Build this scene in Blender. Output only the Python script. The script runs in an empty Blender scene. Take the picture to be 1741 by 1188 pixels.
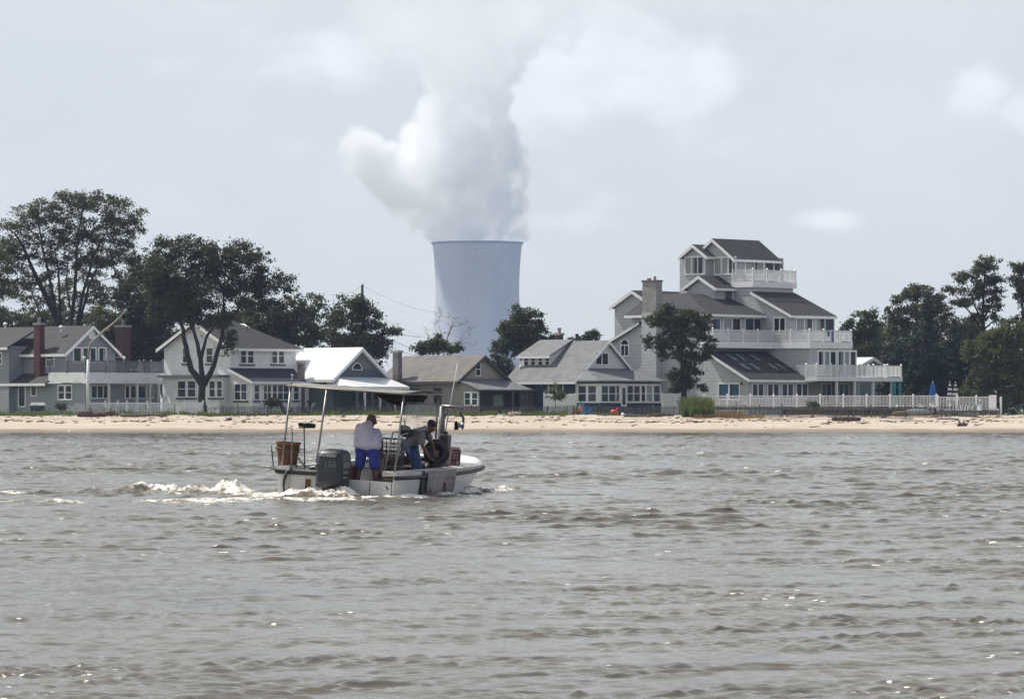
import bpy, bmesh, math, random
import numpy as np
from mathutils import Vector, Matrix, Euler

# ------------------------------------------------------------------ camera, sky, sun, exposure
sc = bpy.context.scene
COL = sc.collection
W, H, F, CX, HY, EYE = 1741.0, 1188.0, 7000.0, 870.5, 697.0, 1.7
cam_d = bpy.data.cameras.new("camera")
cam = bpy.data.objects.new("camera", cam_d)
COL.objects.link(cam)
cam.location = (0, 0, EYE)
cam.rotation_euler = (math.radians(90), 0, 0)
cam_d.sensor_width = 36.0
cam_d.lens = F / W * 36.0
cam_d.shift_y = (HY - H / 2) / W
cam_d.clip_start, cam_d.clip_end = 0.5, 30000.0
sc.camera = cam

SUN_EL, SUN_AZ = math.radians(54), math.radians(-58)      # azimuth from +Y towards +X
world = bpy.data.worlds.new("World")
sc.world = world
world.use_nodes = True
wn, wl = world.node_tree.nodes, world.node_tree.links
wn.clear()
w_out = wn.new("ShaderNodeOutputWorld")
w_bg = wn.new("ShaderNodeBackground")
w_sky = wn.new("ShaderNodeTexSky")
w_sky.sky_type = 'NISHITA'
w_sky.sun_disc = False
w_sky.sun_elevation = SUN_EL
w_sky.sun_rotation = SUN_AZ
w_sky.air_density, w_sky.dust_density, w_sky.ozone_density = 1.0, 3.0, 1.5
w_bg.inputs["Strength"].default_value = 0.1
w_tc = wn.new("ShaderNodeTexCoord")


def W_math(op, a, b=None, c=None):
    n = wn.new("ShaderNodeMath"); n.operation = op
    for i, v in enumerate((a, b, c)):
        if v is None: continue
        if isinstance(v, (int, float)): n.inputs[i].default_value = v
        else: wl.new(v, n.inputs[i])
    return n.outputs[0]


def W_ramp(v, lo, hi):
    n = wn.new("ShaderNodeMapRange"); n.interpolation_type = 'SMOOTHSTEP'
    wl.new(v, n.inputs[0])
    n.inputs[1].default_value, n.inputs[2].default_value = lo, hi
    return n.outputs[0]


w_sep = wn.new("ShaderNodeSeparateXYZ"); wl.new(w_tc.outputs["Generated"], w_sep.inputs[0])
w_noise = wn.new("ShaderNodeTexNoise"); w_noise.inputs["Scale"].default_value = 34.0
w_noise.inputs["Detail"].default_value = 7.0; w_noise.inputs["Roughness"].default_value = 0.55
w_map = wn.new("ShaderNodeMapping"); w_map.inputs["Scale"].default_value = (1, 1, 1.5)
wl.new(w_tc.outputs["Generated"], w_map.inputs[0]); wl.new(w_map.outputs[0], w_noise.inputs["Vector"])
cloud = None
for (px, py, rx, ry, amp) in [(560, 95, 150, 70, .75), (1010, 120, 240, 120, .9), (1190, 120, 130, 80, .6), (480, 118, 110, 45, .45),
                              (700, 60, 160, 110, .6), (890, 50, 160, 90, .7), (940, 380, 90, 28, .55), (1390, 375, 75, 24, .8), (1660, 150, 60, 45, .85),
                              (1745, 190, 70, 60, .6), (1720, 420, 90, 40, .4), (20, 290, 90, 50, .25), (1150, 20, 200, 50, .45), (300, 118, 60, 25, .25)]:
    dx, dz = (px - CX) / F, (HY - py) / F          # a direction of the sky: where this cloud hangs
    a = W_math('DIVIDE', W_math('SUBTRACT', w_sep.outputs[0], dx), rx / F)
    b = W_math('DIVIDE', W_math('SUBTRACT', w_sep.outputs[2], dz), ry / F)
    r2 = W_math('ADD', W_math('MULTIPLY', a, a), W_math('MULTIPLY', b, b))
    m = W_math('MULTIPLY', W_math('EXPONENT', W_math('MULTIPLY', r2, -1.0)), amp)
    cloud = m if cloud is None else W_math('MAXIMUM', cloud, m)
w_n2 = wn.new("ShaderNodeTexNoise"); w_n2.inputs["Scale"].default_value = 5.0; w_n2.inputs["Detail"].default_value = 5.0
wl.new(w_map.outputs[0], w_n2.inputs["Vector"])
w_n3 = wn.new("ShaderNodeTexNoise"); w_n3.inputs["Scale"].default_value = 15.0; w_n3.inputs["Detail"].default_value = 6.0
wl.new(w_map.outputs[0], w_n3.inputs["Vector"])
veil = W_math('ADD', W_math('MULTIPLY', W_ramp(w_n2.outputs[0], 0.25, 0.8), 0.3), W_math('MULTIPLY', W_ramp(w_n3.outputs[0], 0.42, 0.75), 0.42))
puff = W_ramp(W_math('ADD', cloud, W_math('MULTIPLY', W_math('SUBTRACT', w_noise.outputs[0], 0.5), 1.7)), 0.15, 0.95)
w_mix0 = wn.new("ShaderNodeMix"); w_mix0.data_type = 'RGBA'
wl.new(W_math('MULTIPLY_ADD', W_ramp(w_sep.outputs[2], .18, .75), -.55, .82), w_mix0.inputs[0])      # haze thins overhead
w_dot = W_math('ADD', W_math('MULTIPLY', w_sep.outputs[0], math.sin(SUN_AZ)), W_math('MULTIPLY', w_sep.outputs[1], math.cos(SUN_AZ)))
w_glow = wn.new("ShaderNodeMix"); w_glow.data_type = 'RGBA'                 # haze is bright on the sun's side, dull opposite
wl.new(W_ramp(w_dot, -.75, .42), w_glow.inputs[0]); w_glow.inputs[6].default_value = (7.2, 7.4, 8.1, 1); w_glow.inputs[7].default_value = (9.0, 9.15, 7.95, 1)
wl.new(w_sky.outputs[0], w_mix0.inputs[6]); wl.new(w_glow.outputs[2], w_mix0.inputs[7])
w_mix1 = wn.new("ShaderNodeMix"); w_mix1.data_type = 'RGBA'
wl.new(W_math('MULTIPLY', veil, W_ramp(w_dot, -.4, .4)), w_mix1.inputs[0]); wl.new(w_mix0.outputs[2], w_mix1.inputs[6]); w_mix1.inputs[7].default_value = (9.8, 9.9, 9.1, 1)
w_mix2 = wn.new("ShaderNodeMix"); w_mix2.data_type = 'RGBA'
wl.new(W_math('MULTIPLY', W_math('MULTIPLY', puff, W_ramp(w_dot, -.4, .4)), 0.9), w_mix2.inputs[0]); wl.new(w_mix1.outputs[2], w_mix2.inputs[6]); w_mix2.inputs[7].default_value = (12.0, 12.0, 11.2, 1)
wl.new(w_mix2.outputs[2], w_bg.inputs["Color"])
wl.new(w_bg.outputs[0], w_out.inputs["Surface"])

sun_d = bpy.data.lights.new("sun", 'SUN')
sun_d.energy = 5.0
sun_d.angle = math.radians(0.53)
sun_d.color = (1.0, 0.95, 0.88)
sun = bpy.data.objects.new("sun", sun_d)
COL.objects.link(sun)
SUN_DIR = Vector((math.sin(SUN_AZ) * math.cos(SUN_EL), math.cos(SUN_AZ) * math.cos(SUN_EL), math.sin(SUN_EL)))
sun.rotation_euler = SUN_DIR.to_track_quat('Z', 'Y').to_euler()

sc.view_settings.view_transform = 'Standard'
sc.view_settings.look = 'None'
sc.view_settings.exposure = 0.04
sc.view_settings.gamma = 1.0
sc.render.engine = 'CYCLES'
cy = sc.cycles
cy.max_bounces, cy.diffuse_bounces, cy.glossy_bounces = 40, 3, 3
cy.transmission_bounces, cy.volume_bounces, cy.transparent_max_bounces = 4, 40, 12
cy.use_adaptive_sampling = True
cy.adaptive_threshold = 0.02
cy.use_denoising = True
cy.denoiser = 'OPENIMAGEDENOISE'
cy.caustics_reflective = cy.caustics_refractive = False
cy.sample_clamp_indirect = 6.0
cy.volume_step_rate = 1.0
cy.volume_max_steps = 256

# ------------------------------------------------------------------ helpers
rnd = random.Random(7)


def P(px, py, Y):
    """the place at distance Y behind pixel (px, py) of the photograph"""
    return Vector(((px - CX) / F * Y, Y, EYE + (HY - py) / F * Y))


def S(Y): return F / Y


def tag(o, label=None, cat=None, group=None, kind=None):
    if label: o["label"] = label
    if cat: o["category"] = cat
    if group: o["group"] = group
    if kind: o["kind"] = kind
    return o


def empty(name, loc=(0, 0, 0), rz=0.0):
    o = bpy.data.objects.new(name, None)
    o.location = loc
    o.rotation_euler = (0, 0, rz)
    o.empty_display_size = 0.3
    COL.objects.link(o)
    return o


def copy_tree(o, parent=None):
    c = o.copy()
    COL.objects.link(c)
    if parent is not None: c.parent = parent
    for ch in list(o.children): copy_tree(ch, c)
    return c


class MB:
    """collects shapes; build() links them as ONE mesh object"""
    def __init__(self):
        self.v, self.f, self.mi = [], [], []
        self.m = 0

    def add(self, vs, fs):
        n = len(self.v)
        self.v += [tuple(v) for v in vs]
        self.f += [tuple(i + n for i in f) for f in fs]
        self.mi += [self.m] * len(fs)
        return self

    def box(self, x0, x1, y0, y1, z0, z1):
        return self.add([(x0, y0, z0), (x1, y0, z0), (x1, y1, z0), (x0, y1, z0), (x0, y0, z1), (x1, y0, z1), (x1, y1, z1), (x0, y1, z1)],
                        [(0, 3, 2, 1), (4, 5, 6, 7), (0, 1, 5, 4), (1, 2, 6, 5), (2, 3, 7, 6), (3, 0, 4, 7)])

    def prism(self, poly, vec):
        """polygon (3-D points) swept along vec"""
        n = len(poly); vec = Vector(vec)
        a = [Vector(p) for p in poly]; b = [p + vec for p in a]
        return self.add(a + b, [tuple(range(n - 1, -1, -1)), tuple(range(n, 2 * n))] + [(i, (i + 1) % n, n + (i + 1) % n, n + i) for i in range(n)])

    def slab(self, poly, t):
        """roof plane: polygon with thickness t downwards"""
        return self.prism(poly, (0, 0, -t))

    def tube(self, pts, r, seg=8, cap=True):
        pts = [Vector(p) for p in pts]
        rs = r if isinstance(r, (list, tuple)) else [r] * len(pts)
        up = Vector((0.13, 0.21, 1)).normalized()
        rings = []
        nrm = None
        for i, p in enumerate(pts):
            d = (pts[min(i + 1, len(pts) - 1)] - pts[max(i - 1, 0)])
            d = d.normalized() if d.length > 1e-9 else Vector((0, 0, 1))
            if nrm is None:
                nrm = d.cross(up if abs(d.dot(up)) < .95 else Vector((1, 0, 0))).normalized()
            else:
                nrm = (nrm - d * nrm.dot(d))
                nrm = nrm.normalized() if nrm.length > 1e-6 else d.orthogonal().normalized()
            b = d.cross(nrm)
            rings.append([p + (nrm * math.cos(2 * math.pi * k / seg) + b * math.sin(2 * math.pi * k / seg)) * rs[i] for k in range(seg)])
        vs = [v for ring in rings for v in ring]
        fs = []
        for i in range(len(pts) - 1):
            for k in range(seg):
                k2 = (k + 1) % seg
                fs.append((i * seg + k, i * seg + k2, (i + 1) * seg + k2, (i + 1) * seg + k))
        if cap:
            fs.append(tuple(range(seg - 1, -1, -1)))
            e = (len(pts) - 1) * seg
            fs.append(tuple(range(e, e + seg)))
        return self.add(vs, fs)

    def bar(self, a, b, w, d=None):
        """square bar from a to b"""
        d = d or w
        a, b = Vector(a), Vector(b)
        t = (b - a).normalized()
        s = t.cross(Vector((0, 0, 1)))
        s = s.normalized() if s.length > 1e-4 else Vector((1, 0, 0))
        u = s.cross(t)
        q = [s * w / 2 + u * d / 2, -s * w / 2 + u * d / 2, -s * w / 2 - u * d / 2, s * w / 2 - u * d / 2]
        return self.add([a + k for k in q] + [b + k for k in q], [(0, 1, 2, 3), (7, 6, 5, 4)] + [(i, i + 4, (i + 1) % 4 + 4, (i + 1) % 4) for i in range(4)])

    def lathe(self, prof, seg=24, c=(0, 0, 0), axis='Z'):
        vs, fs = [], []
        for (r, z) in prof:
            for k in range(seg):
                a = 2 * math.pi * k / seg
                q = (r * math.cos(a), r * math.sin(a), z)
                if axis == 'X': q = (q[2], q[0], q[1])
                if axis == 'Y': q = (q[1], q[2], q[0])
                vs.append((q[0] + c[0], q[1] + c[1], q[2] + c[2]))
        for i in range(len(prof) - 1):
            for k in range(seg):
                k2 = (k + 1) % seg
                fs.append((i * seg + k, i * seg + k2, (i + 1) * seg + k2, (i + 1) * seg + k))
        return self.add(vs, fs)

    def ball(self, c, r, seg=10, rings=7):
        rx, ry, rz = r if isinstance(r, (tuple, list)) else (r, r, r)
        vs, fs = [], []
        for i in range(rings + 1):
            t = math.pi * i / rings
            for k in range(seg):
                a = 2 * math.pi * k / seg
                vs.append((c[0] + rx * math.sin(t) * math.cos(a), c[1] + ry * math.sin(t) * math.sin(a), c[2] - rz * math.cos(t)))
        for i in range(rings):
            for k in range(seg):
                k2 = (k + 1) % seg
                fs.append((i * seg + k, i * seg + k2, (i + 1) * seg + k2, (i + 1) * seg + k))
        return self.add(vs, fs)

    def build(self, name, mat, parent=None, smooth=False, bevel=0.0):
        me = bpy.data.meshes.new(name)
        me.from_pydata(self.v, [], self.f)
        mats = mat if isinstance(mat, (list, tuple)) else [mat]
        for m in mats: me.materials.append(m)
        if len(mats) > 1: me.polygons.foreach_set("material_index", self.mi)
        if smooth: me.polygons.foreach_set("use_smooth", [True] * len(me.polygons))
        bm = bmesh.new(); bm.from_mesh(me)
        bmesh.ops.recalc_face_normals(bm, faces=bm.faces)
        bm.to_mesh(me); bm.free()
        me.update()
        o = bpy.data.objects.new(name, me)
        COL.objects.link(o)
        if parent is not None: o.parent = parent
        if bevel > 0:
            b = o.modifiers.new("bevel", 'BEVEL'); b.width = bevel; b.segments = 2; b.limit_method = 'ANGLE'; b.angle_limit = math.radians(40)
        return o


# ------------------------------------------------------------------ materials
def srgb(r, g, b):
    f = lambda c: (c / 255 / 12.92) if c / 255 <= 0.04045 else ((c / 255 + 0.055) / 1.055) ** 2.4
    return (f(r), f(g), f(b), 1)


class NT:
    def __init__(self, name):
        self.mat = bpy.data.materials.new(name)
        self.mat.use_nodes = True
        self.t = self.mat.node_tree
        self.n, self.l = self.t.nodes, self.t.links
        self.b = self.n["Principled BSDF"]
        self.out = self.n["Material Output"]

    def node(self, typ, **kw):
        nd = self.n.new(typ)
        for k, v in kw.items(): setattr(nd, k, v)
        return nd

    def inp(self, nd, i, v):
        if hasattr(v, "is_output") or isinstance(v, bpy.types.NodeSocket): self.l.new(v, nd.inputs[i])
        else: nd.inputs[i].default_value = v
        return nd

    def math(self, op, *a):
        nd = self.node("ShaderNodeMath", operation=op)
        for i, v in enumerate(a): self.inp(nd, i, v)
        return nd.outputs[0]

    def ramp(self, v, lo, hi, a=0.0, b=1.0):
        nd = self.node("ShaderNodeMapRange"); nd.interpolation_type = 'SMOOTHSTEP'
        self.inp(nd, 0, v)
        for i, q in enumerate((lo, hi, a, b)): nd.inputs[i + 1].default_value = q
        return nd.outputs[0]

    def mix(self, f, a, b):
        nd = self.node("ShaderNodeMix", data_type='RGBA')
        self.inp(nd, 0, f); self.inp(nd, 6, a); self.inp(nd, 7, b)
        return nd.outputs[2]

    def noise(self, scale, detail=4, rough=.5, coord="Object", stretch=None):
        tc = self.node("ShaderNodeTexCoord")
        v = tc.outputs[coord]
        if stretch:
            m = self.node("ShaderNodeMapping"); self.l.new(v, m.inputs[0]); m.inputs["Scale"].default_value = stretch; v = m.outputs[0]
        nd = self.node("ShaderNodeTexNoise")
        self.l.new(v, nd.inputs["Vector"])
        nd.inputs["Scale"].default_value = scale; nd.inputs["Detail"].default_value = detail; nd.inputs["Roughness"].default_value = rough
        return nd.outputs[0]

    def bump(self, h, strength=.3, dist=.02):
        nd = self.node("ShaderNodeBump")
        nd.inputs["Strength"].default_value = strength; nd.inputs["Distance"].default_value = dist
        self.l.new(h, nd.inputs["Height"]); self.l.new(nd.outputs[0], self.b.inputs["Normal"])


def mat(name, col, rough=.6, var=.15, scale=3.0, metal=0.0, bump=0.0, spec=.5, stretch=None, dirt=None, dirt_amt=.5, dirt_scale=1.2):
    m = NT(name)
    c = col if len(col) == 4 else (*col, 1)
    dark = tuple(x * (1 - var) for x in c[:3]) + (1,)
    lite = tuple(min(1, x * (1 + var)) for x in c[:3]) + (1,)
    n = m.noise(scale, 5, .6, stretch=stretch)
    out = m.mix(m.ramp(n, .3, .7), dark, lite)
    if dirt:
        d = m.noise(dirt_scale, 6, .65)
        out = m.mix(m.ramp(d, .5, .72, 0, dirt_amt), out, (*dirt[:3], 1))
    m.inp(m.b, "Base Color", out)
    m.b.inputs["Roughness"].default_value = rough
    m.b.inputs["Metallic"].default_value = metal
    m.b.inputs["Specular IOR Level"].default_value = spec
    if bump: m.bump(n, bump, .02)
    return m.mat


def siding(name, col, pitch=.2, depth=.35, var=.06, dirt=None):
    """lapped boards: each board a slope in the bump, its lower edge a dark joint"""
    m = NT(name)
    tc = m.node("ShaderNodeTexCoord"); sp = m.node("ShaderNodeSeparateXYZ"); m.l.new(tc.outputs["Object"], sp.inputs[0])
    fr = m.math('FRACT', m.math('DIVIDE', sp.outputs[2], pitch))
    c = (*col[:3], 1)
    n = m.noise(1.3, 6, .6)
    n2 = m.noise(5, 3, .5, stretch=(1, 1, 6))
    base = m.mix(m.ramp(n, .3, .7), tuple(x * (1 - var) for x in c[:3]) + (1,), tuple(min(1, x * (1 + var)) for x in c[:3]) + (1,))
    base = m.mix(m.ramp(n2, .3, .8, 0, .25), base, tuple(x * .82 for x in c[:3]) + (1,))
    if dirt: base = m.mix(m.ramp(m.noise(.9, 6, .7), .52, .75, 0, .6), base, (*dirt[:3], 1))
    base = m.mix(m.ramp(fr, .16, .04, 0, depth), base, tuple(x * .45 for x in c[:3]) + (1,))
    m.inp(m.b, "Base Color", base)
    m.b.inputs["Roughness"].default_value = .6
    m.bump(m.math('SUBTRACT', 1.0, fr), .5, .03)
    return m.mat


def shingles(name, col, var=.25):
    m = NT(name)
    c = col[:3]
    n = m.noise(1.0, 6, .65)
    n2 = m.noise(14, 3, .6, stretch=(1, 1, 3))
    base = m.mix(m.ramp(n, .3, .7), tuple(x * (1 - var) for x in c) + (1,), tuple(x * (1 + var) for x in c) + (1,))
    base = m.mix(m.ramp(n2, .35, .7, 0, .55), base, tuple(x * .7 for x in c) + (1,))
    tc = m.node("ShaderNodeTexCoord"); sp = m.node("ShaderNodeSeparateXYZ"); m.l.new(tc.outputs["Object"], sp.inputs[0])
    fr = m.math('FRACT', m.math('DIVIDE', sp.outputs[2], .11))
    base = m.mix(m.ramp(fr, .25, .05, 0, .4), base, tuple(x * .5 for x in c) + (1,))
    m.inp(m.b, "Base Color", base)
    m.b.inputs["Roughness"].default_value = .85
    m.bump(n2, .4, .02)
    return m.mat


M = {}
M['white'] = mat("white_paint", (.82, .82, .82), .5, .06, 2, dirt=(.5, .49, .46), dirt_amt=.35)
M['trim'] = mat("white_trim", (.84, .84, .84), .5, .05, 3)
M['concrete'] = None
M['dark_metal'] = mat("dark_metal", (.045, .045, .05), .45, .2, 6)
M['steel'] = mat("galvanised_steel", (.27, .27, .27), .45, .25, 8, metal=.7)
M['brick'] = mat("red_brick", (.10, .032, .03), .8, .35, 9, bump=.4)
M['brick_dark'] = mat("brown_brick", (.075, .035, .03), .8, .35, 9, bump=.4)
M['brick_grey'] = mat("grey_brick", (.15, .13, .12), .8, .3, 9, bump=.4)
M['stone'] = mat("chimney_stone", (.30, .29, .28), .85, .3, 5, bump=.5, dirt=(.12, .115, .11), dirt_amt=.5, dirt_scale=1.6)
M['bark'] = mat("bark", (.022, .018, .015), .9, .4, 6, bump=.6, stretch=(1, 1, .3))
M['bark_grey'] = mat("bleached_wood", (.30, .26, .22), .85, .3, 6, bump=.5, stretch=(1, 1, .3))
M['drift'] = mat("driftwood", (.085, .058, .045), .9, .5, 5, bump=.6)
M['drift_pale'] = mat("pale_driftwood", (.42, .36, .30), .9, .35, 5, bump=.5)
M['wood_grey'] = mat("weathered_fence_wood", (.115, .105, .095), .9, .35, 7, stretch=(1, 1, .2))
M['wood_deck'] = mat("weathered_deck_wood", (.14, .12, .105), .85, .3, 4)


def glass_mat(name, col, rough=.08, curtain=None):
    m = NT(name)
    n = m.noise(.9, 2, .5)
    c = m.mix(m.ramp(n, .35, .65), tuple(x * .6 for x in col[:3]) + (1,), (*col[:3], 1))
    if curtain:
        tc = m.node("ShaderNodeTexCoord"); sp = m.node("ShaderNodeSeparateXYZ"); m.l.new(tc.outputs["Object"], sp.inputs[0])
        w = m.math('ADD', sp.outputs[0], sp.outputs[1])
        k = m.math('SINE', m.math('MULTIPLY', w, 26.0))
        wide = m.noise(.55, 1, .5, stretch=(1, 1, .02))
        fold = m.mix(m.ramp(k, -1, 1), tuple(x * .7 for x in curtain) + (1,), (*curtain, 1))
        c = m.mix(m.ramp(wide, .46, .5), c, fold)
    m.inp(m.b, "Base Color", c)
    m.b.inputs["Roughness"].default_value = rough
    m.b.inputs["Specular IOR Level"].default_value = .28
    return m.mat


M['glass'] = glass_mat("dark_window_glass", (.018, .024, .032))
M['glass_soft'] = glass_mat("window_glass_with_blinds", (.06, .075, .085), .12)
M['glass_teal'] = glass_mat("green_reflecting_glass", (.05, .085, .085), .1)
M['glass_curtain'] = glass_mat("glass_with_curtains", (.03, .04, .05), .1, (.34, .37, .36))
M['glass_blue'] = glass_mat("glass_with_blue_curtain", (.02, .026, .035), .1, (.06, .13, .2))

# ------------------------------------------------------------------ water
BOAT_Y, BOAT_PX, BOAT_PSI = 80.0, 569.0, math.radians(20.0)
BOAT_X = (BOAT_PX - CX) / F * BOAT_Y


def make_water():
    rng = np.random.default_rng(11)
    d = [-80, -40, -10, 5, 12, 17]
    q = 20.0
    while q < 322.0:
        d.append(q)
        q += (0.028 + (q - 20) * 0.0009) * (0.8 if 74 < q < 90 else 1.0)
    d = np.array(d, dtype=np.float64)
    inner = np.linspace(-1.0, 1.0, 840) * 0.195
    outer = np.array([.205, .22, .25, .3, .42, .65, 1.0, 2.0, 4.0])
    c = np.concatenate([-outer[::-1], inner, outer])
    wid = np.maximum(d, 20.0)
    X = (wid[:, None] * c[None, :])
    Y = np.repeat(d[:, None], len(c), 1)
    fade_c = np.clip((.215 - np.abs(c)) / .02, 0, 1)[None, :] * np.clip((d - 17) / 3, 0, 1)[:, None]
    ddx = np.gradient(d)[:, None]
    Z = np.zeros_like(X); DX = np.zeros_like(X); DY = np.zeros_like(X)
    # slow modulation: gusts make rougher and calmer patches
    gust = 1 + .35 * np.sin(X * .11 + Y * .045 + 1.3) * np.sin(Y * .083 - X * .05 + .4) + .2 * np.sin(X * .31 - Y * .17)
    env = np.zeros_like(X)
    for lam_, sd in ((.7, .9), (1.1, 1.0), (1.7, 1.0), (2.6, .9), (5.5, .8)):
        for _ in range(3):
            an = rng.normal(0, .7); kk = 2 * math.pi / lam_
            env += np.sin(X * .55 * kk * math.sin(an) * 1.6 - Y * kk * math.cos(an) * .8 + rng.uniform(0, 6.28)) * sd / 4.6
    gust = gust * np.clip(.78 + .75 * env, .28, 1.65)          # crests come in groups with smooth water between
    wx = X + .5 * np.sin(Y * .33 + X * .21) + .25 * np.sin(Y * .9 - X * .7 + 2)
    wy = Y + .5 * np.sin(X * .41 - Y * .17 + 1) + .25 * np.sin(X * 1.1 + Y * .6)
    specs = []
    for lam in np.geomspace(.085, 1.7, 90):
        specs.append((lam * rng.uniform(.93, 1.07), rng.normal(0, .62), .0051 * lam ** .84 * rng.uniform(.5, 1.5)))
    for lam in (5.0, 7.5):
        specs.append((lam, rng.normal(0.1, .2), .004))
    for lam, ang, a in specs:
        k = 2 * math.pi / lam
        kx, ky = k * math.sin(ang), -k * math.cos(ang)
        att = np.clip((lam / np.maximum(ddx, 1e-3) - 2.2) / 2.0, 0, 1)
        rows = np.where(att[:, 0] > 0)[0]
        if len(rows) == 0: continue
        r0, r1 = rows[0], rows[-1] + 1
        ph = kx * wx[r0:r1] + ky * wy[r0:r1] + rng.uniform(0, 6.28)
        A = a * att[r0:r1] * gust[r0:r1]
        L0 = np.clip(.27 + (Y[r0:r1] - 24) / 56 * .45, .27, .80)     # the sheltered water close by carries only the short chop
        A = A * np.clip(1.02 + (Y[r0:r1] - 40) / 190, 1.02, 1.5) * (.05 + .95 * np.exp(-(np.maximum(0, lam - L0) / (.40 * L0)) ** 2))
        Z[r0:r1] += A * np.sin(ph)
        ch = .95 * A * np.cos(ph)
        DX[r0:r1] += ch * kx / k; DY[r0:r1] += ch * ky / k
    # the boat's wake, in the boat's own frame (bx to starboard, by ahead)
    cs, sn = math.cos(BOAT_PSI), math.sin(BOAT_PSI)
    rx, ry = X - BOAT_X, Y - BOAT_Y
    bx, by = rx * cs - ry * sn, rx * sn + ry * cs

    def vnoise(x, y, seed):
        r2 = np.random.default_rng(seed)
        t = np.zeros_like(x); amp = 1.0; tot = 0
        for o in range(5):
            for _ in range(4):
                a, fr, p = r2.uniform(0, 6.28), (1.6 * 1.9 ** o) * r2.uniform(.7, 1.3), r2.uniform(0, 6.28)
                t += amp * np.sin(x * math.cos(a) * fr + y * math.sin(a) * fr + p + 1.3 * np.sin(x * fr * .37 - y * fr * .29 + p * 2))
            tot += amp * 2.2; amp *= .68
        return t / tot
    near = (Y > 68) & (Y < 92) & (np.abs(X) < 12)
    N1 = np.zeros_like(X); N2 = np.zeros_like(X)
    N1[near] = vnoise(X[near] * 1.2, Y[near] * .9, 3)
    N2[near] = vnoise(X[near] * 3.4 + 9, Y[near] * 2.4, 5)
    foam_glint = np.zeros_like(X)

    def patch(px, py, rx_, ry_, hgt, fm, depth=None):
        """a churned hump of water lying at the spot behind pixel (px, py)"""
        nonlocal Z, foam_glint
        Yc = depth or EYE * F / (py - HY)
        Xc = (px - CX) / F * Yc
        g = np.exp(-(((X - Xc) / rx_) ** 2 + ((Y - Yc) / ry_) ** 2))
        Z += g * hgt * (.62 if 78.5 < Yc < 80.5 else .95) * (.9 + .9 * N1 + 1.25 * N2) * fade_c
        foam_glint = np.maximum(foam_glint, g * fm)
    # stern wash and the quarter wave that runs out to the left
    patch(285, 840, 1.0, 1.0, .17, 1.0, 84.5)
    patch(330, 842, .8, .8, .10, .8, 83.0)
    patch(200, 842, 1.0, .5, .07, .42, 84.0)
    patch(395, 838, .55, .7, .16, 1.0, 82.5)
    patch(430, 843, .6, .8, .08, .8, 81)
    patch(450, 845, .5, .7, .13, .95, 80.2)
    patch(330, 858, 1.3, 1.6, .03, .82, 76.6)
    patch(400, 857, 1.2, 1.4, .03, .9, 77)
    patch(490, 852, .6, .5, .14, 1.0, 79.4)
    patch(545, 850, .45, .5, .18, 1.0, 79.3)
    patch(590, 853, .4, .5, .14, 1.0, 79.2)
    patch(640, 855, .5, .5, .09, 1.0, 78.9)
    patch(700, 853, .6, .5, .07, .9, 79.6)
    patch(530, 860, 1.4, 1.2, .03, .85, 77.4)
    patch(760, 850, .4, .5, .08, .85, 81.6)
    patch(800, 838, .4, .5, .12, 1.0, 83.6)
    patch(845, 836, .5, .5, .12, .95, 84.2)
    patch(905, 836, .35, .4, .08, .75, 84.6)
    patch(800, 850, .35, .5, .06, .8, 80.6)
    patch(30, 840, .6, .5, .08, .75, 83.5)
    patch(100, 860, .55, .6, .07, .95, 74.5)
    patch(10, 858, .35, .4, .05, .7, 75)
    # sun glints painted as small white flecks on the highest crests
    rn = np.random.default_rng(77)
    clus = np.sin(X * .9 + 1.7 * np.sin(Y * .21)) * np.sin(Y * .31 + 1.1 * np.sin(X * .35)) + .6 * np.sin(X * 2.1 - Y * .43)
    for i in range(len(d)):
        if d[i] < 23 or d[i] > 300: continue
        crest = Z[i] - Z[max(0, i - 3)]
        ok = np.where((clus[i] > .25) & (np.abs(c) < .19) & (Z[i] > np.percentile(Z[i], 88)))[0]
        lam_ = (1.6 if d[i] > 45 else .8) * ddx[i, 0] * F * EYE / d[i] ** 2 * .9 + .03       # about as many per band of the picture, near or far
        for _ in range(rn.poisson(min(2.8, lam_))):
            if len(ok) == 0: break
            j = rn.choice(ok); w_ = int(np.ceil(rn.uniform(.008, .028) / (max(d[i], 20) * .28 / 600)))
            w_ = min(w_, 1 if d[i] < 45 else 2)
            foam_glint[i, max(0, j - w_):j + w_ + 1] = np.maximum(foam_glint[i, max(0, j - w_):j + w_ + 1], rn.uniform(.8, 1.25))
    # smooth slick behind the quarter wave
    slick = np.exp(-(((X - (170 - CX) / F * 79) / 2.6) ** 2 + ((Y - 79.0) / 1.5) ** 2))
    Z *= (1 - .75 * slick)
    # ring wave that spreads from the bow
    Z *= np.where(near, 1.0, 1.0)
    lie = np.clip((322 - Y) / 30, .25, 1.0)
    Z *= fade_c * lie; DX *= fade_c; DY *= fade_c
    X = X + DX; Y = Y + DY
    nr, nc = X.shape
    co = np.empty((nr * nc, 3), dtype=np.float32)
    co[:, 0], co[:, 1], co[:, 2] = X.ravel(), Y.ravel(), Z.ravel()
    me = bpy.data.meshes.new("water")
    i = np.arange(nr * nc, dtype=np.int32).reshape(nr, nc)
    quads = np.stack([i[:-1, :-1], i[:-1, 1:], i[1:, 1:], i[1:, :-1]], -1).reshape(-1, 4)
    me.vertices.add(len(co)); me.vertices.foreach_set("co", co.ravel())
    me.loops.add(quads.size); me.loops.foreach_set("vertex_index", quads.ravel())
    me.polygons.add(len(quads))
    me.polygons.foreach_set("loop_start", np.arange(0, quads.size, 4, dtype=np.int32))
    me.polygons.foreach_set("use_smooth", np.ones(len(quads), dtype=bool))
    at = me.attributes.new("foam_glint", 'FLOAT', 'POINT')  # mask of wake froth and painted glint flecks, both coloured white
    fo = np.clip(foam_glint, 0, 1.3) * np.clip(1.0 + 0.0 * N1, 0, 1)
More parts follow.
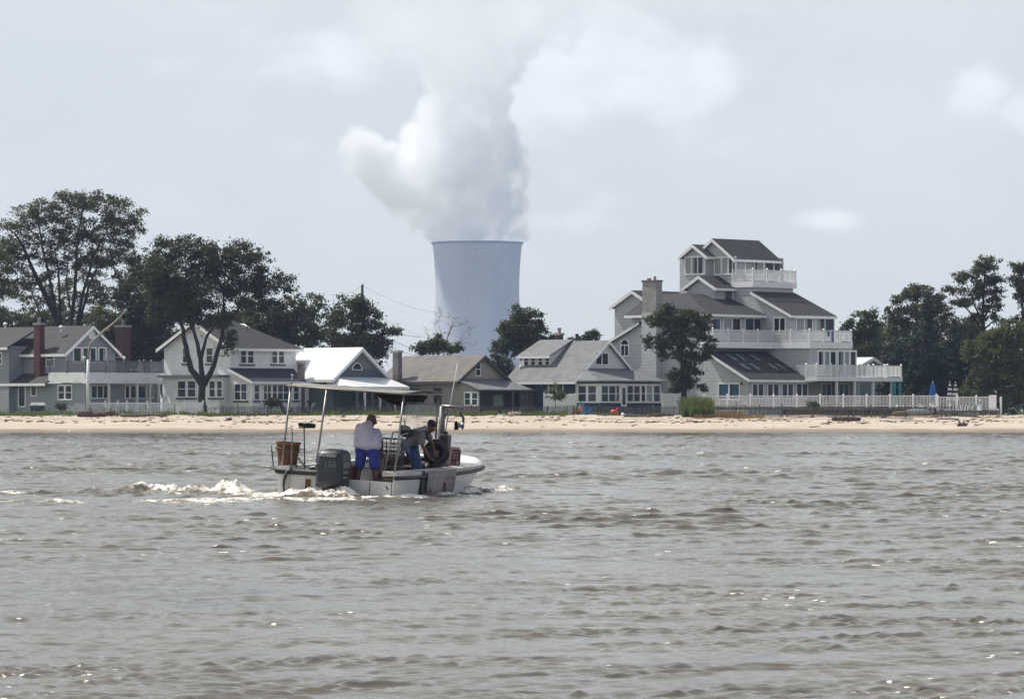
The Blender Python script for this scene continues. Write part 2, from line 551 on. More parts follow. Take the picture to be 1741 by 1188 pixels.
    at.data.foreach_set("value", fo.ravel().astype(np.float32))
    me.update(calc_edges=True)
    o = bpy.data.objects.new("water", me)
    COL.objects.link(o)
    tag(o, "choppy grey brown bay water in front of the beach", "water", kind="structure")
    m = NT("bay_water")
    fa = m.node("ShaderNodeAttribute", attribute_name="foam_glint")
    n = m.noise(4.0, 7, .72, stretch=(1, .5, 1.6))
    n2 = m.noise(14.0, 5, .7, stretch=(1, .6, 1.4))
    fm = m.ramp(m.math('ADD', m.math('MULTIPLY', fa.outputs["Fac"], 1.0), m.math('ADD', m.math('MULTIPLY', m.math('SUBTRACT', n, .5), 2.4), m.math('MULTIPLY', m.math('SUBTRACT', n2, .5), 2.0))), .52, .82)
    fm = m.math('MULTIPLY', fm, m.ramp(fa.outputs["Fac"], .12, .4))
    silt = m.mix(m.ramp(m.noise(.22, 3), .3, .7), (.092, .081, .066, 1), (.122, .109, .09, 1))
    churn = m.mix(m.ramp(fa.outputs["Fac"], .1, .9, 0, .8), silt, (.30, .25, .17, 1))
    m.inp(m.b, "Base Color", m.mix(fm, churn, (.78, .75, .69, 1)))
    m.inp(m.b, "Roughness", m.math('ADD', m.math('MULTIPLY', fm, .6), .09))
    m.b.inputs["IOR"].default_value = 1.333
    rip = m.noise(15.0, 5, .65, stretch=(.6, 1.0, 1))
    m.bump(m.math('ADD', rip, m.math('MULTIPLY', fm, .6)), .45, .02)
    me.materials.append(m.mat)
    return o


make_water()


# ------------------------------------------------------------------ land: one sheet from below the waterline to the horizon
def shore_y(x): return 318 + 1.0 * math.sin(x * .06) + .4 * math.sin(x * .19 + 1) + .02 * x * -1


def land_z(x, y):
    t = y - shore_y(x)
    if t < 0: return max(-.9, t * .07)
    s = min(1, t / 30.0)
    z = 1.24 * (1 - (1 - s) ** 1.6)
    z += .03 * math.sin(x * .7 + y * .3) * min(1, t / 6) * (1 if t < 60 else 0) + .025 * math.sin(x * 1.7 - y * .9) * min(1, t / 6) * (1 if t < 60 else 0)
    z += .03 * math.exp(-((t - 27) / 3.5) ** 2) * (1 + math.sin(x * .35) + .5 * math.sin(x * .9 + 2))
    return z


def make_land():
    xs = [-4000, -1500, -600, -250, -140] + [-100 + .5 * i for i in range(401)] + [140, 250, 600, 1500, 4000]
    ys = [300, 308] + [313 + .5 * i for i in range(100)] + [364, 366, 370, 380, 400, 450, 600, 1000, 2000, 4500, 12000]
    v = [(x, y, land_z(x, y)) for y in ys for x in xs]
    n = len(xs)
    f = [(j * n + i, j * n + i + 1, (j + 1) * n + i + 1, (j + 1) * n + i) for j in range(len(ys) - 1) for i in range(n - 1)]
    m = NT("beach_sand")
    g = m.node("ShaderNodeNewGeometry"); sp = m.node("ShaderNodeSeparateXYZ"); m.l.new(g.outputs["Position"], sp.inputs[0])
    n1 = m.noise(.5, 6, .65, stretch=(.5, 1.6, 1)); n2 = m.noise(3, 5, .7)
    sand = m.mix(m.ramp(n1, .3, .7), (.42, .355, .28, 1), (.52, .45, .37, 1))
    sand = m.mix(m.ramp(n2, .55, .8, 0, .5), sand, (.30, .24, .18, 1))
    wet = m.mix(m.ramp(n1, .3, .7), (.20, .155, .115, 1), (.27, .21, .16, 1))
    edge = m.math('ADD', sp.outputs[2], m.math('MULTIPLY', m.math('SUBTRACT', n1, .5), .35))
    c = m.mix(m.ramp(edge, .10, .34), wet, sand)
    # a line of dried weed left by the last high water
    wr = m.math('ABSOLUTE', m.math('SUBTRACT', m.math('ADD', sp.outputs[2], m.math('MULTIPLY', m.math('SUBTRACT', m.noise(.12, 3), .5), .25)), .98))
    c = m.mix(m.math('MULTIPLY', m.ramp(wr, .05, .015), m.ramp(m.noise(1.1, 5, .7, stretch=(.5, 1, 1)), .44, .6)), c, (.12, .085, .06, 1))
    # lawn behind the beach
    gr = m.mix(m.ramp(n2, .3, .7), (.055, .075, .025, 1), (.12, .13, .05, 1))
    yy = m.math('ADD', sp.outputs[1], m.math('ADD', m.math('MULTIPLY', m.math('SUBTRACT', n1, .5), 6.0), m.ramp(sp.outputs[0], 2.0, 8.0, 0, -2.5)))
    c = m.mix(m.ramp(yy, 344.6, 346.2), c, gr)
    deb = m.math('MULTIPLY', m.ramp(m.noise(2.2, 6, .75, stretch=(.35, 1.2, 1)), .56, .64), m.ramp(sp.outputs[2], .8, 1.1))
    c = m.mix(m.math('MULTIPLY', deb, .7), c, (.13, .095, .07, 1))
    m.inp(m.b, "Base Color", c)
    m.b.inputs["Roughness"].default_value = .95
    m.b.inputs["Specular IOR Level"].default_value = .2
    m.bump(n2, .5, .06)
    b = MB(); b.add(v, f)
    o = b.build("beach_ground", m.mat, smooth=True)
    tag(o, "pale sandy beach rising to the grassy house lots", "ground", kind="structure")


make_land()

# ------------------------------------------------------------------ cooling tower and its steam
TY = 3850.0
TS = S(TY)


def make_tower():
    base = P(811.5, 697, TY); base.z = 1.4
    t = empty("cooling_tower", base)
    tag(t, "huge pale concrete cooling tower far behind the cottages, steam rising from its top", "cooling tower")
    keys = [(413, 76.5), (425, 75), (440, 73.6), (460, 72.2), (480, 71.4), (500, 71.2), (520, 72.1), (540, 74.3), (565, 78.6), (590, 84), (620, 91.5), (650, 100), (680, 109), (690, 112)]
    zz = lambda py: EYE + (HY - py) / TS - base.z
    prof = [(r / TS, zz(py)) for py, r in keys]
    inner = [(r - 1.2, z) for r, z in prof]
    b = MB()
    b.lathe(prof[::-1] + inner, 96)
    m = NT("tower_concrete")
    tc = m.node("ShaderNodeTexCoord"); sp = m.node("ShaderNodeSeparateXYZ"); m.l.new(tc.outputs["Object"], sp.inputs[0])
    n = m.noise(.05, 6, .6, stretch=(1, 1, .35))
    c = m.mix(m.ramp(n, .3, .7), (.44, .45, .47, 1), (.52, .53, .55, 1))
    band = m.ramp(m.math('FRACT', m.math('DIVIDE', sp.outputs[2], 4.0)), .12, .0, 0, .25)
    c = m.mix(band, c, (.33, .33, .34, 1))
    st = m.noise(.16, 5, .65, stretch=(1, 1, .06))
    c = m.mix(m.ramp(st, .5, .75, 0, .18), c, (.34, .345, .36, 1))
    m.inp(m.b, "Base Color", c); m.b.inputs["Roughness"].default_value = .9
    b.build("shell", m.mat, t, smooth=True)
    r = MB()
    r0, z0 = prof[0]
    r.lathe([(r0 + .02, z0 - 1.2), (r0 + .9, z0 - 1.0), (r0 + .9, z0 + .5), (r0 - 1.3, z0 + .5), (r0 - 1.3, z0 - .5)], 96)
    r.build("rim", mat("rim_concrete", (.2, .2, .21), .9, .2, .1), t)
    lg = MB()
    rb = prof[-1][0]
    for k in range(36):
        a0, a1, a2 = (2 * math.pi * (k + q) / 36 for q in (0, .5, 1))
        top = (rb * math.cos(a1), rb * math.sin(a1), prof[-1][1] + .3)
        for a in (a0, a2):
            lg.bar((rb * 1.03 * math.cos(a), rb * 1.03 * math.sin(a), -1), top, .9)
    lg.build("support_legs", m.mat, t)


make_tower()


def make_plume():
    blobs = [(742, 400, 20), (765, 396, 28), (800, 396, 30), (838, 396, 28), (866, 402, 20), (888, 404, 15), (748, 370, 38), (800, 368, 50), (848, 368, 44), (878, 388, 22),
             (762, 335, 62), (834, 332, 56), (712, 322, 48), (676, 300, 44), (646, 284, 40), (622, 262, 40), (606, 246, 30), (600, 268, 28), (690, 275, 34), (690, 318, 48), (722, 282, 42), (665, 266, 26), (704, 228, 26), (712, 350, 40),
             (776, 280, 74), (842, 290, 52), (868, 258, 26), (786, 222, 72), (846, 232, 38), (736, 258, 46), (872, 300, 22), (778, 165, 62), (826, 176, 42), (735, 190, 30),
             (768, 118, 54), (828, 112, 54), (800, 62, 70), (862, 76, 58), (742, 58, 54), (692, 40, 50), (822, 5, 84), (900, 24, 58), (745, 0, 70), (690, -20, 60), (800, -55, 90), (890, -60, 80), (650, 20, 52), (945, 30, 56), (640, 80, 34)]
    mb = MB()
    r2 = random.Random(5)
    org = P(811.5, 697, TY)
    for (px, py, r) in blobs:
        c = P(px, py, TY) - org
        R = r / TS * 1.08
        y = r2.uniform(-.35, .35) * R
        mb.ball((c.x, y, c.z), (R, R, R), 16, 10)
        for _ in range(30):
            v = Vector((r2.gauss(0, 1), r2.gauss(0, 1), r2.gauss(0, 1))).normalized()
            q = R * r2.uniform(.14, .40)
            p = Vector((c.x, y, c.z)) + v * R * .9
            if p.z < 160 and (py > 395): continue
            mb.ball(p, q, 10, 7)
    o = mb.build("steam_plume", None)
    o.data.materials.clear()
    o.location = org
    tag(o, "white steam plume billowing from the cooling tower into the sky", "steam", kind="stuff")
    m = NT("steam")
    m.n.remove(m.b)
    vol = m.node("ShaderNodeVolumePrincipled")
    vol.inputs["Color"].default_value = (1, 1, 1, 1)
    vol.inputs["Density Attribute"].default_value = "density"
    vol.inputs["Anisotropy"].default_value = .5
    tc = m.node("ShaderNodeTexCoord"); sp = m.node("ShaderNodeSeparateXYZ"); m.l.new(tc.outputs["Object"], sp.inputs[0])
    n = m.noise(.042, 5, .62)
    hgt = m.ramp(sp.outputs[2], 265, 375, 1.0, .15)
    low = m.ramp(sp.outputs[2], 152, 163, .0, 1.0)
    m.inp(vol, "Density", m.math('MULTIPLY', m.math('MULTIPLY', m.ramp(n, .40, .55, .08, 1.0), hgt), m.math('MULTIPLY', low, .09)))
    m.l.new(vol.outputs[0], m.out.inputs["Volume"])
    ng = bpy.data.node_groups.new("steam_volume", 'GeometryNodeTree')
    ng.interface.new_socket("Geometry", in_out='INPUT', socket_type='NodeSocketGeometry')
    ng.interface.new_socket("Geometry", in_out='OUTPUT', socket_type='NodeSocketGeometry')
    gi, go = ng.nodes.new("NodeGroupInput"), ng.nodes.new("NodeGroupOutput")
    mv = ng.nodes.new("GeometryNodeMeshToVolume")
    mv.resolution_mode = 'VOXEL_SIZE'
    mv.inputs["Density"].default_value = 1.0
    mv.inputs["Voxel Size"].default_value = 1.6
    mv.inputs["Interior Band Width"].default_value = 3.0
    sm = ng.nodes.new("GeometryNodeSetMaterial")
    sm.inputs["Material"].default_value = m.mat
    ng.links.new(gi.outputs[0], mv.inputs[0]); ng.links.new(mv.outputs[0], sm.inputs[0]); ng.links.new(sm.outputs[0], go.inputs[0])
    md = o.modifiers.new("steam", 'NODES'); md.node_group = ng


make_plume()

# ------------------------------------------------------------------ houses
M['sid_grey'] = siding("grey_lap_siding", (.45, .46, .475), .30, .62)
M['sid_grey2'] = siding("cool_grey_siding", (.27, .29, .32), .2, .35)
M['sid_white'] = siding("white_lap_siding", (.80, .80, .81), .2, .22, dirt=(.42, .42, .41))
M['sid_tan'] = siding("tan_siding", (.30, .275, .235), .2, .3, dirt=(.18, .16, .14))
M['sid_teal'] = siding("slate_teal_siding", (.075, .105, .12), .2, .3)
M['sid_taupe'] = siding("taupe_gable_shingles", (.16, .17, .16), .15, .3)
M['sid_blue'] = siding("deep_blue_siding", (.012, .035, .07), .2, .3)
M['sid_whitegable'] = siding("white_gable_boards", (.72, .72, .73), .22, .2)
M['peeling'] = siding("peeling_tan_boards", (.36, .31, .26), .2, .3, dirt=(.14, .045, .03))
M['roof_black'] = shingles("charcoal_shingles", (.022, .022, .025))
M['roof_brown'] = shingles("grey_brown_shingles", (.038, .035, .037))
M['roof_grey'] = shingles("pale_grey_shingles", (.17, .175, .18))
M['roof_tan'] = shingles("weathered_tan_shingles", (.15, .14, .125))
M['roof_navy'] = shingles("blue_black_shingles", (.014, .018, .03))
M['metal_white'] = mat("white_standing_seam_metal", (.80, .81, .82), .32, .05, 2, spec=.6)
M['deck_grey'] = mat("grey_rail_paint", (.14, .15, .17), .6, .15, 4)
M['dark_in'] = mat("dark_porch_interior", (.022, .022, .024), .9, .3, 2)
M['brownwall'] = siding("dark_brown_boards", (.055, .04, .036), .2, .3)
M['teal'] = mat("teal_paint", (.03, .32, .30), .5, .1, 3)
M['sill_dark'] = mat("dark_sill_paint", (.03, .032, .045), .5, .1, 3)


class House:
    def __init__(s, name, label, cat, px, Y, theta=43.0, gz=1.25, group=None):
        s.th = math.radians(theta)
        s.o = Vector(((px - CX) / F * Y, Y, gz))
        s.B = Vector((math.sin(s.th), math.cos(s.th)))
        s.A = Vector((-math.cos(s.th), math.sin(s.th)))
        s.root = empty(name, s.o, math.radians(90) - s.th)
        tag(s.root, label, cat, group)

    def ray(s, px, py):
        d = Vector(((px - CX) / F, 1.0))
        o = Vector((-s.o.x, -s.o.y))
        return (o.dot(s.B), o.dot(s.A)), (d.dot(s.B), d.dot(s.A)), (HY - py) / F

    def hx(s, c, px, py):
        o, d, k = s.ray(px, py)
        t = (c - o[0]) / d[0]
        return o[1] + t * d[1], EYE + k * t - s.o.z

    def hy(s, c, px, py):
        o, d, k = s.ray(px, py)
        t = (c - o[1]) / d[1]
        return o[0] + t * d[0], EYE + k * t - s.o.z

    def zx(s, c, px, py): return s.hx(c, px, py)[1]
    def zy(s, c, px, py): return s.hy(c, px, py)[1]

    def box(s, name, x0, x1, y0, y1, z0, z1, m, parent=None, bevel=0):
        return MB().box(min(x0, x1), max(x0, x1), min(y0, y1), max(y0, y1), z0, z1).build(name, m, parent or s.root, bevel=bevel)

    def wall_ridge_y(s, x0, x1, y0, y1, ze0, zr, ze1, xr, m, z0=0, name="wall", parent=None):
        """gable ends on the y planes"""
        return MB().prism([(x0, y0, z0), (x1, y0, z0), (x1, y0, ze1), (xr, y0, zr), (x0, y0, ze0)], (0, y1 - y0, 0)).build(name, m, parent or s.root)

    def wall_ridge_x(s, y0, y1, x0, x1, ze0, zr, ze1, yr, m, z0=0, name="wall", parent=None):
        return MB().prism([(x0, y0, z0), (x0, y1, z0), (x0, y1, ze1), (x0, yr, zr), (x0, y0, ze0)], (x1 - x0, 0, 0)).build(name, m, parent or s.root)

    def roof_y(s, x0, x1, y0, y1, ze0, zr, ze1, xr, m, ov=.4, t=.18, gx=.35, tm=None, name="roof"):
        """ridge along y; ov = eave overhang, gx = overhang at the gables"""
        k0, k1 = (zr - ze0) / (xr - x0), (zr - ze1) / (x1 - xr)
        a0, a1 = x0 - ov, x1 + ov
        za0, za1 = ze0 - k0 * ov, ze1 - k1 * ov
        b = MB()
        g0, g1 = y0 - gx, y1 + gx
        b.slab([(a0, g0, za0 + t), (xr, g0, zr + t), (xr, g1, zr + t), (a0, g1, za0 + t)], t)
        b.slab([(xr, g0, zr + t), (a1, g0, za1 + t), (a1, g1, za1 + t), (xr, g1, zr + t)], t)
        r = b.build(name, m, s.root)
        f = MB()
        h = .3
        for (p, q) in (((a0, za0), (xr, zr)), ((xr, zr), (a1, za1))):
            f.prism([(p[0], g0 - .045, p[1] + t - .03), (q[0], g0 - .045, q[1] + t - .03), (q[0], g0 - .045, q[1] + t - .03 - h), (p[0], g0 - .045, p[1] + t - .03 - h)], (0, .04, 0))
        f.box(a0 - .05, a0 - .004, g0, g1, za0 - .08, za0 + t - .03)
        f.box(a1 + .004, a1 + .05, g0, g1, za1 - .08, za1 + t - .03)
        f.build("fascia", tm or M['trim'], r)
        return r

    def roof_x(s, y0, y1, x0, x1, ze0, zr, ze1, yr, m, ov=.4, t=.18, gx=.35, tm=None, name="roof", hip1=0):
        """ridge along x; hip1 = how far the x1 end is hipped back"""
        k0, k1 = (zr - ze0) / (yr - y0), (zr - ze1) / (y1 - yr)
        a0, a1 = y0 - ov, y1 + ov
        za0, za1 = ze0 - k0 * ov, ze1 - k1 * ov
        g0, g1 = x0 - gx, x1 + gx
        b = MB()
        gr = g1 - hip1
        b.slab([(g0, a0, za0 + t), (g1, a0, za0 + t), (gr, yr, zr + t), (g0, yr, zr + t)], t)
        b.slab([(g0, yr, zr + t), (gr, yr, zr + t), (g1, a1, za1 + t), (g0, a1, za1 + t)], t)
        if hip1: b.slab([(g1, a0, za0 + t), (g1, a1, za1 + t), (gr, yr, zr + t)], t)
        r = b.build(name, m, s.root)
        f = MB(); h = .3
        for (p, q) in (((a0, za0), (yr, zr)), ((yr, zr), (a1, za1))):
            f.prism([(g0 - .045, p[0], p[1] + t - .03), (g0 - .045, q[0], q[1] + t - .03), (g0 - .045, q[0], q[1] + t - .03 - h), (g0 - .045, p[0], p[1] + t - .03 - h)], (.04, 0, 0))
        f.box(g0, g1, a0 - .05, a0 - .004, za0 - .08, za0 + t - .03)
        if hip1: f.box(g1 + .004, g1 + .05, a0, a1, za0 - .08, za0 + t - .03)
        f.build("fascia", tm or M['trim'], r)
        return r

    def planes(s, name, polys, m, t=.16, fascia=None, parent=None):
        b = MB()
        for p in polys: b.slab(p, t)
        r = b.build(name, m, parent or s.root)
        if fascia:
            f = MB()
            for (p, q) in fascia:
                p, q = Vector(p), Vector(q)
                d = (q - p); d.z = 0
                n = Vector((d.y, -d.x, 0)).normalized()
                if n.x + n.y > 0: n = -n
                h = .26
                f.prism([p + n * .005 + Vector((0, 0, -.03)), q + n * .005 + Vector((0, 0, -.03)), q + n * .005 + Vector((0, 0, -h)), p + n * .005 + Vector((0, 0, -h))], n * .045)
            f.build("fascia", M['trim'], r)
        return r

    def win(s, ax, c, px0, py0, px1, py1, n=1, glass='glass', fr='trim', rail=False, sill=None, fw=.1, name="window", mw=None, parent=None, arch=False):
        """a window filling the pixel box on the wall plane ax = c; n lights side by side, rail = meeting rail half way"""
        pc = (py0 + py1) / 2
        hit = s.hx if ax == 'x' else s.hy
        (u0, _), (u1, _) = hit(c, px0, pc), hit(c, px1, pc)
        um = (px0 + px1) / 2
        z1, z0 = hit(c, um, py0)[1], hit(c, um, py1)[1]
        if u0 > u1: u0, u1 = u1, u0
        fo, gl = MB(), MB()

        def bx(b, a0, a1, b0, b1, d0, d1):
            if ax == 'x': b.box(c - d1, c - d0, a0, a1, b0, b1)
            else: b.box(a0, a1, c - d1, c - d0, b0, b1)
        bx(fo, u0 - fw, u0, z0 - fw, z1 + fw, -.03, .07); bx(fo, u1, u1 + fw, z0 - fw, z1 + fw, -.03, .07)
        bx(fo, u0, u1, z1, z1 + fw, -.03, .07); bx(fo, u0, u1, z0 - fw, z0, -.03, .07)
        w = mw or fw
        for k in range(1, n):
            u = u0 + (u1 - u0) * k / n
            bx(fo, u - w / 2, u + w / 2, z0, z1, -.03, .06)
        if rail:
            zm = (z0 + z1) / 2
            bx(fo, u0, u1, zm - .03, zm + .03, -.03, .05)
        w_ = fo.build(name, M[fr] if isinstance(fr, str) else fr, parent or s.root)
        bx(gl, u0, u1, z0, z1, -.02, .02)
        gl.build("pane", M[glass] if isinstance(glass, str) else glass, w_)
        if sill:
            sl = MB(); bx(sl, u0 - fw - .06, u1 + fw + .06, z0 - fw - .14, z0 - fw - .003, -.03, .13)
            sl.build("sill", M[sill], w_)
        return w_

    def railing(s, pts, z, h=1.0, m='white', step=.13, post=1.9, parent=None, name="railing", bw=.045):
        """posts, rails and balusters along a path at floor height z"""
        b = MB()
        posts = []
        for i in range(len(pts) - 1):
            p, q = Vector((*pts[i], z)), Vector((*pts[i + 1], z))
            L = (q - p).length
            d = (q - p) / L
            b.bar(p + Vector((0, 0, h)), q + Vector((0, 0, h)), .07, .06)
            b.bar(p + Vector((0, 0, .1)), q + Vector((0, 0, .1)), .05, .05)
            k = int(L / step)
            for j in range(1, k):
                w = p + d * (L * j / k)
                b.box(w.x - bw / 2, w.x + bw / 2, w.y - bw / 2, w.y + bw / 2, z + .12, z + h - .02)
            kp = max(1, round(L / post))
            posts += [p + d * (L * j / kp) for j in range(kp + (1 if i == len(pts) - 2 else 0))]
        r = b.build(name, M[m], parent or s.root)
        for w in posts:
            pb = MB()
            pb.box(w.x - .07, w.x + .07, w.y - .07, w.y + .07, z - .05, z + h + .1)
            pb.add([(w.x - .09, w.y - .09, z + h + .1), (w.x + .09, w.y - .09, z + h + .1), (w.x + .09, w.y + .09, z + h + .1), (w.x - .09, w.y + .09, z + h + .1), (w.x, w.y, z + h + .19)],
                   [(0, 1, 4), (1, 2, 4), (2, 3, 4), (3, 0, 4), (3, 2, 1, 0)])
            pb.build("post", M[m], r)
        return r

    def chimney(s, x, y, w, d, z0, z1, m, cap=True, parent=None, pot=True):
        b = MB(); b.box(x - w / 2, x + w / 2, y - d / 2, y + d / 2, z0, z1 - .18)
        o = b.build("chimney", M[m], parent or s.root)
        if cap:
            c = MB(); c.box(x - w / 2 - .07, x + w / 2 + .07, y - d / 2 - .07, y + d / 2 + .07, z1 - .18, z1)
            c.build("cap", M['stone'] if m != 'stone' else M['brick_grey'], o)
        if pot:
            p = MB(); p.lathe([(.001, z1), (.14, z1), (.14, z1 + .35), (.2, z1 + .36), (.2, z1 + .46), (.001, z1 + .5)], 10, c=(x, y, 0)); p.build("flue", M['steel'], o)
        return o


def house_grey_left():
    h = House("cottage", "grey siding cottage with red brick chimney and dark railed deck over its porch", "house", 145, 361)
    zt = h.zx(0, 120, 633); ze = h.zx(0, 60, 651)
    yl = h.hx(0, -60, 650)[0]
    xr = h.hy(0, 276, 650)[0]
    h.box("wall", 0.0, xr - .5, 0.0, yl, 0, ze - .05, M['sid_grey2'])
    # deck over the ground floor
    yd = h.hx(0, 86, 640)[0]
    d = MB(); d.box(-.25, xr, -.25, yd, ze, zt); dk = d.build("deck", M['white'], h.root)
    h.box("awning", -.6, xr + .5, -.9, -.252, ze - .08, ze + .02, M['white'])
    h.railing([(-.2, yd), (-.2, -.2), (xr - .05, -.2), (xr - .05, 3.0)], zt, 1.0, 'deck_grey', .14, 2.1)
    # lean-to roof along the left side
    yq = h.hx(-.6, 8, 650)[0]
    h.planes("lean_to_roof", [[(-.7, yd - .1, ze), (-.7, yl, ze), (1.05, yl, ze + .85), (1.05, yd - .1, ze + .85)]], M['roof_brown'], .14,
             fascia=[((-.7, yl, ze), (-.7, yd - .1, ze))])
    # upper floor
    xu, yu = 1.05, None
    o = h.hx(xu, 112, 600); yu = o[0]
    x1 = h.hy(yu, 196, 600)[0]
    zu = h.hx(xu, 112, 598)[1]; zr = h.hy(yu, 154, 553)[1]
    xm = (xu + x1) / 2
    h.wall_ridge_y(xu, x1, yu, yl, zu, zr - .2, zu, xm, M['sid_grey2'], z0=zt - .4, name="upper_wall")
    h.roof_y(xu, x1, yu, yl, zu, zr - .2, zu, xm, M['roof_brown'], ov=.45, gx=.4)
    for (a, b, g) in ((125, 137, 'glass_soft'), (141, 150, 'glass_soft'), (153, 162, 'glass_soft'), (168, 179, 'glass_curtain')):
        h.win('y', yu, a, 592, b, 615, 1, g, rail=False)
    v = MB(); cx, cz = h.hy(yu, 156, 569)
    v.lathe([(.001, .06), (.36, .06), (.42, .03), (.42, -.02)], 20, axis='Y'); vo = v.build("round_vent", M['white'], h.root); vo.location = (cx, yu - .02, cz); vo.rotation_euler = (0, 0, math.pi)
    h.win('x', xu, 80, 600, 92, 622, 1, 'glass_curtain', rail=True)
    cy_, cz0 = h.hx(xu - .3, 67, 640)
    h.chimney(xu - .32, cy_, .6, .78, ze, h.hx(xu - .3, 67, 549)[1], 'brick')
    # a second stack behind the ridge
    x2, z2 = h.hy(yu + 7, 209, 553)
    h.chimney(x2, yu + 7, 1.0, 1.0, 0, z2, 'brick_dark')
    # the projecting wing at the far left
    yw0, yw1 = h.hx(-.7, 15, 600)[0], yl
    zw = h.hx(-.7, 5, 588)[1]
    h.box("side_wing", -.7, 2.2, yw0, yw1, 0, zw, M['sid_grey2'])
    h.planes("wing_roof", [[(-1.1, yw0 - .3, zw - .1), (-1.1, yw1, zw - .1), (2.4, yw1, zw + 1.6), (2.4, yw0 - .3, zw + 1.6)]], M['roof_brown'], .16, fascia=[((-1.1, yw1, zw - .1), (-1.1, yw0 - .3, zw - .1))])
    h.win('x', -.7, -4, 601, 3, 618, 1, 'glass', rail=True)
    # ground floor openings
    h.win('x', 0, 16, 655, 23, 672, 1, 'glass'); h.win('x', 0, 54, 655, 62, 672, 1, 'glass_soft')
    dr = h.win('x', 0, 33, 657, 43, 690, 1, 'glass', name="door")
    h.win('x', 0, 100, 656, 122, 678, 2, 'glass', rail=True, mw=.22)
    for px in (132, 137, 149, 185, 233, 255, 270):
        ax = h.hy(-.7, px, 670)[0] if px > 145 else None
        if ax is not None:
            h.box("column", ax - .09, ax + .09, -.79, -.61, 0, ze - .08, M['white'])
    for (a, b, n, g) in ((155, 185, 3, 'glass_teal'), (213, 219, 1, 'glass'), (222, 247, 1, 'glass_teal'), (250, 259, 1, 'glass_teal')):
        h.win('y', 0, a, 656, b, 676, n, g)
    for (px, py) in ((9, 551), (104, 556)):
        q = MB(); yy, zz = h.hx(2.6, px, py); q.ball((2.6, yy, zz), (.2, .2, .17)); q.tube([(2.6, yy, zz - .7), (2.6, yy, zz)], .07)
        q.build("roof_vent", M['metal_white'], h.root, smooth=True)
    for px in (143, 211):
        q = MB(); xx, zz = h.hy(-.2, px, 610); q.tube([(xx, -.2, zt + .9), (xx, -.2, zz)], .035); q.ball((xx, -.2, zz + .1), .14); q.build("deck_lamp", M['trim'], h.root, smooth=True)


def house_white():
    h = House("farmhouse", "two storey white house with charcoal hipped roof and long row of porch windows", "house", 392, 361)
    x1 = h.hy(0, 503, 600)[0]; y1 = h.hx(0, 279, 600)[0]
    ze = h.hy(0, 392, 590)[1]
    zr = h.hx(x1 * .4, 345, 545)[1]
    ym = y1 / 2
    zr = ze + (HY - 545 - (HY - 590)) / S(366)
    h.wall_ridge_x(0, y1, 0, x1 - 2.2, ze, zr - .15, ze, ym, M['sid_white'], name="gable_wall")
    h.box("wall", x1 - 2.19, x1, 0.002, y1, 0, ze, M['sid_white'])
    rf = h.roof_x(0, y1, 0, x1, ze, zr - .15, ze, ym, M['roof_brown'], ov=.5, gx=.5, hip1=4.0)
    h.chimney(x1 * .42, ym + .4, .8, .8, zr - 1, zr + .75, 'brick', pot=False)
    v = MB(); v.tube([(4.6, ym * .62, zr - .85), (4.6, ym * .62, zr - .25)], .05); v.build("vent_pipe", M['dark_metal'], rf)
    for a, b in ((409, 430), (462, 482)):
        h.win('y', 0, a, 593, b, 617, 2, 'glass', rail=True, sill='sill_dark', mw=.25)
    for a, b in ((312, 319), (352, 362)):
        h.win('x', 0, a, 592, b, 616, 1, 'glass_teal', rail=True, sill='sill_dark')
    # front porch
    z_t = h.hy(0, 450, 626)[1]
    yp = -h.hx(0, 429, 650)[0]; yp = -abs(yp)
    z_e = h.hy(yp, 480, 648)[1]
    xp = h.hy(yp, 536, 660)[0]
    b = MB(); b.prism([(0.03, 0, 0), (0.03, yp, 0), (0.03, yp, z_e - .2), (0.03, -.003, z_t - .2)], (xp - .03, 0, 0)); b.build("porch_wall", M['sid_white'], h.root)
    h.planes("porch_roof", [[(-.35, yp - .35, z_e), (xp + .45, yp - .35, z_e), (xp + .2, 0, z_t), (-.35, 0, z_t)]], M['roof_navy'], .16,
             fascia=[((-.35, yp - .35, z_e), (xp + .45, yp - .35, z_e)), ((-.35, 0, z_t), (-.35, yp - .35, z_e))])
    h.win('x', .03, 400, 653, 420, 679, 2, 'glass_soft', rail=True, sill='sill_dark')
    for (a, bb, n) in ((432, 440, 1), (448, 460, 2), (463, 470, 1), (472, 490, 2), (499, 507, 1), (524, 531, 1)):
        h.win('y', yp, a, 655, bb, 679, n, 'glass_soft', rail=True, sill='sill_dark', fw=.08)
    h.win('y', yp, 512, 655, 518, 690, 1, 'glass_soft', name="door")
    # flat roofed room on the left side
    zf = h.hx(-1.0, 330, 639)[1]
    yf1 = h.hx(-1.0, 276, 660)[0]
    h.box("side_room", -1.0, -.004, .35, yf1, 0, zf - .12, M['sid_white'])
    h.box("flat_roof", -1.35, -.006, .15, yf1 + .3, zf - .12, zf + .08, M['deck_grey'])
    for (a, b, n) in ((303, 316, 1), (320, 333, 1), (357, 366, 1), (370, 378, 1)):
        h.win('x', -1.0, a, 648, b, 674, n, 'glass_soft', rail=True, sill='sill_dark')


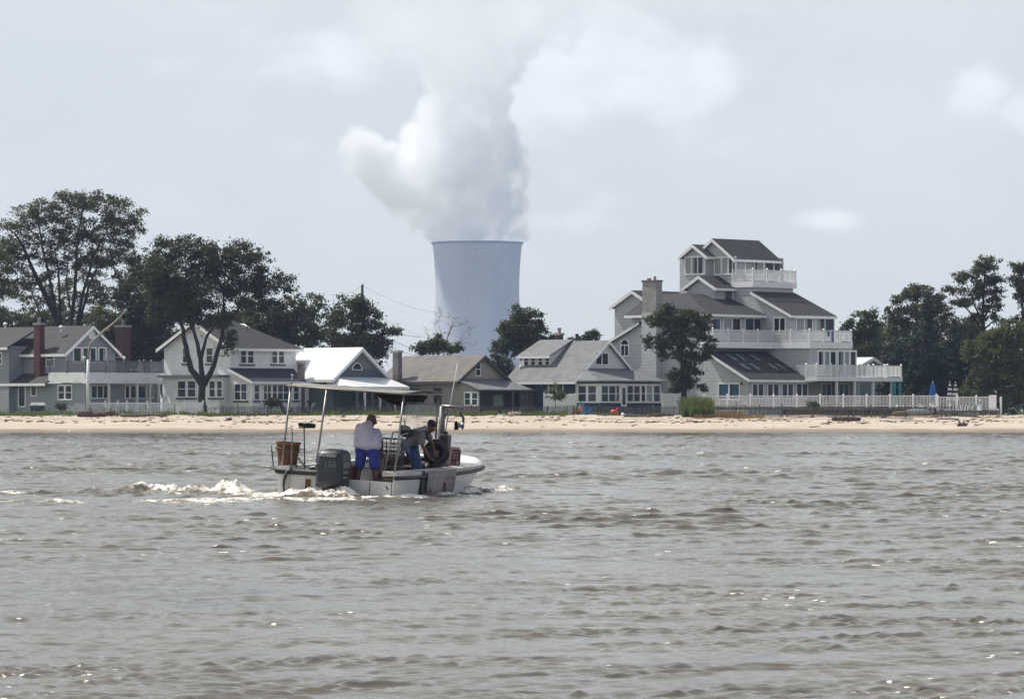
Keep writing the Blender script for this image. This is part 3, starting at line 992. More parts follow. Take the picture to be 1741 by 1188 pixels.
def house_teal():
    h = House("cottage", "slate teal cottage with brilliant white metal roof and half round gable window", "house", 566, 362)
    x1 = h.hy(0, 655, 640)[0]; y1 = h.hx(0, 478, 640)[0]
    ze = h.hy(0, 570, 641)[1]; zr = h.hy(0, 611, 591)[1]
    xm = x1 / 2
    h.wall_ridge_y(0, x1, 0, y1, ze, zr - .15, ze, xm, M['sid_teal'])
    # paler shingles in the top of the gable
    zs = h.hy(0, 611, 627)[1]
    k = (zr - .15 - ze) / xm
    g = MB(); xa = (zs - ze) / k
    g.prism([(xa + .05, -.03, zs), (x1 - xa - .05, -.03, zs), (xm, -.03, zr - .25)], (0, .028, 0)); g.build("gable_shingles", M['sid_taupe'], h.root)
    h.roof_y(0, x1, 0, y1, ze, zr - .15, ze, xm, M['metal_white'], ov=.5, gx=.45)
    sm = MB()
    for j in range(28):
        yy = -.3 + j * (y1 + .6) / 28
        zz = lambda x: zr - .15 + .18 - (xm - x) * k + .02
        sm.bar((-.45, yy, zz(-.45)), (xm - .05, yy, zz(xm - .05)), .03, .05)
    sm.build("roof_seams", M['metal_white'], h.root)
    # half round window
    cx, cz = h.hy(0, 606.5, 629)
    R = .52
    w = MB(); arc = [(cx + R * 1.22 * math.cos(math.pi * i / 14), -.08, cz + R * 1.25 * math.sin(math.pi * i / 14)) for i in range(15)]
    w.prism(arc, (0, .045, 0)); wo = w.build("window", M['trim'], h.root)
    p = MB(); p.prism([(cx + R * math.cos(math.pi * i / 14), -.1, cz + .06 + R * math.sin(math.pi * i / 14)) for i in range(15)], (0, .018, 0)); p.build("pane", M['glass'], wo)
    # wrap-round porch
    X0, Y0 = -.4, -3.4
    Xp = h.hy(Y0, 696, 655)[0]
    z_t, z_e = h.hy(0, 611, 641)[1], h.hy(Y0, 650, 657)[1]
    h.planes("porch_roof", [[(X0, Y0, z_e), (Xp, Y0, z_e), (x1 + .1, 0, z_t), (.3, 0, z_t)], [(X0, Y0, z_e), (.3, 0, z_t), (.3, .6, z_t), (X0, .6, z_e)], [(Xp, Y0, z_e), (Xp, 2.0, z_e), (x1 + .1, 2.0, z_t), (x1 + .1, 0, z_t)]],
             M['metal_white'], .14, fascia=[((X0, Y0, z_e), (Xp, Y0, z_e)), ((X0, .6, z_e), (X0, Y0, z_e))])
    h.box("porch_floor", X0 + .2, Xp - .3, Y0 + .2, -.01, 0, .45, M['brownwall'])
    n = 7
    for i in range(n):
        xx = X0 + .35 + (Xp - X0 - .9) * i / (n - 1)
        h.box("column", xx - .08, xx + .08, Y0 + .25, Y0 + .41, .45, z_e - .14, M['white'] if i % 2 else M['sid_teal'])
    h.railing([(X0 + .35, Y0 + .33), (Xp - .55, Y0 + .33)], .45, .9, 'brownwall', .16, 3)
    for a, b in ((600, 622), (632, 650)):
        h.win('y', 0, a, 655, b, 680, 2, 'glass', fr='sid_teal')
    yy, zz = h.hx(-.3, 518, 615)
    h.chimney(-.75, yy, .45, .5, 0, zz, 'brick_grey', pot=False)


def house_tan():
    h = House("bungalow", "tan bungalow with weathered roof, tall brick stack and peeling paint in its gable", "house", 777, 362)
    x1 = h.hy(0, 862, 646)[0]; y1 = h.hx(0, 650, 640)[0]
    ze = h.hy(0, 779, 647)[1]; zr = h.hy(0, 820, 604)[1]
    xm = x1 / 2
    h.wall_ridge_y(0, x1, 0, y1, ze, zr - .15, ze, xm, M['sid_tan'])
    k = (zr - .15 - ze) / xm
    g = MB(); g.prism([(.25, -.03, ze + .2), (x1 - .25, -.03, ze + .2), (xm, -.03, zr - .35)], (0, .027, 0)); g.build("gable_boards", M['peeling'], h.root)
    h.roof_y(0, x1, 0, y1, ze, zr - .15, ze, xm, M['roof_tan'], ov=.35, gx=.4, tm=M['brownwall'])
    h.win('y', -.03, 809, 617, 816, 638, 1, 'glass', rail=True, fw=.08)
    yy = h.hx(-.25, 676, 640)[0]
    h.chimney(-.28, yy, .5, .7, 0, h.hx(-.25, 676, 596)[1], 'brick_grey', pot=False)
    Y0 = h.hx(0, 813, 665)[0]
    Xp = h.hy(Y0, 930, 665)[0]
    z_e = h.hy(Y0, 870, 662)[1]; z_t = ze + .15
    h.planes("porch_roof", [[(-.3, Y0 - .35, z_e), (Xp + .3, Y0 - .35, z_e), (x1 + .3, 0, z_t), (-.05, 0, z_t)], [(Xp + .3, Y0 - .35, z_e), (Xp + .3, 3, z_e), (x1 + .3, 3, z_t), (x1 + .3, 0, z_t)]],
             M['roof_grey'], .12, fascia=None)
    b = MB(); b.prism([(0.02, 0, 0), (0.02, Y0, 0), (0.02, Y0, z_e - .14), (0.02, -.003, z_t - .16)], (.2, 0, 0)); b.build("porch_side_wall", M['sid_tan'], h.root)
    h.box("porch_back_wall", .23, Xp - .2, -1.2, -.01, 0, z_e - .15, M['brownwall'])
    h.box("porch_end_wall", Xp * .62, Xp - .1, Y0 + .05, Y0 + .2, 0, z_e - .15, M['wood_grey'])
    for px in (871, 905, 926):
        xx = h.hy(Y0, px, 670)[0]
        h.box("column", xx - .07, xx + .07, Y0 - .12, Y0 + .02, 0, z_e - .14, M['wood_grey'])
    q = h.win('y', -1.2, 838, 671, 855, 690, 1, mat("pale_green_door", (.30, .40, .36), .6), name="door", fr='wood_grey')
    h.win('x', .02, 791, 668, 812, 688, 2, 'glass_teal', rail=True, mw=.25)
    h.win('x', 0, 739, 661, 750, 687, 1, 'glass', fr='wood_grey', rail=True)
    h.win('x', 0, 700, 662, 712, 684, 1, 'glass', fr='wood_grey', rail=True)


def house_blue():
    h = House("cottage", "deep blue cottage with grey roof, white gable and a windowed sun porch", "house", 980, 362)
    x1 = h.hy(0, 1076, 640)[0]; y1 = h.hx(0, 868, 620)[0]
    ze = h.hx(0, 940, 643)[1]; zr = h.hy(0, 1031, 579)[1]
    xm = h.hy(0, 1031, 580)[0]
    k = (zr - .15 - ze) / xm
    ze1 = zr - .15 - k * (x1 - xm)
    h.wall_ridge_y(0, x1, 0, y1, ze, zr - .15, ze1, xm, M['sid_blue'])
    g = MB(); g.prism([(.06, -.03, ze - .1), (x1 - .06, -.03, ze - .1), (x1 - .06, -.03, ze1 + .02), (xm, -.03, zr - .2), (.06, -.03, ze + .0)], (0, .027, 0)); g.build("gable_boards", M['sid_whitegable'], h.root)
    r = h.roof_y(0, x1, 0, y1, ze, zr - .15, ze1, xm, M['roof_grey'], ov=.55, gx=.35)
    h.win('y', -.03, 1013, 601, 1033, 619, 2, 'glass', fw=.1)
    # shed dormer
    xd = 1.35
    ya, yb = h.hx(xd, 937, 612)[0], h.hx(xd, 888, 612)[0]
    zt = h.hx(xd, 910, 604)[1]; zroof = lambda x: ze + k * x + .17
    b = MB(); b.prism([(xd, ya, zroof(xd) - .4), (xd, ya, zt), (xm - .1, ya, zr - .1)], (0, yb - ya, 0)); b.build("dormer", M['sid_whitegable'], h.root)
    h.planes("dormer_roof", [[(xd - .45, ya - .25, zt - .02), (xd - .45, yb + .25, zt - .02), (xm, yb + .25, zr + .16), (xm, ya - .25, zr + .16)]], M['roof_grey'], .13, fascia=[((xd - .45, yb + .25, zt - .02), (xd - .45, ya - .25, zt - .02))])
    for a in (892, 904, 916, 928):
        h.win('x', xd, a, 606, a + 6.5, 621.5, 1, 'glass', rail=True, fw=.09)
    h.chimney(xm + .6, y1 * .78, .5, .5, zr - 1, zr + .75, 'brick_dark')
    v = MB(); yy, zz = h.hx(.9, 884, 618); v.tube([(.9, yy, zz - .6), (.9, yy, zz + .25)], .05); v.ball((.9, yy - .12, zz - .25), .13); v.build("roof_vent", M['metal_white'], r)
    h.box("corner_board", -.05, .05, -.05, .05, 0, ze - .1, M['trim'])
    yy = h.hx(0, 933, 655)[0]
    h.box("corner_board", -.06, -.002, yy - .08, yy + .08, 0, ze - .15, M['trim'])
    h.win('x', 0, 947, 649, 957, 690, 1, 'glass_soft', name="door")
    # sun porch
    Y0 = h.hx(0, 1018, 660)[0]
    Xp = h.hy(Y0, 1123, 660)[0]
    z_e = h.hy(Y0, 1060, 647)[1]; z_t = h.hy(0, 1040, 626)[1]
    xt0 = .9
    h.planes("porch_roof", [[(-.4, Y0 - .4, z_e), (Xp + .4, Y0 - .4, z_e), (x1 - .3, 0, z_t), (xt0, 0, z_t)], [(-.4, Y0 - .4, z_e), (xt0, 0, z_t), (xt0 - .4, 0.3, z_t - .3), (-.4, .3, z_e)], [(Xp + .4, Y0 - .4, z_e), (Xp + .4, 1.5, z_e), (x1 - .3, 1.5, z_t), (x1 - .3, 0, z_t)]],
             M['roof_grey'], .12)
    h.box("porch_wall", 0.03, Xp, Y0, -.03, 0, z_e - .1, M['trim'])
    b = MB(); zb_ = h.hy(Y0, 1060, 652)[1]; zc_ = h.hy(Y0, 1060, 685)[1]
    for (za, zb) in ((zb_, z_e - .11), (-.1, zc_)):
        b.box(.0, Xp + .03, Y0 - .03, Y0 - .002, za, zb); b.box(-.0, .028, Y0 - .001, -.04, za, zb)
    b.build("blue_band", M['sid_blue'], h.root)
    for (a, b, n, g) in ((1022, 1046, 2, 'glass_soft'), (1047, 1052, 1, 'glass_soft'), (1066, 1087, 2, 'glass_soft'), (1090, 1096, 1, 'glass'), (1099, 1108, 1, 'glass_curtain'), (1111, 1121, 1, 'glass_soft')):
        h.win('y', Y0, a, 656, b, 682, n, g, rail=True, fw=.12)
    h.win('y', Y0, 1057, 659, 1063, 688, 1, 'glass_soft', name="door", fw=.14)
    for a, b in ((984, 997), (1001, 1014)):
        h.win('x', .03, a, 656, b, 682, 1, 'glass_soft', rail=True, fw=.12)


def house_big():
    h = House("beach_mansion", "tall grey beach mansion of stacked storeys with white railed balconies and skylights", "house", 1273, 362)
    g, rb = M['sid_grey'], M['roof_black']
    XE, XM = 13.8, 8.0
    zb2 = h.zy(3.7, 1280, 592)      # underside of the long balcony
    zb2t = h.zy(3.7, 1280, 581)
    z_e1 = h.zy(-.4, 1330, 645); z_c = h.zy(5, 1260, 537); z_c2 = h.zy(1.9, 1390, 537)
    # ---- ground floor in front, lean-to roof with skylights
    zt1 = z_e1 + 5.0 * math.tan(math.radians(27)); yt1 = 4.6
    zl = lambda y: z_e1 + (y + .4) * (zt1 - z_e1) / 5.0
    w = MB(); w.prism([(0, 0, 0), (0, 5.2, 0), (0, 5.2, zl(5.2)), (0, 0, zl(0) - .17)], (XM - .01, 0, 0)); w.build("wall", g, h.root)
    r = h.planes("skylight_roof", [[(-.4, -.4, z_e1), (XM, -.4, z_e1), (XM, yt1, zt1), (-.4, yt1, zt1)]], rb, .2, fascia=[((-.4, -.4, z_e1), (XM + .5, -.4, z_e1)), ((-.4, yt1, zt1), (-.4, -.4, z_e1))])
    gl = M['glass_teal']
    for (u, v0) in ((1.1, 1.05), (2.5, 1.05), (5.1, 1.05), (6.2, 1.05), (1.3, 2.75), (2.6, 2.75), (4.5, 2.75)):
        sk = MB(); a, b = v0, v0 + 1.15
        sk.prism([(u, a, zl(a) + .12), (u + .62, a, zl(a) + .12), (u + .62, b, zl(b) + .12), (u, b, zl(b) + .12)], (0, 0, -.118))
        so = sk.build("skylight", M['dark_metal'], r)
        so2 = MB(); so2.prism([(u + .06, a + .06, zl(a + .06) + .13), (u + .56, a + .06, zl(a + .06) + .13), (u + .56, b - .06, zl(b - .06) + .13), (u + .06, b - .06, zl(b - .06) + .13)], (0, 0, -.008))
        so2.build("skylight_glass", M['glass_sky'], r)
    for a in (1279, 1305, 1329.5, 1354):
        h.win('y', 0, a, 653, a + 18, 676, 2, 'glass', mw=.14)
    h.win('x', 0, 1223, 653, 1257, 678, 2, 'glass_blue', mw=.14, name="sliding_door")
    for px in (1262, ):
        y_, z_ = h.hx(0, px, 652); q = MB(); q.ball((-.12, y_, z_), .12); q.build("wall_lamp", M['dark_metal'], h.root)
    # ---- main left wall and the storey under the hip roof
    yL = h.hx(0.2, 1091, 600)[0]
    w = MB(); w.box(.2, XM, 5.21, yL + 1.2, 0, z_c + .1); w.build("main_wall", g, h.root)
    zlow = lambda px, py: h.zx(.2, px, py)
    ya, yb = h.hx(.2, 1091, 560)[0], h.hx(.2, 1037, 590)[0]
    w = MB(); w.prism([(.21, yL + 1.21, 0), (.21, yb, 0), (.21, yb, zlow(1037, 585)), (.21, yL + 1.21, zlow(1082, 556))], (6, 0, 0)); w.build("low_wing_wall", g, h.root)
    h.planes("low_wing_roof", [[(-.15, yb + .2, zlow(1037, 582)), (6.2, yb + .2, zlow(1037, 582)), (6.2, ya, zlow(1091, 547)), (-.15, ya, zlow(1091, 547))]], rb, .2,
             fascia=[((-.15, yb + .2, zlow(1037, 582)), (-.15, ya, zlow(1091, 547)))])
    # arched window
    y0, z0 = h.hx(.2, 1063, 604); hw = .42
    z1 = h.hx(.2, 1063, 586)[1]
    fr = MB(); pts = [(.13, y0 - hw - .12, z0 - .12), (.13, y0 + hw + .12, z0 - .12)] + [(.13, y0 + (hw + .12) * math.cos(math.pi * i / 12), z1 + (hw + .12) * math.sin(math.pi * i / 12)) for i in range(13)]
    fr.prism(pts, (.05, 0, 0)); wo = fr.build("window", M['trim'], h.root)
    for s_ in (-1, 1):
        p = MB(); p.box(.11, .135, y0 + s_ * .23 - .17, y0 + s_ * .23 + .17, z0, z1 - .08); p.build("pane", M['glass'], wo)
    p = MB(); p.prism([(.11, y0 + hw * math.cos(math.pi * i / 12), z1 + .02 + hw * math.sin(math.pi * i / 12)) for i in range(13)], (.025, 0, 0)); p.build("pane", M['glass'], wo)
    # hip roof
    ze = z_c + .12; zt = ze + 1.95
    h.planes("hip_roof", [[(-.35, 4.5, ze), (XM - .02, 4.5, ze), (XM - .02, 9.9, zt), (3.4, 9.9, zt)], [(-.35, 4.5, ze), (3.4, 9.9, zt), (3.4, yL + 1.6, zt), (-.35, yL + 1.6, ze)], [(3.4, 9.9, zt), (XM - .02, 9.9, zt), (XM - .02, yL + 1.6, zt), (3.4, yL + 1.6, zt)]], rb, .2,
             fascia=[((-.35, 4.5, ze), (XM + .1, 4.5, ze)), ((-.35, yL + 1.6, ze), (-.35, 4.5, ze))])
    for (a, b, n, gl_) in ((1211, 1224, 1, 'glass_blue'), (1230, 1258, 2, 'glass_curtain'), (1267, 1295, 2, 'glass_curtain')):
        h.win('y', 5.21, a, 542, b, 566, n, gl_, name="sliding_door", mw=.1)
    # ---- right hand mass
    z_wt = h.zy(6.2, 1330, 490)
    w = MB(); w.prism([(XM, 1.9, zb2t - .3), (XM, 8.6, zb2t - .3), (XM, 8.6, z_wt), (XM, 6.2, z_wt), (XM, 6.2, z_c2 + 1.9), (XM, 1.9, z_c2 - .1)], (XE - XM, 0, 0)); w.build("upper_wall", g, h.root)
    z2t = h.zy(6.2, 1330, 497)
    h.planes("shed_roof", [[(XM - .35, 1.4, z_c2), (XE + .4, 1.4, z_c2), (XE + .2, 6.19, z2t), (XM - .35, 6.19, z2t)]], rb, .2, fascia=[((XM - .35, 1.4, z_c2), (XE + .4, 1.4, z_c2)), ((XM - .35, 6.19, z2t), (XM - .35, 1.4, z_c2))])
    h.win('x', XM, 1317, 541, 1335, 566, 2, 'glass')
    for (a, b) in ((1354, 1380), (1387, 1417)):
        h.win('y', 1.9, a, 542, b, 566, 2, 'glass_curtain', name="sliding_door")
    w = MB(); w.box(XM, XE, -.4, 8.5, h.zy(-.4, 1420, 648), zb2); w.build("second_storey_wall", g, h.root)
    w = MB(); w.box(XM + .1, XE - .1, 2.0, 8.4, 0, h.zy(-.4, 1420, 648) - .005); w.build("ground_storey_wall", g, h.root)
    h.win('y', -.4, 1391, 598, 1420, 640, 3, 'glass_curtain', name="french_door", fw=.16, mw=.22)
    h.win('y', -.4, 1425, 598, 1454, 640, 3, 'glass_curtain', name="french_door", fw=.16, mw=.22)
    # ---- long balcony
    d = MB(); d.box(-.5, XM - .003, 3.7, 5.2, zb2, zb2t); d.box(XM, XE + .15, -.6, 1.89, zb2 + .005, zb2t); d.box(XM - .2, XM - .004, -.6, 3.69, zb2, zb2t); d.build("balcony_floor", M['trim'], h.root)
    zr_ = zb2t
    h.railing([(-.4, 5.1), (-.4, 3.8), (XM - .1, 3.8), (XM - .1, -.5), (XE + .05, -.5), (XE + .05, 1.8)], zr_, 1.02, 'white', .13, 1.9)
    # ---- tower storey
    zT0 = z_wt; yT0, yT1 = 8.6, h.hx(XM, 1164, 450)[0]
    zTe = h.zx(XM, 1256, 436); yTm = h.hx(XM, 1214, 405)[0]; zTr = h.zx(XM, 1214, 405)
    h.wall_ridge_x(yT0, yT1 + .6, XM + .002, XE + .3, zTe, zTr - .2, zTe, yTm, g, z0=zt - 1.5, name="tower_wall")
    h.roof_x(yT0, 2 * yTm - yT0, XM, XE + .3, zTe, zTr - .2, zTe, yTm, rb, ov=.55, gx=.3, name="tower_roof")
    h.win('x', XM, 1216, 438.5, 1250, 465, 3, 'glass_curtain', fw=.12, mw=.12)
    for (a, b) in ((1267, 1297), (1300, 1330)):
        h.win('y', yT0, a, 440, b, 466, 2, 'glass_curtain', fw=.12, name="sliding_door")
    # bay at the top
    xb = XM - .9
    yb0, yb1 = h.hx(xb, 1200, 450)[0], h.hx(xb, 1162, 450)[0]
    zbe, zbr, ybm = h.zx(xb, 1181, 435), h.zx(xb, 1181, 417), (yb0 + yb1) / 2
    h.wall_ridge_x(yb0, yb1, xb, XM - .004, zbe, zbr - .1, zbe, ybm, g, z0=zt - .3, name="bay_wall")
    h.roof_x(yb0, yb1, xb, XM + .9, zbe, zbr - .1, zbe, ybm, rb, ov=.4, gx=.3, name="bay_roof")
    h.win('x', xb, 1166, 438, 1197, 465, 3, 'glass_curtain', fw=.12, mw=.1)
    # gabled bay below it
    xg = XM - 2.6
    yg0 = h.hx(xg, 1214, 488)[0]; ygm = h.hx(xg, 1191, 470)[0]; yg1 = 2 * ygm - yg0
    zge, zgr = h.zx(xg, 1214, 488), h.zx(xg, 1191, 470)
    h.wall_ridge_x(yg0, yg1, xg, XM - 1.0, zge, zgr - .1, zge, ygm, g, z0=ze, name="lower_bay_wall")
    h.roof_x(yg0, yg1, xg, XM - .01, zge, zgr - .1, zge, ygm, rb, ov=.45, gx=.3, name="lower_bay_roof")
    # top balcony
    zf = h.zy(6.2, 1330, 480)
    d = MB(); d.box(XM - .12, XE + .35, 6.05, 8.59, z_wt + .003, zf); d.build("balcony_floor", M['trim'], h.root)
    h.railing([(XM, 8.5), (XM, 6.15), (XE + .25, 6.15), (XE + .25, 8.5)], zf, 1.05, 'white', .13, 1.9)
    q = MB(); q.tube([(XM - .05, 8.5, zTe - .1), (XM - .05, 8.5, z_wt - 1.6)], .06); q.build("downpipe", M['trim'], h.root)
    # ---- chimney
    yc0, yc1 = h.hx(-.5, 1117, 520)[0], h.hx(-.5, 1092, 520)[0]
    zct = h.zx(-.5, 1104, 479); zcs = h.zx(-.5, 1104, 532)
    h.box("chimney_chase", -.6, .19, yc0, yc1, 0, zcs, g)
    st = MB(); st.box(-.55, .25, yc0 + .05, yc1 - .05, zcs + .003, zct); so = st.build("chimney", M['stone'], h.root)
    c = MB(); c.box(-.62, .32, yc0 - .02, yc1 + .02, zct + .002, zct + .14); c.build("cap", M['brick_grey'], so)
    c = MB(); c.tube([(-.15, yc0 + .55, zct + .14), (-.15, yc0 + .55, zct + .5)], .12); c.tube([(-.15, yc1 - .5, zct + .14), (-.15, yc1 - .5, zct + .33)], .2); c.build("flue", M['steel'], so)
    # ---- rear wing with its own gable
    x_ = 2.2
    yr0, yr1 = h.hx(x_, 1111, 540)[0], h.hx(x_, 1045, 540)[0]
    zre, zrr = h.zx(x_, 1045, 521), h.zx(x_, 1078, 494)
    h.wall_ridge_x(yr0, yr1, x_, x_ + 6, zre, zrr - .15, zre, (yr0 + yr1) / 2, g, name="rear_wing_wall")
    h.roof_x(yr0, yr1, x_, x_ + 6, zre, zrr - .15, zre, (yr0 + yr1) / 2, rb, ov=.4, gx=.3, name="rear_wing_roof")
    # ---- low balcony over the open terrace
    zl0, zl1 = h.zy(-1.7, 1460, 648), h.zy(-1.7, 1460, 641)
    xa, xb_ = h.hy(-1.7, 1388, 645)[0], h.hy(-1.7, 1532, 645)[0]
    d = MB(); d.box(xa, xb_ + .1, -1.8, -.41, zl0, zl1); d.box(XE + .01, xb_ + .1, -.409, 4, zl0, zl1); d.build("balcony_floor", M['trim'], h.root)
    h.railing([(xa + .05, -.5), (xa + .05, -1.7), (xb_, -1.7), (xb_, 3.9)], zl1, 1.05, 'white', .13, 2.1)
    for px in (1422, 1453, 1484, 1516):
        xx = h.hy(-1.6, px, 660)[0]
        h.box("column", xx - .1, xx + .1, -1.7, -1.5, 0, zl0 - .003, M['white'])
    for px in (1518.5, 1528):
        xx = h.hy(-1.75, px, 660)[0]
        h.box("terrace_curtain", xx - .14, xx + .14, -1.95, -1.81, .7, zl0 - .1, M['teal'])
    h.box("terrace_back_wall", XE + .3, xb_ - .2, 3.2, 3.4, 0, zl0 - .01, M['sid_grey2'])
    h.win('y', 2.0, 1397, 653, 1412, 684, 2, 'glass', name="sliding_door")
    h.win('y', 2.0, 1426, 653, 1442, 684, 2, 'glass_blue', name="sliding_door")
    return h


M['glass_sky'] = glass_mat("skylight_glass", (.16, .19, .20), .15)
house_grey_left(); house_white(); house_teal(); house_tan(); house_blue()
BIG = house_big()

# ------------------------------------------------------------------ trees and plants
def leaf_mat(name, col, trans=.35):
    m = NT(name)
    n = m.noise(.45, 4, .6)
    n2 = m.noise(3.0, 3, .6)
    c = m.mix(m.ramp(n, .3, .7), tuple(x * .7 for x in col) + (1,), tuple(x * 1.3 for x in col) + (1,))
    c = m.mix(m.ramp(n2, .35, .75, 0, .5), c, (col[0] * 1.6, col[1] * 1.45, col[2] * 1.2, 1))
    m.inp(m.b, "Base Color", c)
    m.b.inputs["Roughness"].default_value = .6
    m.b.inputs["Specular IOR Level"].default_value = .3
    t = m.node("ShaderNodeBsdfTranslucent"); m.l.new(c, t.inputs["Color"])
    mx = m.node("ShaderNodeMixShader"); mx.inputs[0].default_value = trans
    m.l.new(m.b.outputs[0], mx.inputs[1]); m.l.new(t.outputs[0], mx.inputs[2]); m.l.new(mx.outputs[0], m.out.inputs["Surface"])
    return m.mat


M['leaf_dark'] = leaf_mat("dark_foliage", (.046, .060, .019), .38)
M['leaf_mid'] = leaf_mat("mid_green_foliage", (.064, .085, .024), .4)
M['leaf_grey'] = leaf_mat("grey_green_foliage", (.078, .090, .036), .4)
M['leaf_yellow'] = leaf_mat("yellow_green_foliage", (.095, .118, .03), .35)
M['leaf_conifer'] = leaf_mat("conifer_foliage", (.024, .038, .018), .12)
M['grass_green'] = leaf_mat("green_grass", (.11, .145, .035), .45)
M['grass_dry'] = leaf_mat("dry_grass", (.22, .145, .07), .3)


def leaves_mesh(name, cen, size, mat_, parent, seed, aspect=.5, droop=0.0):
    rng = np.random.default_rng(seed)
    n = len(cen)
    u = rng.normal(size=(n, 3)); u[:, 2] -= droop
    u /= np.linalg.norm(u, axis=1)[:, None]
    w = rng.normal(size=(n, 3))
    v = np.cross(u, w); v /= np.linalg.norm(v, axis=1)[:, None]
    nn = np.cross(u, v)
    s = size * rng.uniform(.6, 1.35, n)
    a = u * s[:, None]; b = v * (s * aspect)[:, None]; k = nn * (s * .18)[:, None]
    co = np.stack([cen - a, cen + b + k, cen + a, cen - b + k], 1).reshape(-1, 3).astype(np.float32)
    me = bpy.data.meshes.new(name)
    me.vertices.add(n * 4); me.vertices.foreach_set("co", co.ravel())
    me.loops.add(n * 4); me.loops.foreach_set("vertex_index", np.arange(n * 4, dtype=np.int32))
    me.polygons.add(n); me.polygons.foreach_set("loop_start", np.arange(0, n * 4, 4, dtype=np.int32))
    me.update(calc_edges=True)
    me.materials.append(mat_)
    o = bpy.data.objects.new(name, me)
    COL.objects.link(o)
    o.parent = parent
    return o


def tree(name, label, base, Y, blobs, leaf, group=None, cat="tree", dens=1.0, size=.17, stems=None, r0=.28, bark='bark', gz=None, depth=1.0, clump=.62, seed=1, limbs=True, per=52):
    """base: pixel where the trunk meets the ground; blobs: (px, py, rx, ry) masses of foliage; stems: pixel paths of the trunk and main limbs"""
    s_ = S(Y)
    z0 = gz if gz is not None else land_z((base[0] - CX) / F * Y, Y) - .05
    org = Vector(((base[0] - CX) / F * Y, Y, z0))
    root = empty(name, org)
    tag(root, label, cat, group)
    rng = np.random.default_rng(seed)
    loc = lambda px, py, dy=0.0: P(px, py, Y) + Vector((0, dy, 0)) - org
    cen = []
    tb = MB()
    tops = []
    for st in (stems or [[base, (blobs[0][0], blobs[0][1])]]):
        k = len(st)
        ra = st[0][2] if len(st[0]) > 2 else r0
        dy = rng.uniform(-.6, .6)
        pts = []
        for i, p in enumerate(st):
            q = loc(p[0], p[1], dy * i / max(1, k - 1))
            if i == 0 and p[0] == base[0] and p[1] == base[1]: q.z = -.1
            pts.append(q)
        # smooth the path a little
        fine = [pts[0]]
        for i in range(k - 1):
            for t in (.33, .66, 1):
                q = pts[i].lerp(pts[i + 1], t) + Vector(rng.normal(0, .035, 3)) * (t < 1)
                fine.append(q)
        n = len(fine)
        tb.tube(fine, [max(.035, ra * (1 - .8 * i / (n - 1))) for i in range(n)], 7)
        tops += [(q, ra * (1 - .8 * i / (n - 1))) for i, q in enumerate(fine) if i > n * .35]
    for (px, py, rx, ry) in blobs:
        R = np.array([rx / s_, max(rx, ry) / s_ * depth * .9, ry / s_])
        dyb = rng.uniform(-.5, .5) * R[1] * .6
        c = np.array(loc(px, py, dyb))
        area = (R[0] * R[2] + R[0] * R[1] + R[1] * R[2])
        ncl = max(3, int(area * 4.6 * dens / (clump / .62) ** 2))
        d = rng.normal(size=(ncl, 3)); d /= np.linalg.norm(d, axis=1)[:, None]
        rad = rng.uniform(.25, 1.03, ncl) ** .6
        cc = c + d * rad[:, None] * R
        if limbs and tops:
            q = Vector(c)
            near = min(tops, key=lambda t: (t[0] - q).length + (0 if t[0].z < q.z else 2))
            mid = near[0].lerp(q, .5) + Vector(rng.normal(0, .12, 3))
            tb.tube([near[0], mid, q], [max(.03, near[1] * .5), max(.022, near[1] * .3), .015], 6)
            for j in range(min(ncl, 5)):
                e = Vector(cc[j])
                a0 = mid.lerp(q, rng.uniform(0, 1))
                tb.tube([a0, a0.lerp(e, .55) + Vector(rng.normal(0, .08, 3)), e], [.02, .014, .007], 4, cap=False)
        for j in range(ncl):
            r = clump * rng.uniform(.45, 1.15)
            m = int(per * 1.6 * rng.uniform(.5, 1.3) * (r / clump) ** 1.5)
            o = rng.normal(0, .5, (m, 3)) * np.array([1, 1, .62]) * r
            cen.append(cc[j] + o)
    cen = np.concatenate(cen)
    leaves_mesh("crown", cen, size * .78, M[leaf], root, seed + 100)
    tb.build("trunk", M[bark], root, smooth=True)
    return root


BK = "trees behind the cottages"
# big open tree at the far left
tree("shade_tree", "tallest open crowned tree behind the grey cottage, many bare stems fanning up", (112, 690), 384,
     [(30, 402, 34, 36), (62, 368, 42, 28), (112, 348, 46, 20), (165, 343, 42, 17), (208, 365, 36, 30), (228, 388, 18, 20), (180, 392, 50, 32), (120, 396, 50, 32), (72, 425, 34, 26), (212, 425, 26, 15), (20, 448, 22, 24), (140, 440, 44, 22), (225, 445, 20, 12), (35, 490, 22, 20), (60, 470, 22, 18), (95, 455, 24, 18), (180, 445, 26, 16), (150, 470, 22, 14), (10, 425, 24, 20), (85, 500, 14, 10), (170, 500, 18, 12), (205, 470, 22, 14)],
     'leaf_grey', BK, stems=[[(112, 690, .36), (112, 600), (95, 540), (62, 470), (40, 420), (25, 395)], [(112, 620, .2), (98, 545), (82, 460), (70, 400), (62, 365)], [(114, 620, .2), (103, 540), (100, 460), (92, 420)], [(116, 640, .26), (120, 560), (128, 480), (132, 410), (140, 350)],
                             [(118, 640, .24), (130, 560), (140, 500), (160, 430), (190, 375)], [(120, 620, .18), (136, 550), (150, 490), (165, 455), (205, 420)], [(118, 600, .15), (122, 540), (112, 480), (118, 420)]],
     dens=1.15, size=.15, clump=.66, seed=3, depth=.8)
tree("yellowing_tree", "yellow green tree cut by the picture edge beside the tallest tree", (-8, 690), 380,
     [(-4, 445, 26, 30), (2, 490, 24, 26), (-15, 540, 30, 40)], 'leaf_yellow', BK, seed=4)
tree("understory_tree", "low green tree peeking over the grey cottage roof", (38, 690), 392,
     [(20, 545, 34, 20), (60, 540, 30, 18), (45, 570, 60, 25)], 'leaf_mid', BK, seed=5, clump=.6)
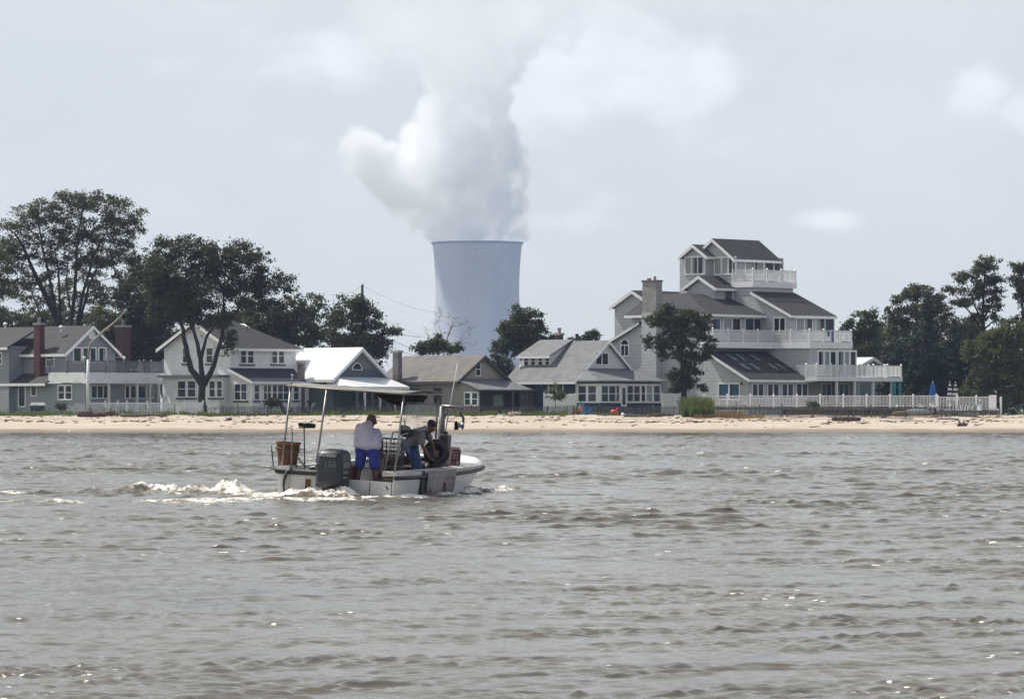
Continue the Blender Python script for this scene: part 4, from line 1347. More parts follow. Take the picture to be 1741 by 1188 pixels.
tree("understory_tree", "yellowish bushy tree behind the cottage gable and dead branch", (170, 690), 388,
     [(165, 550, 26, 28), (195, 545, 22, 22), (180, 590, 40, 30)], 'leaf_yellow', BK, seed=6, clump=.6)
tree("dark_tree", "dark dense tree filling the gap between grey cottage and white farmhouse", (240, 690), 386,
     [(238, 520, 36, 34), (228, 570, 34, 36), (262, 560, 36, 40), (250, 620, 50, 40), (285, 520, 40, 36), (215, 500, 26, 24)], 'leaf_dark', BK, seed=7, dens=1.1)
for i, (nm, lb, base, Y, bl, lf) in enumerate([
    ("dark_tree", "dark leafy mass rising behind the brown chimney of the grey cottage", (215, 690), 394, [(200, 570, 40, 36), (240, 590, 44, 36), (180, 605, 40, 24), (270, 600, 34, 34), (300, 560, 36, 40), (278, 640, 14, 40), (262, 650, 14, 36)], 'leaf_dark'),
    ("dark_tree", "dark leafy crown between tallest tree and yard tree", (255, 690), 391, [(250, 480, 30, 34), (268, 440, 22, 26), (232, 470, 20, 26), (255, 530, 40, 34), (300, 500, 30, 40)], 'leaf_mid'),
    ("understory_tree", "green thicket low behind the grey cottage chimney", (90, 690), 396, [(20, 580, 40, 30), (75, 575, 44, 26), (125, 570, 36, 28), (0, 560, 24, 26), (150, 585, 30, 26), (95, 548, 20, 14)], 'leaf_mid'),
    ("open_tree", "thin grey green tree seen through the stems of the tallest tree", (140, 690), 400, [(55, 500, 34, 30), (110, 510, 40, 36), (165, 500, 40, 36), (205, 510, 30, 36), (80, 540, 40, 26), (140, 550, 44, 24), (190, 440, 34, 20)], 'leaf_grey'),
    ("dark_tree", "dark thicket behind the farmhouse chimney", (415, 690), 394, [(390, 560, 40, 34), (430, 550, 40, 34), (360, 570, 40, 36), (470, 580, 40, 30)], 'leaf_dark')]):
    tree(nm, lb, base, Y, bl, lf, BK, seed=80 + i, dens=.55 if nm == "open_tree" else 1.0, size=.17)
# the tree standing before the white house
tree("yard_tree", "broad dark tree with forking trunk standing before the white farmhouse", (345, 680), 353,
     [(268, 450, 32, 38), (296, 422, 34, 22), (328, 425, 34, 24), (375, 440, 42, 30), (412, 428, 34, 22), (440, 448, 26, 24), (455, 478, 40, 28), (488, 482, 20, 16), (350, 490, 60, 38), (282, 505, 38, 36), (415, 505, 46, 32), (318, 535, 34, 20), (460, 520, 26, 18), (330, 515, 40, 26), (300, 465, 38, 28), (385, 478, 40, 28), (352, 448, 38, 24), (262, 480, 26, 26), (384, 592, 13, 17), (392, 570, 14, 12), (370, 545, 30, 16), (262, 540, 14, 14)],
     'leaf_dark', stems=[[(345, 680, .36), (344, 655, .3), (325, 628), (317, 590), (312, 560), (298, 520), (285, 470)], [(345, 660, .26), (341, 610), (333, 575), (322, 540), (318, 490)], [(347, 655, .26), (364, 620), (374, 585), (380, 560), (402, 530), (430, 480)], [(342, 610, .17), (350, 575), (368, 548), (372, 500)], [(378, 570, .17), (382, 545), (380, 500), (385, 450)], [(325, 560, .13), (335, 540), (345, 500)]],
     dens=1.1, size=.15, seed=8, r0=.36)
for i, (nm, lb, base, Y, bl, lf) in enumerate([
    ("dark_tree", "dark tree showing over the ridge of the white farmhouse", (470, 690), 388, [(455, 560, 46, 40), (490, 530, 34, 34), (505, 560, 34, 36), (425, 570, 40, 30)], 'leaf_dark'),
    ("broadleaf_tree", "mid green tree behind the white metal roof", (535, 690), 392, [(528, 520, 24, 20), (545, 545, 34, 30), (515, 570, 28, 26), (550, 590, 40, 28)], 'leaf_mid'),
    ("broadleaf_tree", "round dark tree by the utility pole with one bough reaching out to its right", (610, 690), 380,
     [(596, 525, 36, 22), (614, 512, 18, 12), (628, 545, 30, 22), (590, 560, 42, 32), (640, 580, 26, 20), (612, 590, 44, 26), (662, 566, 16, 12), (676, 568, 9, 8), (648, 598, 14, 12), (634, 620, 16, 18)], 'leaf_dark')]):
    tree(nm, lb, base, Y, bl, lf, BK, seed=20 + i, dens=1.05, size=.17)
tree("garden_tree", "low round dark tree above the tan bungalow roof", (740, 690), 384,
     [(712, 590, 12, 9), (742, 586, 18, 12), (758, 592, 20, 8), (776, 591, 13, 8), (744, 576, 8, 10), (730, 596, 18, 8)], 'leaf_mid', BK, seed=30, clump=.5)


def dead_tree():
    Y = 390
    org = P(752, 690, Y); org.z = 1.4
    root = empty("bare_tree", org)
    tag(root, "leafless tree with thin bare branches in front of the cooling tower", "tree", BK)
    b = MB(); rr = random.Random(4)
    L = lambda px, py: P(px, py, Y) - org
    main = [[(752, 690), (752, 620), (756, 590), (762, 570), (766, 556), (785, 552), (795, 548)], [(756, 590), (750, 565), (744, 548), (746, 540)], [(762, 572), (772, 548), (774, 543)], [(754, 595), (738, 580), (730, 572), (726, 562)], [(760, 585), (782, 580), (798, 572), (800, 562)], [(766, 558), (770, 548), (762, 540)],
            [(785, 580), (798, 584), (806, 588)], [(738, 580), (742, 566), (740, 552)], [(782, 580), (786, 568), (795, 560)]]
    for i, m in enumerate(main):
        pts = [L(*p) + Vector((0, rr.uniform(-.3, .3), 0)) for p in m]
        n = len(pts)
        b.tube(pts, [(.09 if i == 0 else .035) * (1 - .75 * k / (n - 1)) for k in range(n)], 6)
        for p in pts[2:]:
            for _ in range(3):
                e = p + Vector((rr.uniform(-.6, .6), rr.uniform(-.4, .4), rr.uniform(.1, .6)))
                b.tube([p, p.lerp(e, .5) + Vector((rr.uniform(-.1, .1), 0, .04)), e], [.022, .018, .01], 4, cap=False)
    b.build("trunk", M['bark_grey'], root, smooth=True)


dead_tree()
tree("bushy_tree", "bushy dark green tree between cooling tower and blue cottage chimney", (885, 690), 380,
     [(889, 530, 18, 13), (872, 545, 18, 12), (905, 545, 22, 18), (884, 562, 36, 22), (915, 570, 18, 22), (862, 580, 24, 16), (895, 592, 38, 18), (850, 596, 16, 14), (937, 573, 8, 6), (855, 560, 8, 8)], 'leaf_mid', BK, seed=31, dens=1.15, clump=.5, size=.15)
tree("shrub_tree", "dark shrub beside the blue cottage roof eave", (866, 690), 374,
     [(846, 612, 14, 16), (858, 630, 18, 18), (874, 640, 16, 12), (862, 655, 20, 18)], 'leaf_dark', BK, seed=32, clump=.45, size=.14)
tree("slim_tree", "thin leafy treetop over the blue cottage roof", (1002, 690), 392,
     [(984, 573, 7, 5), (1000, 570, 9, 6), (1013, 567, 6, 6), (1006, 577, 9, 5), (972, 577, 5, 3), (990, 580, 12, 4)], 'leaf_mid', BK, seed=33, clump=.34, size=.15, dens=1.3)
tree("yard_tree", "lone dark green tree in front of the grey mansion wall", (1163, 692), 352,
     [(1118, 545, 20, 17), (1133, 530, 16, 11), (1184, 548, 28, 16), (1150, 552, 22, 15), (1165, 572, 36, 18), (1205, 585, 16, 14), (1112, 575, 18, 14), (1136, 582, 22, 12), (1188, 600, 22, 14), (1160, 605, 22, 18), (1168, 630, 18, 14), (1176, 652, 15, 12), (1148, 662, 9, 5), (1192, 662, 11, 7), (1202, 605, 12, 8), (1140, 548, 30, 22), (1175, 538, 22, 14), (1196, 565, 20, 18), (1130, 600, 18, 14), (1150, 635, 16, 16), (1184, 632, 16, 16), (1162, 655, 18, 12)],
     'leaf_dark', per=56, stems=[[(1163, 692, .30), (1162, 660), (1160, 620), (1158, 580), (1156, 545)], [(1160, 620, .14), (1180, 590), (1195, 570)], [(1159, 600, .13), (1140, 570), (1122, 555)]], seed=34, dens=.72, size=.16, clump=.5)
RT = "trees to the right of the mansion"
tree("open_tree", "pale feathery tree just right of the mansion balconies", (1470, 690), 392, [(1472, 538, 20, 13), (1488, 545, 10, 12), (1452, 560, 20, 16), (1480, 565, 20, 16), (1445, 590, 20, 20), (1470, 600, 36, 30)], 'leaf_mid', RT, seed=40, clump=.5)
tree("open_tree", "airy tree with spreading crown above the dark conifers", (1555, 690), 398, [(1562, 496, 28, 10), (1540, 510, 22, 14), (1590, 510, 26, 12), (1522, 535, 20, 18), (1560, 530, 34, 16), (1600, 530, 20, 14), (1530, 560, 26, 24)], 'leaf_grey', RT, seed=41, clump=.55)
tree("tall_open_tree", "tall bare limbed tree rising highest right of the mansion", (1673, 690), 404,
     [(1682, 448, 24, 10), (1664, 458, 18, 9), (1640, 472, 22, 9), (1692, 472, 16, 14), (1672, 482, 24, 10), (1618, 494, 20, 6), (1656, 498, 22, 11), (1697, 500, 14, 14), (1640, 515, 20, 8), (1680, 522, 22, 12), (1700, 540, 12, 10), (1664, 540, 18, 8)],
     'leaf_grey', RT, stems=[[(1673, 690, .3), (1673, 600), (1671, 540), (1672, 500), (1676, 455)], [(1670, 560, .12), (1652, 535), (1636, 515), (1620, 498)], [(1672, 550, .12), (1655, 515), (1642, 480)], [(1673, 540, .12), (1690, 510), (1696, 475)]], seed=42, clump=.5, size=.16, dens=.9)
tree("tall_open_tree", "tall tree cut off by the right picture edge", (1745, 690), 402, [(1738, 452, 18, 14), (1732, 475, 16, 14), (1748, 490, 22, 20), (1736, 505, 12, 12), (1745, 540, 20, 20)], 'leaf_grey', RT, seed=43, clump=.5)
for i, (bx, top, wd, lb) in enumerate([(1575, 512, 44, "dark pointed conifer, taller of the pair behind the closed umbrellas"), (1622, 545, 42, "dark blunt conifer beside the yellow green bank of trees"), (1530, 575, 40, "low dark conifer right of the terrace curtain")]):
    bl = []
    for k in range(6):
        y = top + 10 + k * (670 - top) / 5.5
        w = wd * (.16 + .84 * (k / 5) ** .8)
        bl.append((bx + (6 if k % 2 else -6) * (k > 1), y, w, 18))
        if k > 2: bl.append((bx - w * .5, y + 10, w * .5, 18)); bl.append((bx + w * .5, y + 10, w * .5, 18))
    tree("conifer", lb, (bx, 692), 378 + 3 * i, bl, 'leaf_conifer', RT, seed=50 + i, clump=.5, dens=1.1, size=.14)
tree("leafy_tree", "broad yellow green tree at the right edge, lit from above", (1705, 695), 372,
     [(1690, 575, 30, 18), (1722, 560, 26, 18), (1665, 600, 26, 22), (1705, 605, 36, 26), (1740, 600, 24, 34), (1680, 640, 34, 26), (1722, 645, 34, 30), (1656, 660, 22, 26), (1700, 680, 40, 16)], 'leaf_yellow', RT, seed=55, dens=1.05, clump=.55)
for i, (nm, lb, base, bl, lf) in enumerate([
    ("backdrop_tree", "dark leafy mass behind the low balcony and striped umbrellas", (1560, 690), [(1500, 600, 36, 40), (1540, 580, 36, 40), (1580, 570, 36, 40), (1610, 580, 34, 40), (1560, 630, 44, 40), (1610, 640, 40, 40), (1640, 610, 36, 50), (1510, 660, 40, 30)], 'leaf_dark'),
    ("backdrop_tree", "mid green tree behind the yellow green one", (1690, 690), [(1640, 560, 30, 24), (1670, 570, 32, 24), (1710, 575, 32, 24), (1740, 565, 22, 30), (1690, 620, 44, 40), (1735, 640, 30, 40), (1650, 650, 36, 40), (1700, 670, 40, 24), (1728, 682, 30, 22), (1745, 670, 20, 30)], 'leaf_mid'),
    ("backdrop_tree", "leafy tree filling the gap between mansion and conifers", (1465, 690), [(1455, 600, 26, 30), (1480, 590, 24, 30), (1470, 640, 30, 34), (1500, 575, 20, 26)], 'leaf_mid')]):
    tree(nm, lb, base, 412 + 3 * i, bl, lf, RT, seed=90 + i, dens=1.0, size=.17)
tree("backdrop_tree", "dark tree closing the gap behind the conifers", (1600, 690), 410, [(1500, 640, 34, 40), (1540, 640, 34, 40), (1590, 620, 40, 50), (1640, 600, 34, 40), (1650, 560, 24, 20)], 'leaf_dark', RT, seed=56, clump=.7)
for i, (px, py, rx, ry, lf, lb, Y) in enumerate([
    (1383, 690, 11, 10, 'leaf_mid', "small dark green bush against the white deck railing", 343),
    (461, 684, 13, 9, 'leaf_mid', "small bush under the porch windows of the white farmhouse", 352),
    (103, 690, 9, 6, 'leaf_mid', "low green bush at the foot of the grey cottage wall", 350),
    (943, 668, 17, 16, 'leaf_yellow', "sparse pale shrub before the white board fence", 351)]):
    tree("bush", lb, (px, py + ry), Y, [(px, py, rx, ry), (px + rx * .4, py + ry * .3, rx * .7, ry * .6)], lf, cat="bush", seed=60 + i, clump=.3, size=.1, dens=(.6 if i == 3 else 1.6), r0=.05, limbs=True, per=30)


def blades(name, label, spots, m, seed, kind="stuff", cat=None, lean=.25):
    """grass: spots = (x0, x1, y0, y1, count, height)"""
    rng = np.random.default_rng(seed)
    vs, fs = [], []
    for (x0, x1, y0, y1, n, h) in spots:
        for _ in range(n):
            x, y = rng.uniform(x0, x1), rng.uniform(y0, y1)
            z = land_z(x, y) - .02
            hh = h * rng.uniform(.5, 1.25)
            w = .012 + .02 * hh
            a = rng.uniform(0, 6.28)
            dx, dy = math.cos(a) * w, math.sin(a) * w
            lx, ly = rng.normal(0, lean, 2) * hh
            i = len(vs)
            vs += [(x - dx, y - dy, z), (x + dx, y + dy, z), (x + dx * .7 + lx * .4, y + dy * .7 + ly * .4, z + hh * .6), (x - dx * .7 + lx * .4, y - dy * .7 + ly * .4, z + hh * .6), (x + lx, y + ly, z + hh)]
            fs += [(i, i + 1, i + 2, i + 3), (i + 3, i + 2, i + 4)]
    b = MB(); b.add(vs, fs)
    o = b.build(name, M[m])
    tag(o, label, cat, kind=kind)
    return o


X = lambda px, Y: (px - CX) / F * Y
gs = []
rr = random.Random(3)
for px in range(-20, 960, 9):
    if 470 < px < 600 or rr.random() < .85:
        gs.append((X(px, 347), X(px + 12, 347), 344.6 + rr.uniform(-.6, 1.2), 349.5, rr.randint(60, 130), rr.uniform(.24, .48)))
for px in range(960, 1700, 12):
    gs.append((X(px, 346), X(px + 12, 346), 344.5, 348, rr.randint(10, 45), rr.uniform(.15, .35)))
blades("beach_grass", "short green grass along the top of the beach", gs, 'grass_green', 71)
blades("dry_grass", "rusty dry grass drooping over the sand beside the green bush",
       [(X(1222, 339), X(1262, 339), 337.5, 341, 520, .55), (X(1250, 338), X(1300, 338), 336.5, 339.5, 380, .35), (X(1180, 340), X(1225, 340), 338.5, 341, 260, .4), (X(1295, 336), X(1330, 336), 335.5, 337.5, 90, .2)], 'grass_dry', 72, lean=.5)


def reed_bush():
    b = blades("reed_bush", "tall feathery green reeds in front of the lone tree", [(X(1160, 343), X(1208, 343), 341.2, 344.6, 2600, 1.45), (X(1172, 342), X(1212, 342), 340, 342, 1500, 1.0)], 'grass_green', 73, kind="thing", cat="reeds", lean=.22)
    return b


reed_bush()

# ------------------------------------------------------------------ fences, deck and things on the beach
def gz_at(px, Y): return land_z(X(px, Y), Y)


def slat_fence(name, label, path, h, m, gap=.075, w=.045, post_step=2.4, group=None, post_h=.2, drop=0.0, postw=.05):
    """a run of upright slats wired together, with posts; path = [(px, Y)]"""
    pts = [Vector((X(px, Y), Y, 0)) for px, Y in path]
    org = pts[0].copy(); org.z = land_z(org.x, org.y)
    root = empty(name, org)
    tag(root, label, "fence", group)
    b = MB(); posts = []
    r_ = random.Random(len(path) + int(path[0][0]))
    carry = 0
    for i in range(len(pts) - 1):
        p, q = pts[i], pts[i + 1]
        L = (q - p).length; d = (q - p) / L
        k = int(L / gap)
        for j in range(k):
            c = p + d * (L * j / k)
            z = land_z(c.x, c.y) - .04
            lean = r_.gauss(0, .02)
            hh = h + r_.gauss(0, .03) - drop
            if r_.random() < .03: continue
            a0 = c - org; a0.z = z - org.z
            b.prism([a0 + Vector((-w / 2, 0, 0)), a0 + Vector((w / 2, 0, 0)), a0 + Vector((w / 2 + lean, 0, hh)), a0 + Vector((-w / 2 + lean, 0, hh))], (0, .014, 0))
        for zz in (.25, .75):
            a0 = p - org; a1 = q - org
            a0.z = land_z(p.x, p.y) + h * zz - org.z; a1.z = land_z(q.x, q.y) + h * zz - org.z
            b.bar(a0 + Vector((0, .02, 0)), a1 + Vector((0, .02, 0)), .015)
        n = max(1, round(L / post_step))
        for j in range(n + (i == len(pts) - 2)): posts.append(p + d * (L * j / n))
    b.build("slats", M[m], root)
    for c in posts:
        pb = MB(); z = land_z(c.x, c.y) - .1 - org.z
        tp = Vector((r_.gauss(0, .03), .03, z + h + post_h + r_.uniform(-.1, .15)))
        pb.tube([(c.x - org.x, c.y - org.y + .03, z), (c.x - org.x + tp.x, c.y - org.y + .03, tp.z)], postw, 7)
        pb.build("post", M[m], root)
    return root


slat_fence("sand_fence", "weathered grey slat fence running along the grass in front of the cottages", [(352, 351), (560, 350.4), (760, 350), (930, 349.6), (1155, 348)], .82, 'wood_grey', post_h=.12, gap=.09)
slat_fence("sand_fence", "grey slat fence standing on open sand below the white deck railing", [(1212, 343), (1330, 340.5), (1480, 340), (1600, 340.5), (1660, 341)], .95, 'wood_grey', post_h=.2, gap=.085)
slat_fence("sand_fence", "thin leaning slat fence at the far right end of the beach", [(1672, 343), (1760, 344)], .75, 'wood_grey', gap=.2, w=.035, post_h=.1)
slat_fence("sand_fence", "low wire fence on thin dark posts before the grey cottage", [(-10, 350), (60, 349.5), (152, 349.5), (345, 350.5)], .75, 'wood_grey', gap=1.1, post_h=.25, w=.03, postw=.035)


def white_fence():
    Y = 352.5
    org = Vector((X(152, Y), Y, gz_at(250, Y)))
    root = empty("vinyl_fence", org)
    tag(root, "white vinyl picket fence with one solid panel before the grey cottage porch", "fence")
    s_ = S(Y)
    xs = [0, 27, 48, 64, 98, 130, 163, 193]
    for i, q in enumerate(xs):
        x = q / s_
        b = MB(); b.box(x - .08, x + .08, -.08, .08, -.1, 1.22); b.box(x - .11, x + .11, -.11, .11, 1.22, 1.27); b.build("post", M['white'], root)
        if i == len(xs) - 1: break
        x1 = xs[i + 1] / s_
        p = MB()
        if i == len(xs) - 2: p.box(x + .082, x1 - .082, -.025, .025, .06, 1.1)
        else:
            p.box(x + .082, x1 - .082, -.03, .03, .95, 1.07); p.box(x + .082, x1 - .082, -.03, .03, .12, .22)
            k = int((x1 - x) / .12)
            for j in range(1, k):
                u = x + (x1 - x) * j / k
                p.box(u - .035, u + .035, -.015, .015, .23, .94)
        p.build("panel", M['white'], root)


white_fence()


def board_fence(label, px0, px1, py0, Y0, Y1):
    a, b_ = Vector((X(px0, Y0), Y0, 0)), Vector((X(px1, Y1), Y1, 0))
    org = a.copy(); org.z = gz_at(px0, Y0)
    root = empty("board_fence", org)
    tag(root, label, "fence")
    h = EYE + (HY - py0) / S(Y0) - org.z
    d = b_ - a
    n = max(1, round(d.length / 2.0))
    for i in range(n):
        p = d * (i / n); q = d * ((i + 1) / n)
        m = MB(); m.bar(p + Vector((0, 0, h / 2)), q + Vector((0, 0, h / 2)), .05, h); m.build("panel", M['white'], root)
    for i in range(n + 1):
        p = d * (i / n)
        m = MB(); m.box(p.x - .07, p.x + .07, p.y - .09, p.y + .07, 0, h + .1); m.build("post", M['white'], root)


board_fence("white board fence between tan bungalow porch and blue cottage", 925, 979, 669, 354.5, 354.2)
board_fence("white board fence between sun porch and grey mansion", 1126, 1158, 668.5, 354, 357)


def deck():
    Y = 347.0
    org = Vector((X(1195, Y), Y, gz_at(1300, Y) - .1))
    root = empty("timber_deck", org)
    tag(root, "long raised timber deck with white baluster railing before the grey mansion", "deck")
    s_ = S(Y)
    zf = EYE + (HY - 692) / s_ - org.z
    zf2 = EYE + (HY - 697.5) / s_ - org.z
    hx = lambda px: (px - 1195) / s_
    f = MB(); f.box(0, hx(1592), .05, 5.5, zf - .2, zf); f.build("floor", M['wood_deck'], root)
    f = MB(); f.box(hx(1592) + .01, hx(1695), -1.2, 4.5, zf2 - .25, zf2); f.build("floor", M['wood_deck'], root)
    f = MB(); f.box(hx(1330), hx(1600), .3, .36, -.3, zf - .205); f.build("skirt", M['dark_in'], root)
    for px in (1604, 1625, 1648, 1670, 1690):
        for yy in (-1.0, 2.0):
            q = MB(); q.box(hx(px) - .08, hx(px) + .08, yy - .08, yy + .08, -.6, zf2 - .252); q.build("leg", M['wood_grey'], root)
    H_ = House.railing

    class R: pass
    r = R(); r.root = root
    H_(r, [(hx(1197), .1), (hx(1592), .1)], zf, .95, 'white', .12, 1.95)
    H_(r, [(hx(1592), -1.1), (hx(1690), -1.1), (hx(1690), 3.0)], zf2, 1.12, 'white', .12, 1.55)
    t = MB(); t.box(hx(1699) - .08, hx(1699) + .08, -1.2, -1.04, -.5, zf2 + 1.15); t.build("post", M['white'], root)
    return org, zf, zf2, hx


D_org, D_z, D_z2, D_hx = deck()


def closed_umbrella(px, label, cols, tw=1.0, h=2.25, group=None):
    Y = 349.5
    o = Vector((X(px, Y), Y, D_org.z + D_z2))
    root = empty("closed_umbrella", o)
    tag(root, label, "umbrella", group)
    p = MB(); p.tube([(0, 0, .0), (0, 0, h + .25)], .03); p.lathe([(.001, 0), (.25, 0), (.25, .06), (.05, .1), (.001, .1)], 14); p.build("pole", M['trim'], root, smooth=False)
    c = MB()
    seg = 20
    prof = [(.03, h + .12), (.12, h - .1), (.17, h - .5), (.21, h - .9), (.27, h - 1.35), (.16, h - 1.4)]
    rings = []
    for (r, z) in prof:
        rings.append([(r * tw * (1 + .28 * math.cos(5 * 2 * math.pi * k / seg)) * math.cos(2 * math.pi * k / seg), r * tw * (1 + .28 * math.cos(5 * 2 * math.pi * k / seg)) * math.sin(2 * math.pi * k / seg), z) for k in range(seg)])
    n = 0
    for i in range(len(prof) - 1):
        sub = 4
        for q in range(sub):
            a = [tuple(rings[i][k][t] + (rings[i + 1][k][t] - rings[i][k][t]) * q / sub for t in range(3)) for k in range(seg)]
            b_ = [tuple(rings[i][k][t] + (rings[i + 1][k][t] - rings[i][k][t]) * (q + 1) / sub for t in range(3)) for k in range(seg)]
            c.m = (n // 2) % len(cols); n += 1
            c.add(a + b_, [(k, (k + 1) % seg, seg + (k + 1) % seg, seg + k) for k in range(seg)])
    c.build("canopy", cols, root)


BLUE = mat("blue_canvas", (.02, .10, .33), .8, .15, 4)
BLACK = mat("black_canvas", (.012, .012, .016), .8, .2, 4)
WHITE = mat("white_canvas", (.62, .62, .62), .8, .1, 4)
closed_umbrella(1586, "closed blue umbrella on the deck before the dark conifers", [BLUE], 1.25)
closed_umbrella(1615, "closed black and white striped umbrella, nearer the blue one", [BLACK, WHITE], .9, 2.2, "striped umbrellas")
closed_umbrella(1624.5, "closed black and white striped umbrella on the side away from the blue one", [BLACK, WHITE], .9, 2.18, "striped umbrellas")


def teal_table():
    Y = 349
    o = Vector((X(1659, Y), Y, D_org.z + D_z2))
    root = empty("patio_table", o); tag(root, "teal patio table on the lower deck behind the railing", "table")
    b = MB(); b.box(-.6, .6, -.4, .4, .68, .73); b.build("table_top", M['teal'], root)
    for sx in (-1, 1):
        for sy in (-1, 1):
            q = MB(); q.box(sx * .52 - .03, sx * .52 + .03, sy * .33 - .03, sy * .33 + .03, 0, .678); q.build("leg", M['teal'], root)


teal_table()


def log(name, label, pts, Y, r, m='drift', stubs=3, seed=1):
    rr = random.Random(seed)
    P0 = Vector((X(pts[0][0], Y), Y, 0)); P0.z = land_z(P0.x, Y)
    vs = []
    for (px, py) in pts:
        v = P(px, py, Y + rr.uniform(-.2, .2)); v.z = max(v.z, land_z(v.x, v.y) + r * .5); vs.append(v - P0)
    b = MB()
    fine = []; rad = []
    n = (len(vs) - 1) * 4
    for i in range(n + 1):
        t = i / 4; k = min(int(t), len(vs) - 2); q = vs[k].lerp(vs[k + 1], t - k)
        fine.append(q + Vector((rr.gauss(0, r * .12), rr.gauss(0, r * .12), rr.gauss(0, r * .12)))); rad.append(r * (1.05 - .35 * i / n) * rr.uniform(.85, 1.15))
    b.tube(fine, rad, 9)
    for _ in range(stubs):
        q = rr.choice(fine)
        d = Vector((rr.uniform(-.5, .5), rr.uniform(-.3, .3), rr.uniform(.4, 1))).normalized()
        b.tube([q, q + d * r * rr.uniform(1.5, 3)], [r * .3, r * .1], 5)
    o = b.build(name, M[m], smooth=True); o.location = P0
    tag(o, label, "driftwood")
    return o


log("driftwood_log", "thick brown log on the sand before the grey cottage", [(131, 709), (160, 707), (194, 702)], 341, .32, seed=1)
log("driftwood_log", "long thin dark log lying right of the thick log", [(205, 706), (240, 706), (282, 705)], 341.5, .16, 'wood_grey', 2, 2)
log("driftwood_log", "chunky dark log on the sand below the mansion terrace", [(1416, 715), (1435, 716), (1462, 717)], 333.5, .24, seed=3)
log("driftwood_log", "small dark stump near the waterline at the right", [(1628, 726), (1643, 725)], 325.5, .2, seed=4, stubs=5)
log("driftwood_root", "bleached twisted root on the sand before the tan bungalow", [(864, 704), (878, 702), (886, 704)], 345, .12, 'drift_pale', 9, 5)
log("driftwood_branch", "pale thin branch lying left of the bleached root", [(846, 705), (862, 706)], 345, .06, 'drift_pale', 1, 6)
log("driftwood_branch", "white bleached branch on sand below the kayak", [(1515, 716), (1535, 713), (1552, 711)], 337, .08, 'drift_pale', 4, 7)
log("driftwood_pile", "tangle of dark sticks along the sand beside the red float", [(1062, 706), (1082, 709), (1098, 708)], 342, .12, 'wood_grey', 9, 8)
log("driftwood_pile", "dark weedy heap on the sand left of the reeds", [(1105, 706), (1125, 705), (1145, 706)], 344, .13, 'drift', 8, 9)
log("driftwood_branch", "thin dark branch on the sand right of the kayak", [(1592, 716), (1612, 718), (1630, 717)], 336, .06, 'drift', 3, 10)
log("driftwood_stump", "small black stump on the sand below the white farmhouse", [(386, 716.5), (394, 716.5)], 333, .13, 'drift', 1, 11)
log("driftwood_branch", "thin stick on the sand straight behind the boat broom", [(578, 715), (610, 716)], 333, .045, 'drift', 2, 12)
log("driftwood_branch", "long thin branch half hidden in grass before the farmhouse porch", [(410, 705), (440, 703), (478, 705)], 344, .06, 'drift', 2, 13)


def debris():
    rr = random.Random(21)
    b = MB()
    for i in range(900):
        x = rr.uniform(-48, 48)
        k = rr.random()
        y = shore_y(x) + (rr.gauss(13.5, .9) + 1.2 * math.sin(x * .4) if k < .5 else rr.gauss(24, 2.2) if k < .85 else rr.uniform(5, 26))
        z = land_z(x, y)
        L = rr.uniform(.08, .55) * (1 if rr.random() < .85 else 2); a = rr.gauss(0, .6)
        d = Vector((math.cos(a), math.sin(a), rr.uniform(-.05, .15))) * L
        p = Vector((x, y, z + .015))
        b.tube([p, p + d * .5 + Vector((0, 0, rr.uniform(0, .06))), p + d], [.012 + .02 * L, .014 + .03 * L, .008], 5)
        if rr.random() < .3: b.ball((x + .1, y, z), (rr.uniform(.06, .25), .1, rr.uniform(.03, .09)), 7, 5)
    o = b.build("beach_debris", M['drift'])
    tag(o, "scattered twigs and dried weed along the high water line", kind="stuff")


debris()


def kayak():
    Y = 344
    o = Vector((X(1560, Y), Y, gz_at(1560, Y) + .3))
    b = MB(); n = 14
    rings = []
    for i in range(n + 1):
        t = i / n * 2 - 1
        w = .36 * (1 - abs(t) ** 2.2) + .02; x = t * 1.15
        rings.append([(x, w * math.cos(a), .30 * (1 - abs(t) ** 2.4) * math.sin(a) * (1 if math.sin(a) > 0 else .75) + .1 * t * t) for a in [2 * math.pi * k / 12 for k in range(12)]])
    b.add([v for r in rings for v in r], [(i * 12 + k, i * 12 + (k + 1) % 12, (i + 1) * 12 + (k + 1) % 12, (i + 1) * 12 + k) for i in range(n) for k in range(12)] + [tuple(range(12)), tuple(range(n * 12, n * 12 + 12))])
    q = b.build("kayak", mat("pale_grey_hull", (.38, .40, .43), .4, .1, 2), smooth=True)
    q.location = o; q.rotation_euler = (0, 0, .1)
    tag(q, "pale grey upturned kayak on the sand under the deck edge", "kayak")
    Yb = 344.3
    b = MB(); b.lathe([(.25 + .075 * math.cos(a), .075 * math.sin(a)) for a in [2 * math.pi * k / 10 for k in range(11)]], 20, axis='Y')
    q = b.build("life_ring", mat("faded_ring", (.34, .33, .30), .7, .1, 2), smooth=True); q.location = (X(1581, Yb), Yb, gz_at(1581, Yb) + .42)
    tag(q, "faded life ring propped beside the kayak end", "life ring")
    b = MB(); b.ball((0, 0, 0), (.75, .4, .26), 14, 8)
    q = b.build("tarp_bundle", mat("mustard_tarp", (.16, .12, .035), .8, .3, 5, bump=.5), smooth=True); q.location = (X(1532, Y), Y + .5, gz_at(1532, Y) + .2)
    tag(q, "mustard brown bundle on the sand left of the kayak", "bundle")
    b = MB(); b.box(-.5, .5, -.3, .3, 0, .26); b.box(-.53, .53, -.33, .33, .262, .32)
    q = b.build("storage_box", mat("pale_box", (.36, .37, .38), .6, .1), bevel=.02); q.location = (X(1653, 342), 342, gz_at(1653, 342))
    tag(q, "low pale grey box beneath the lower deck", "box")


kayak()


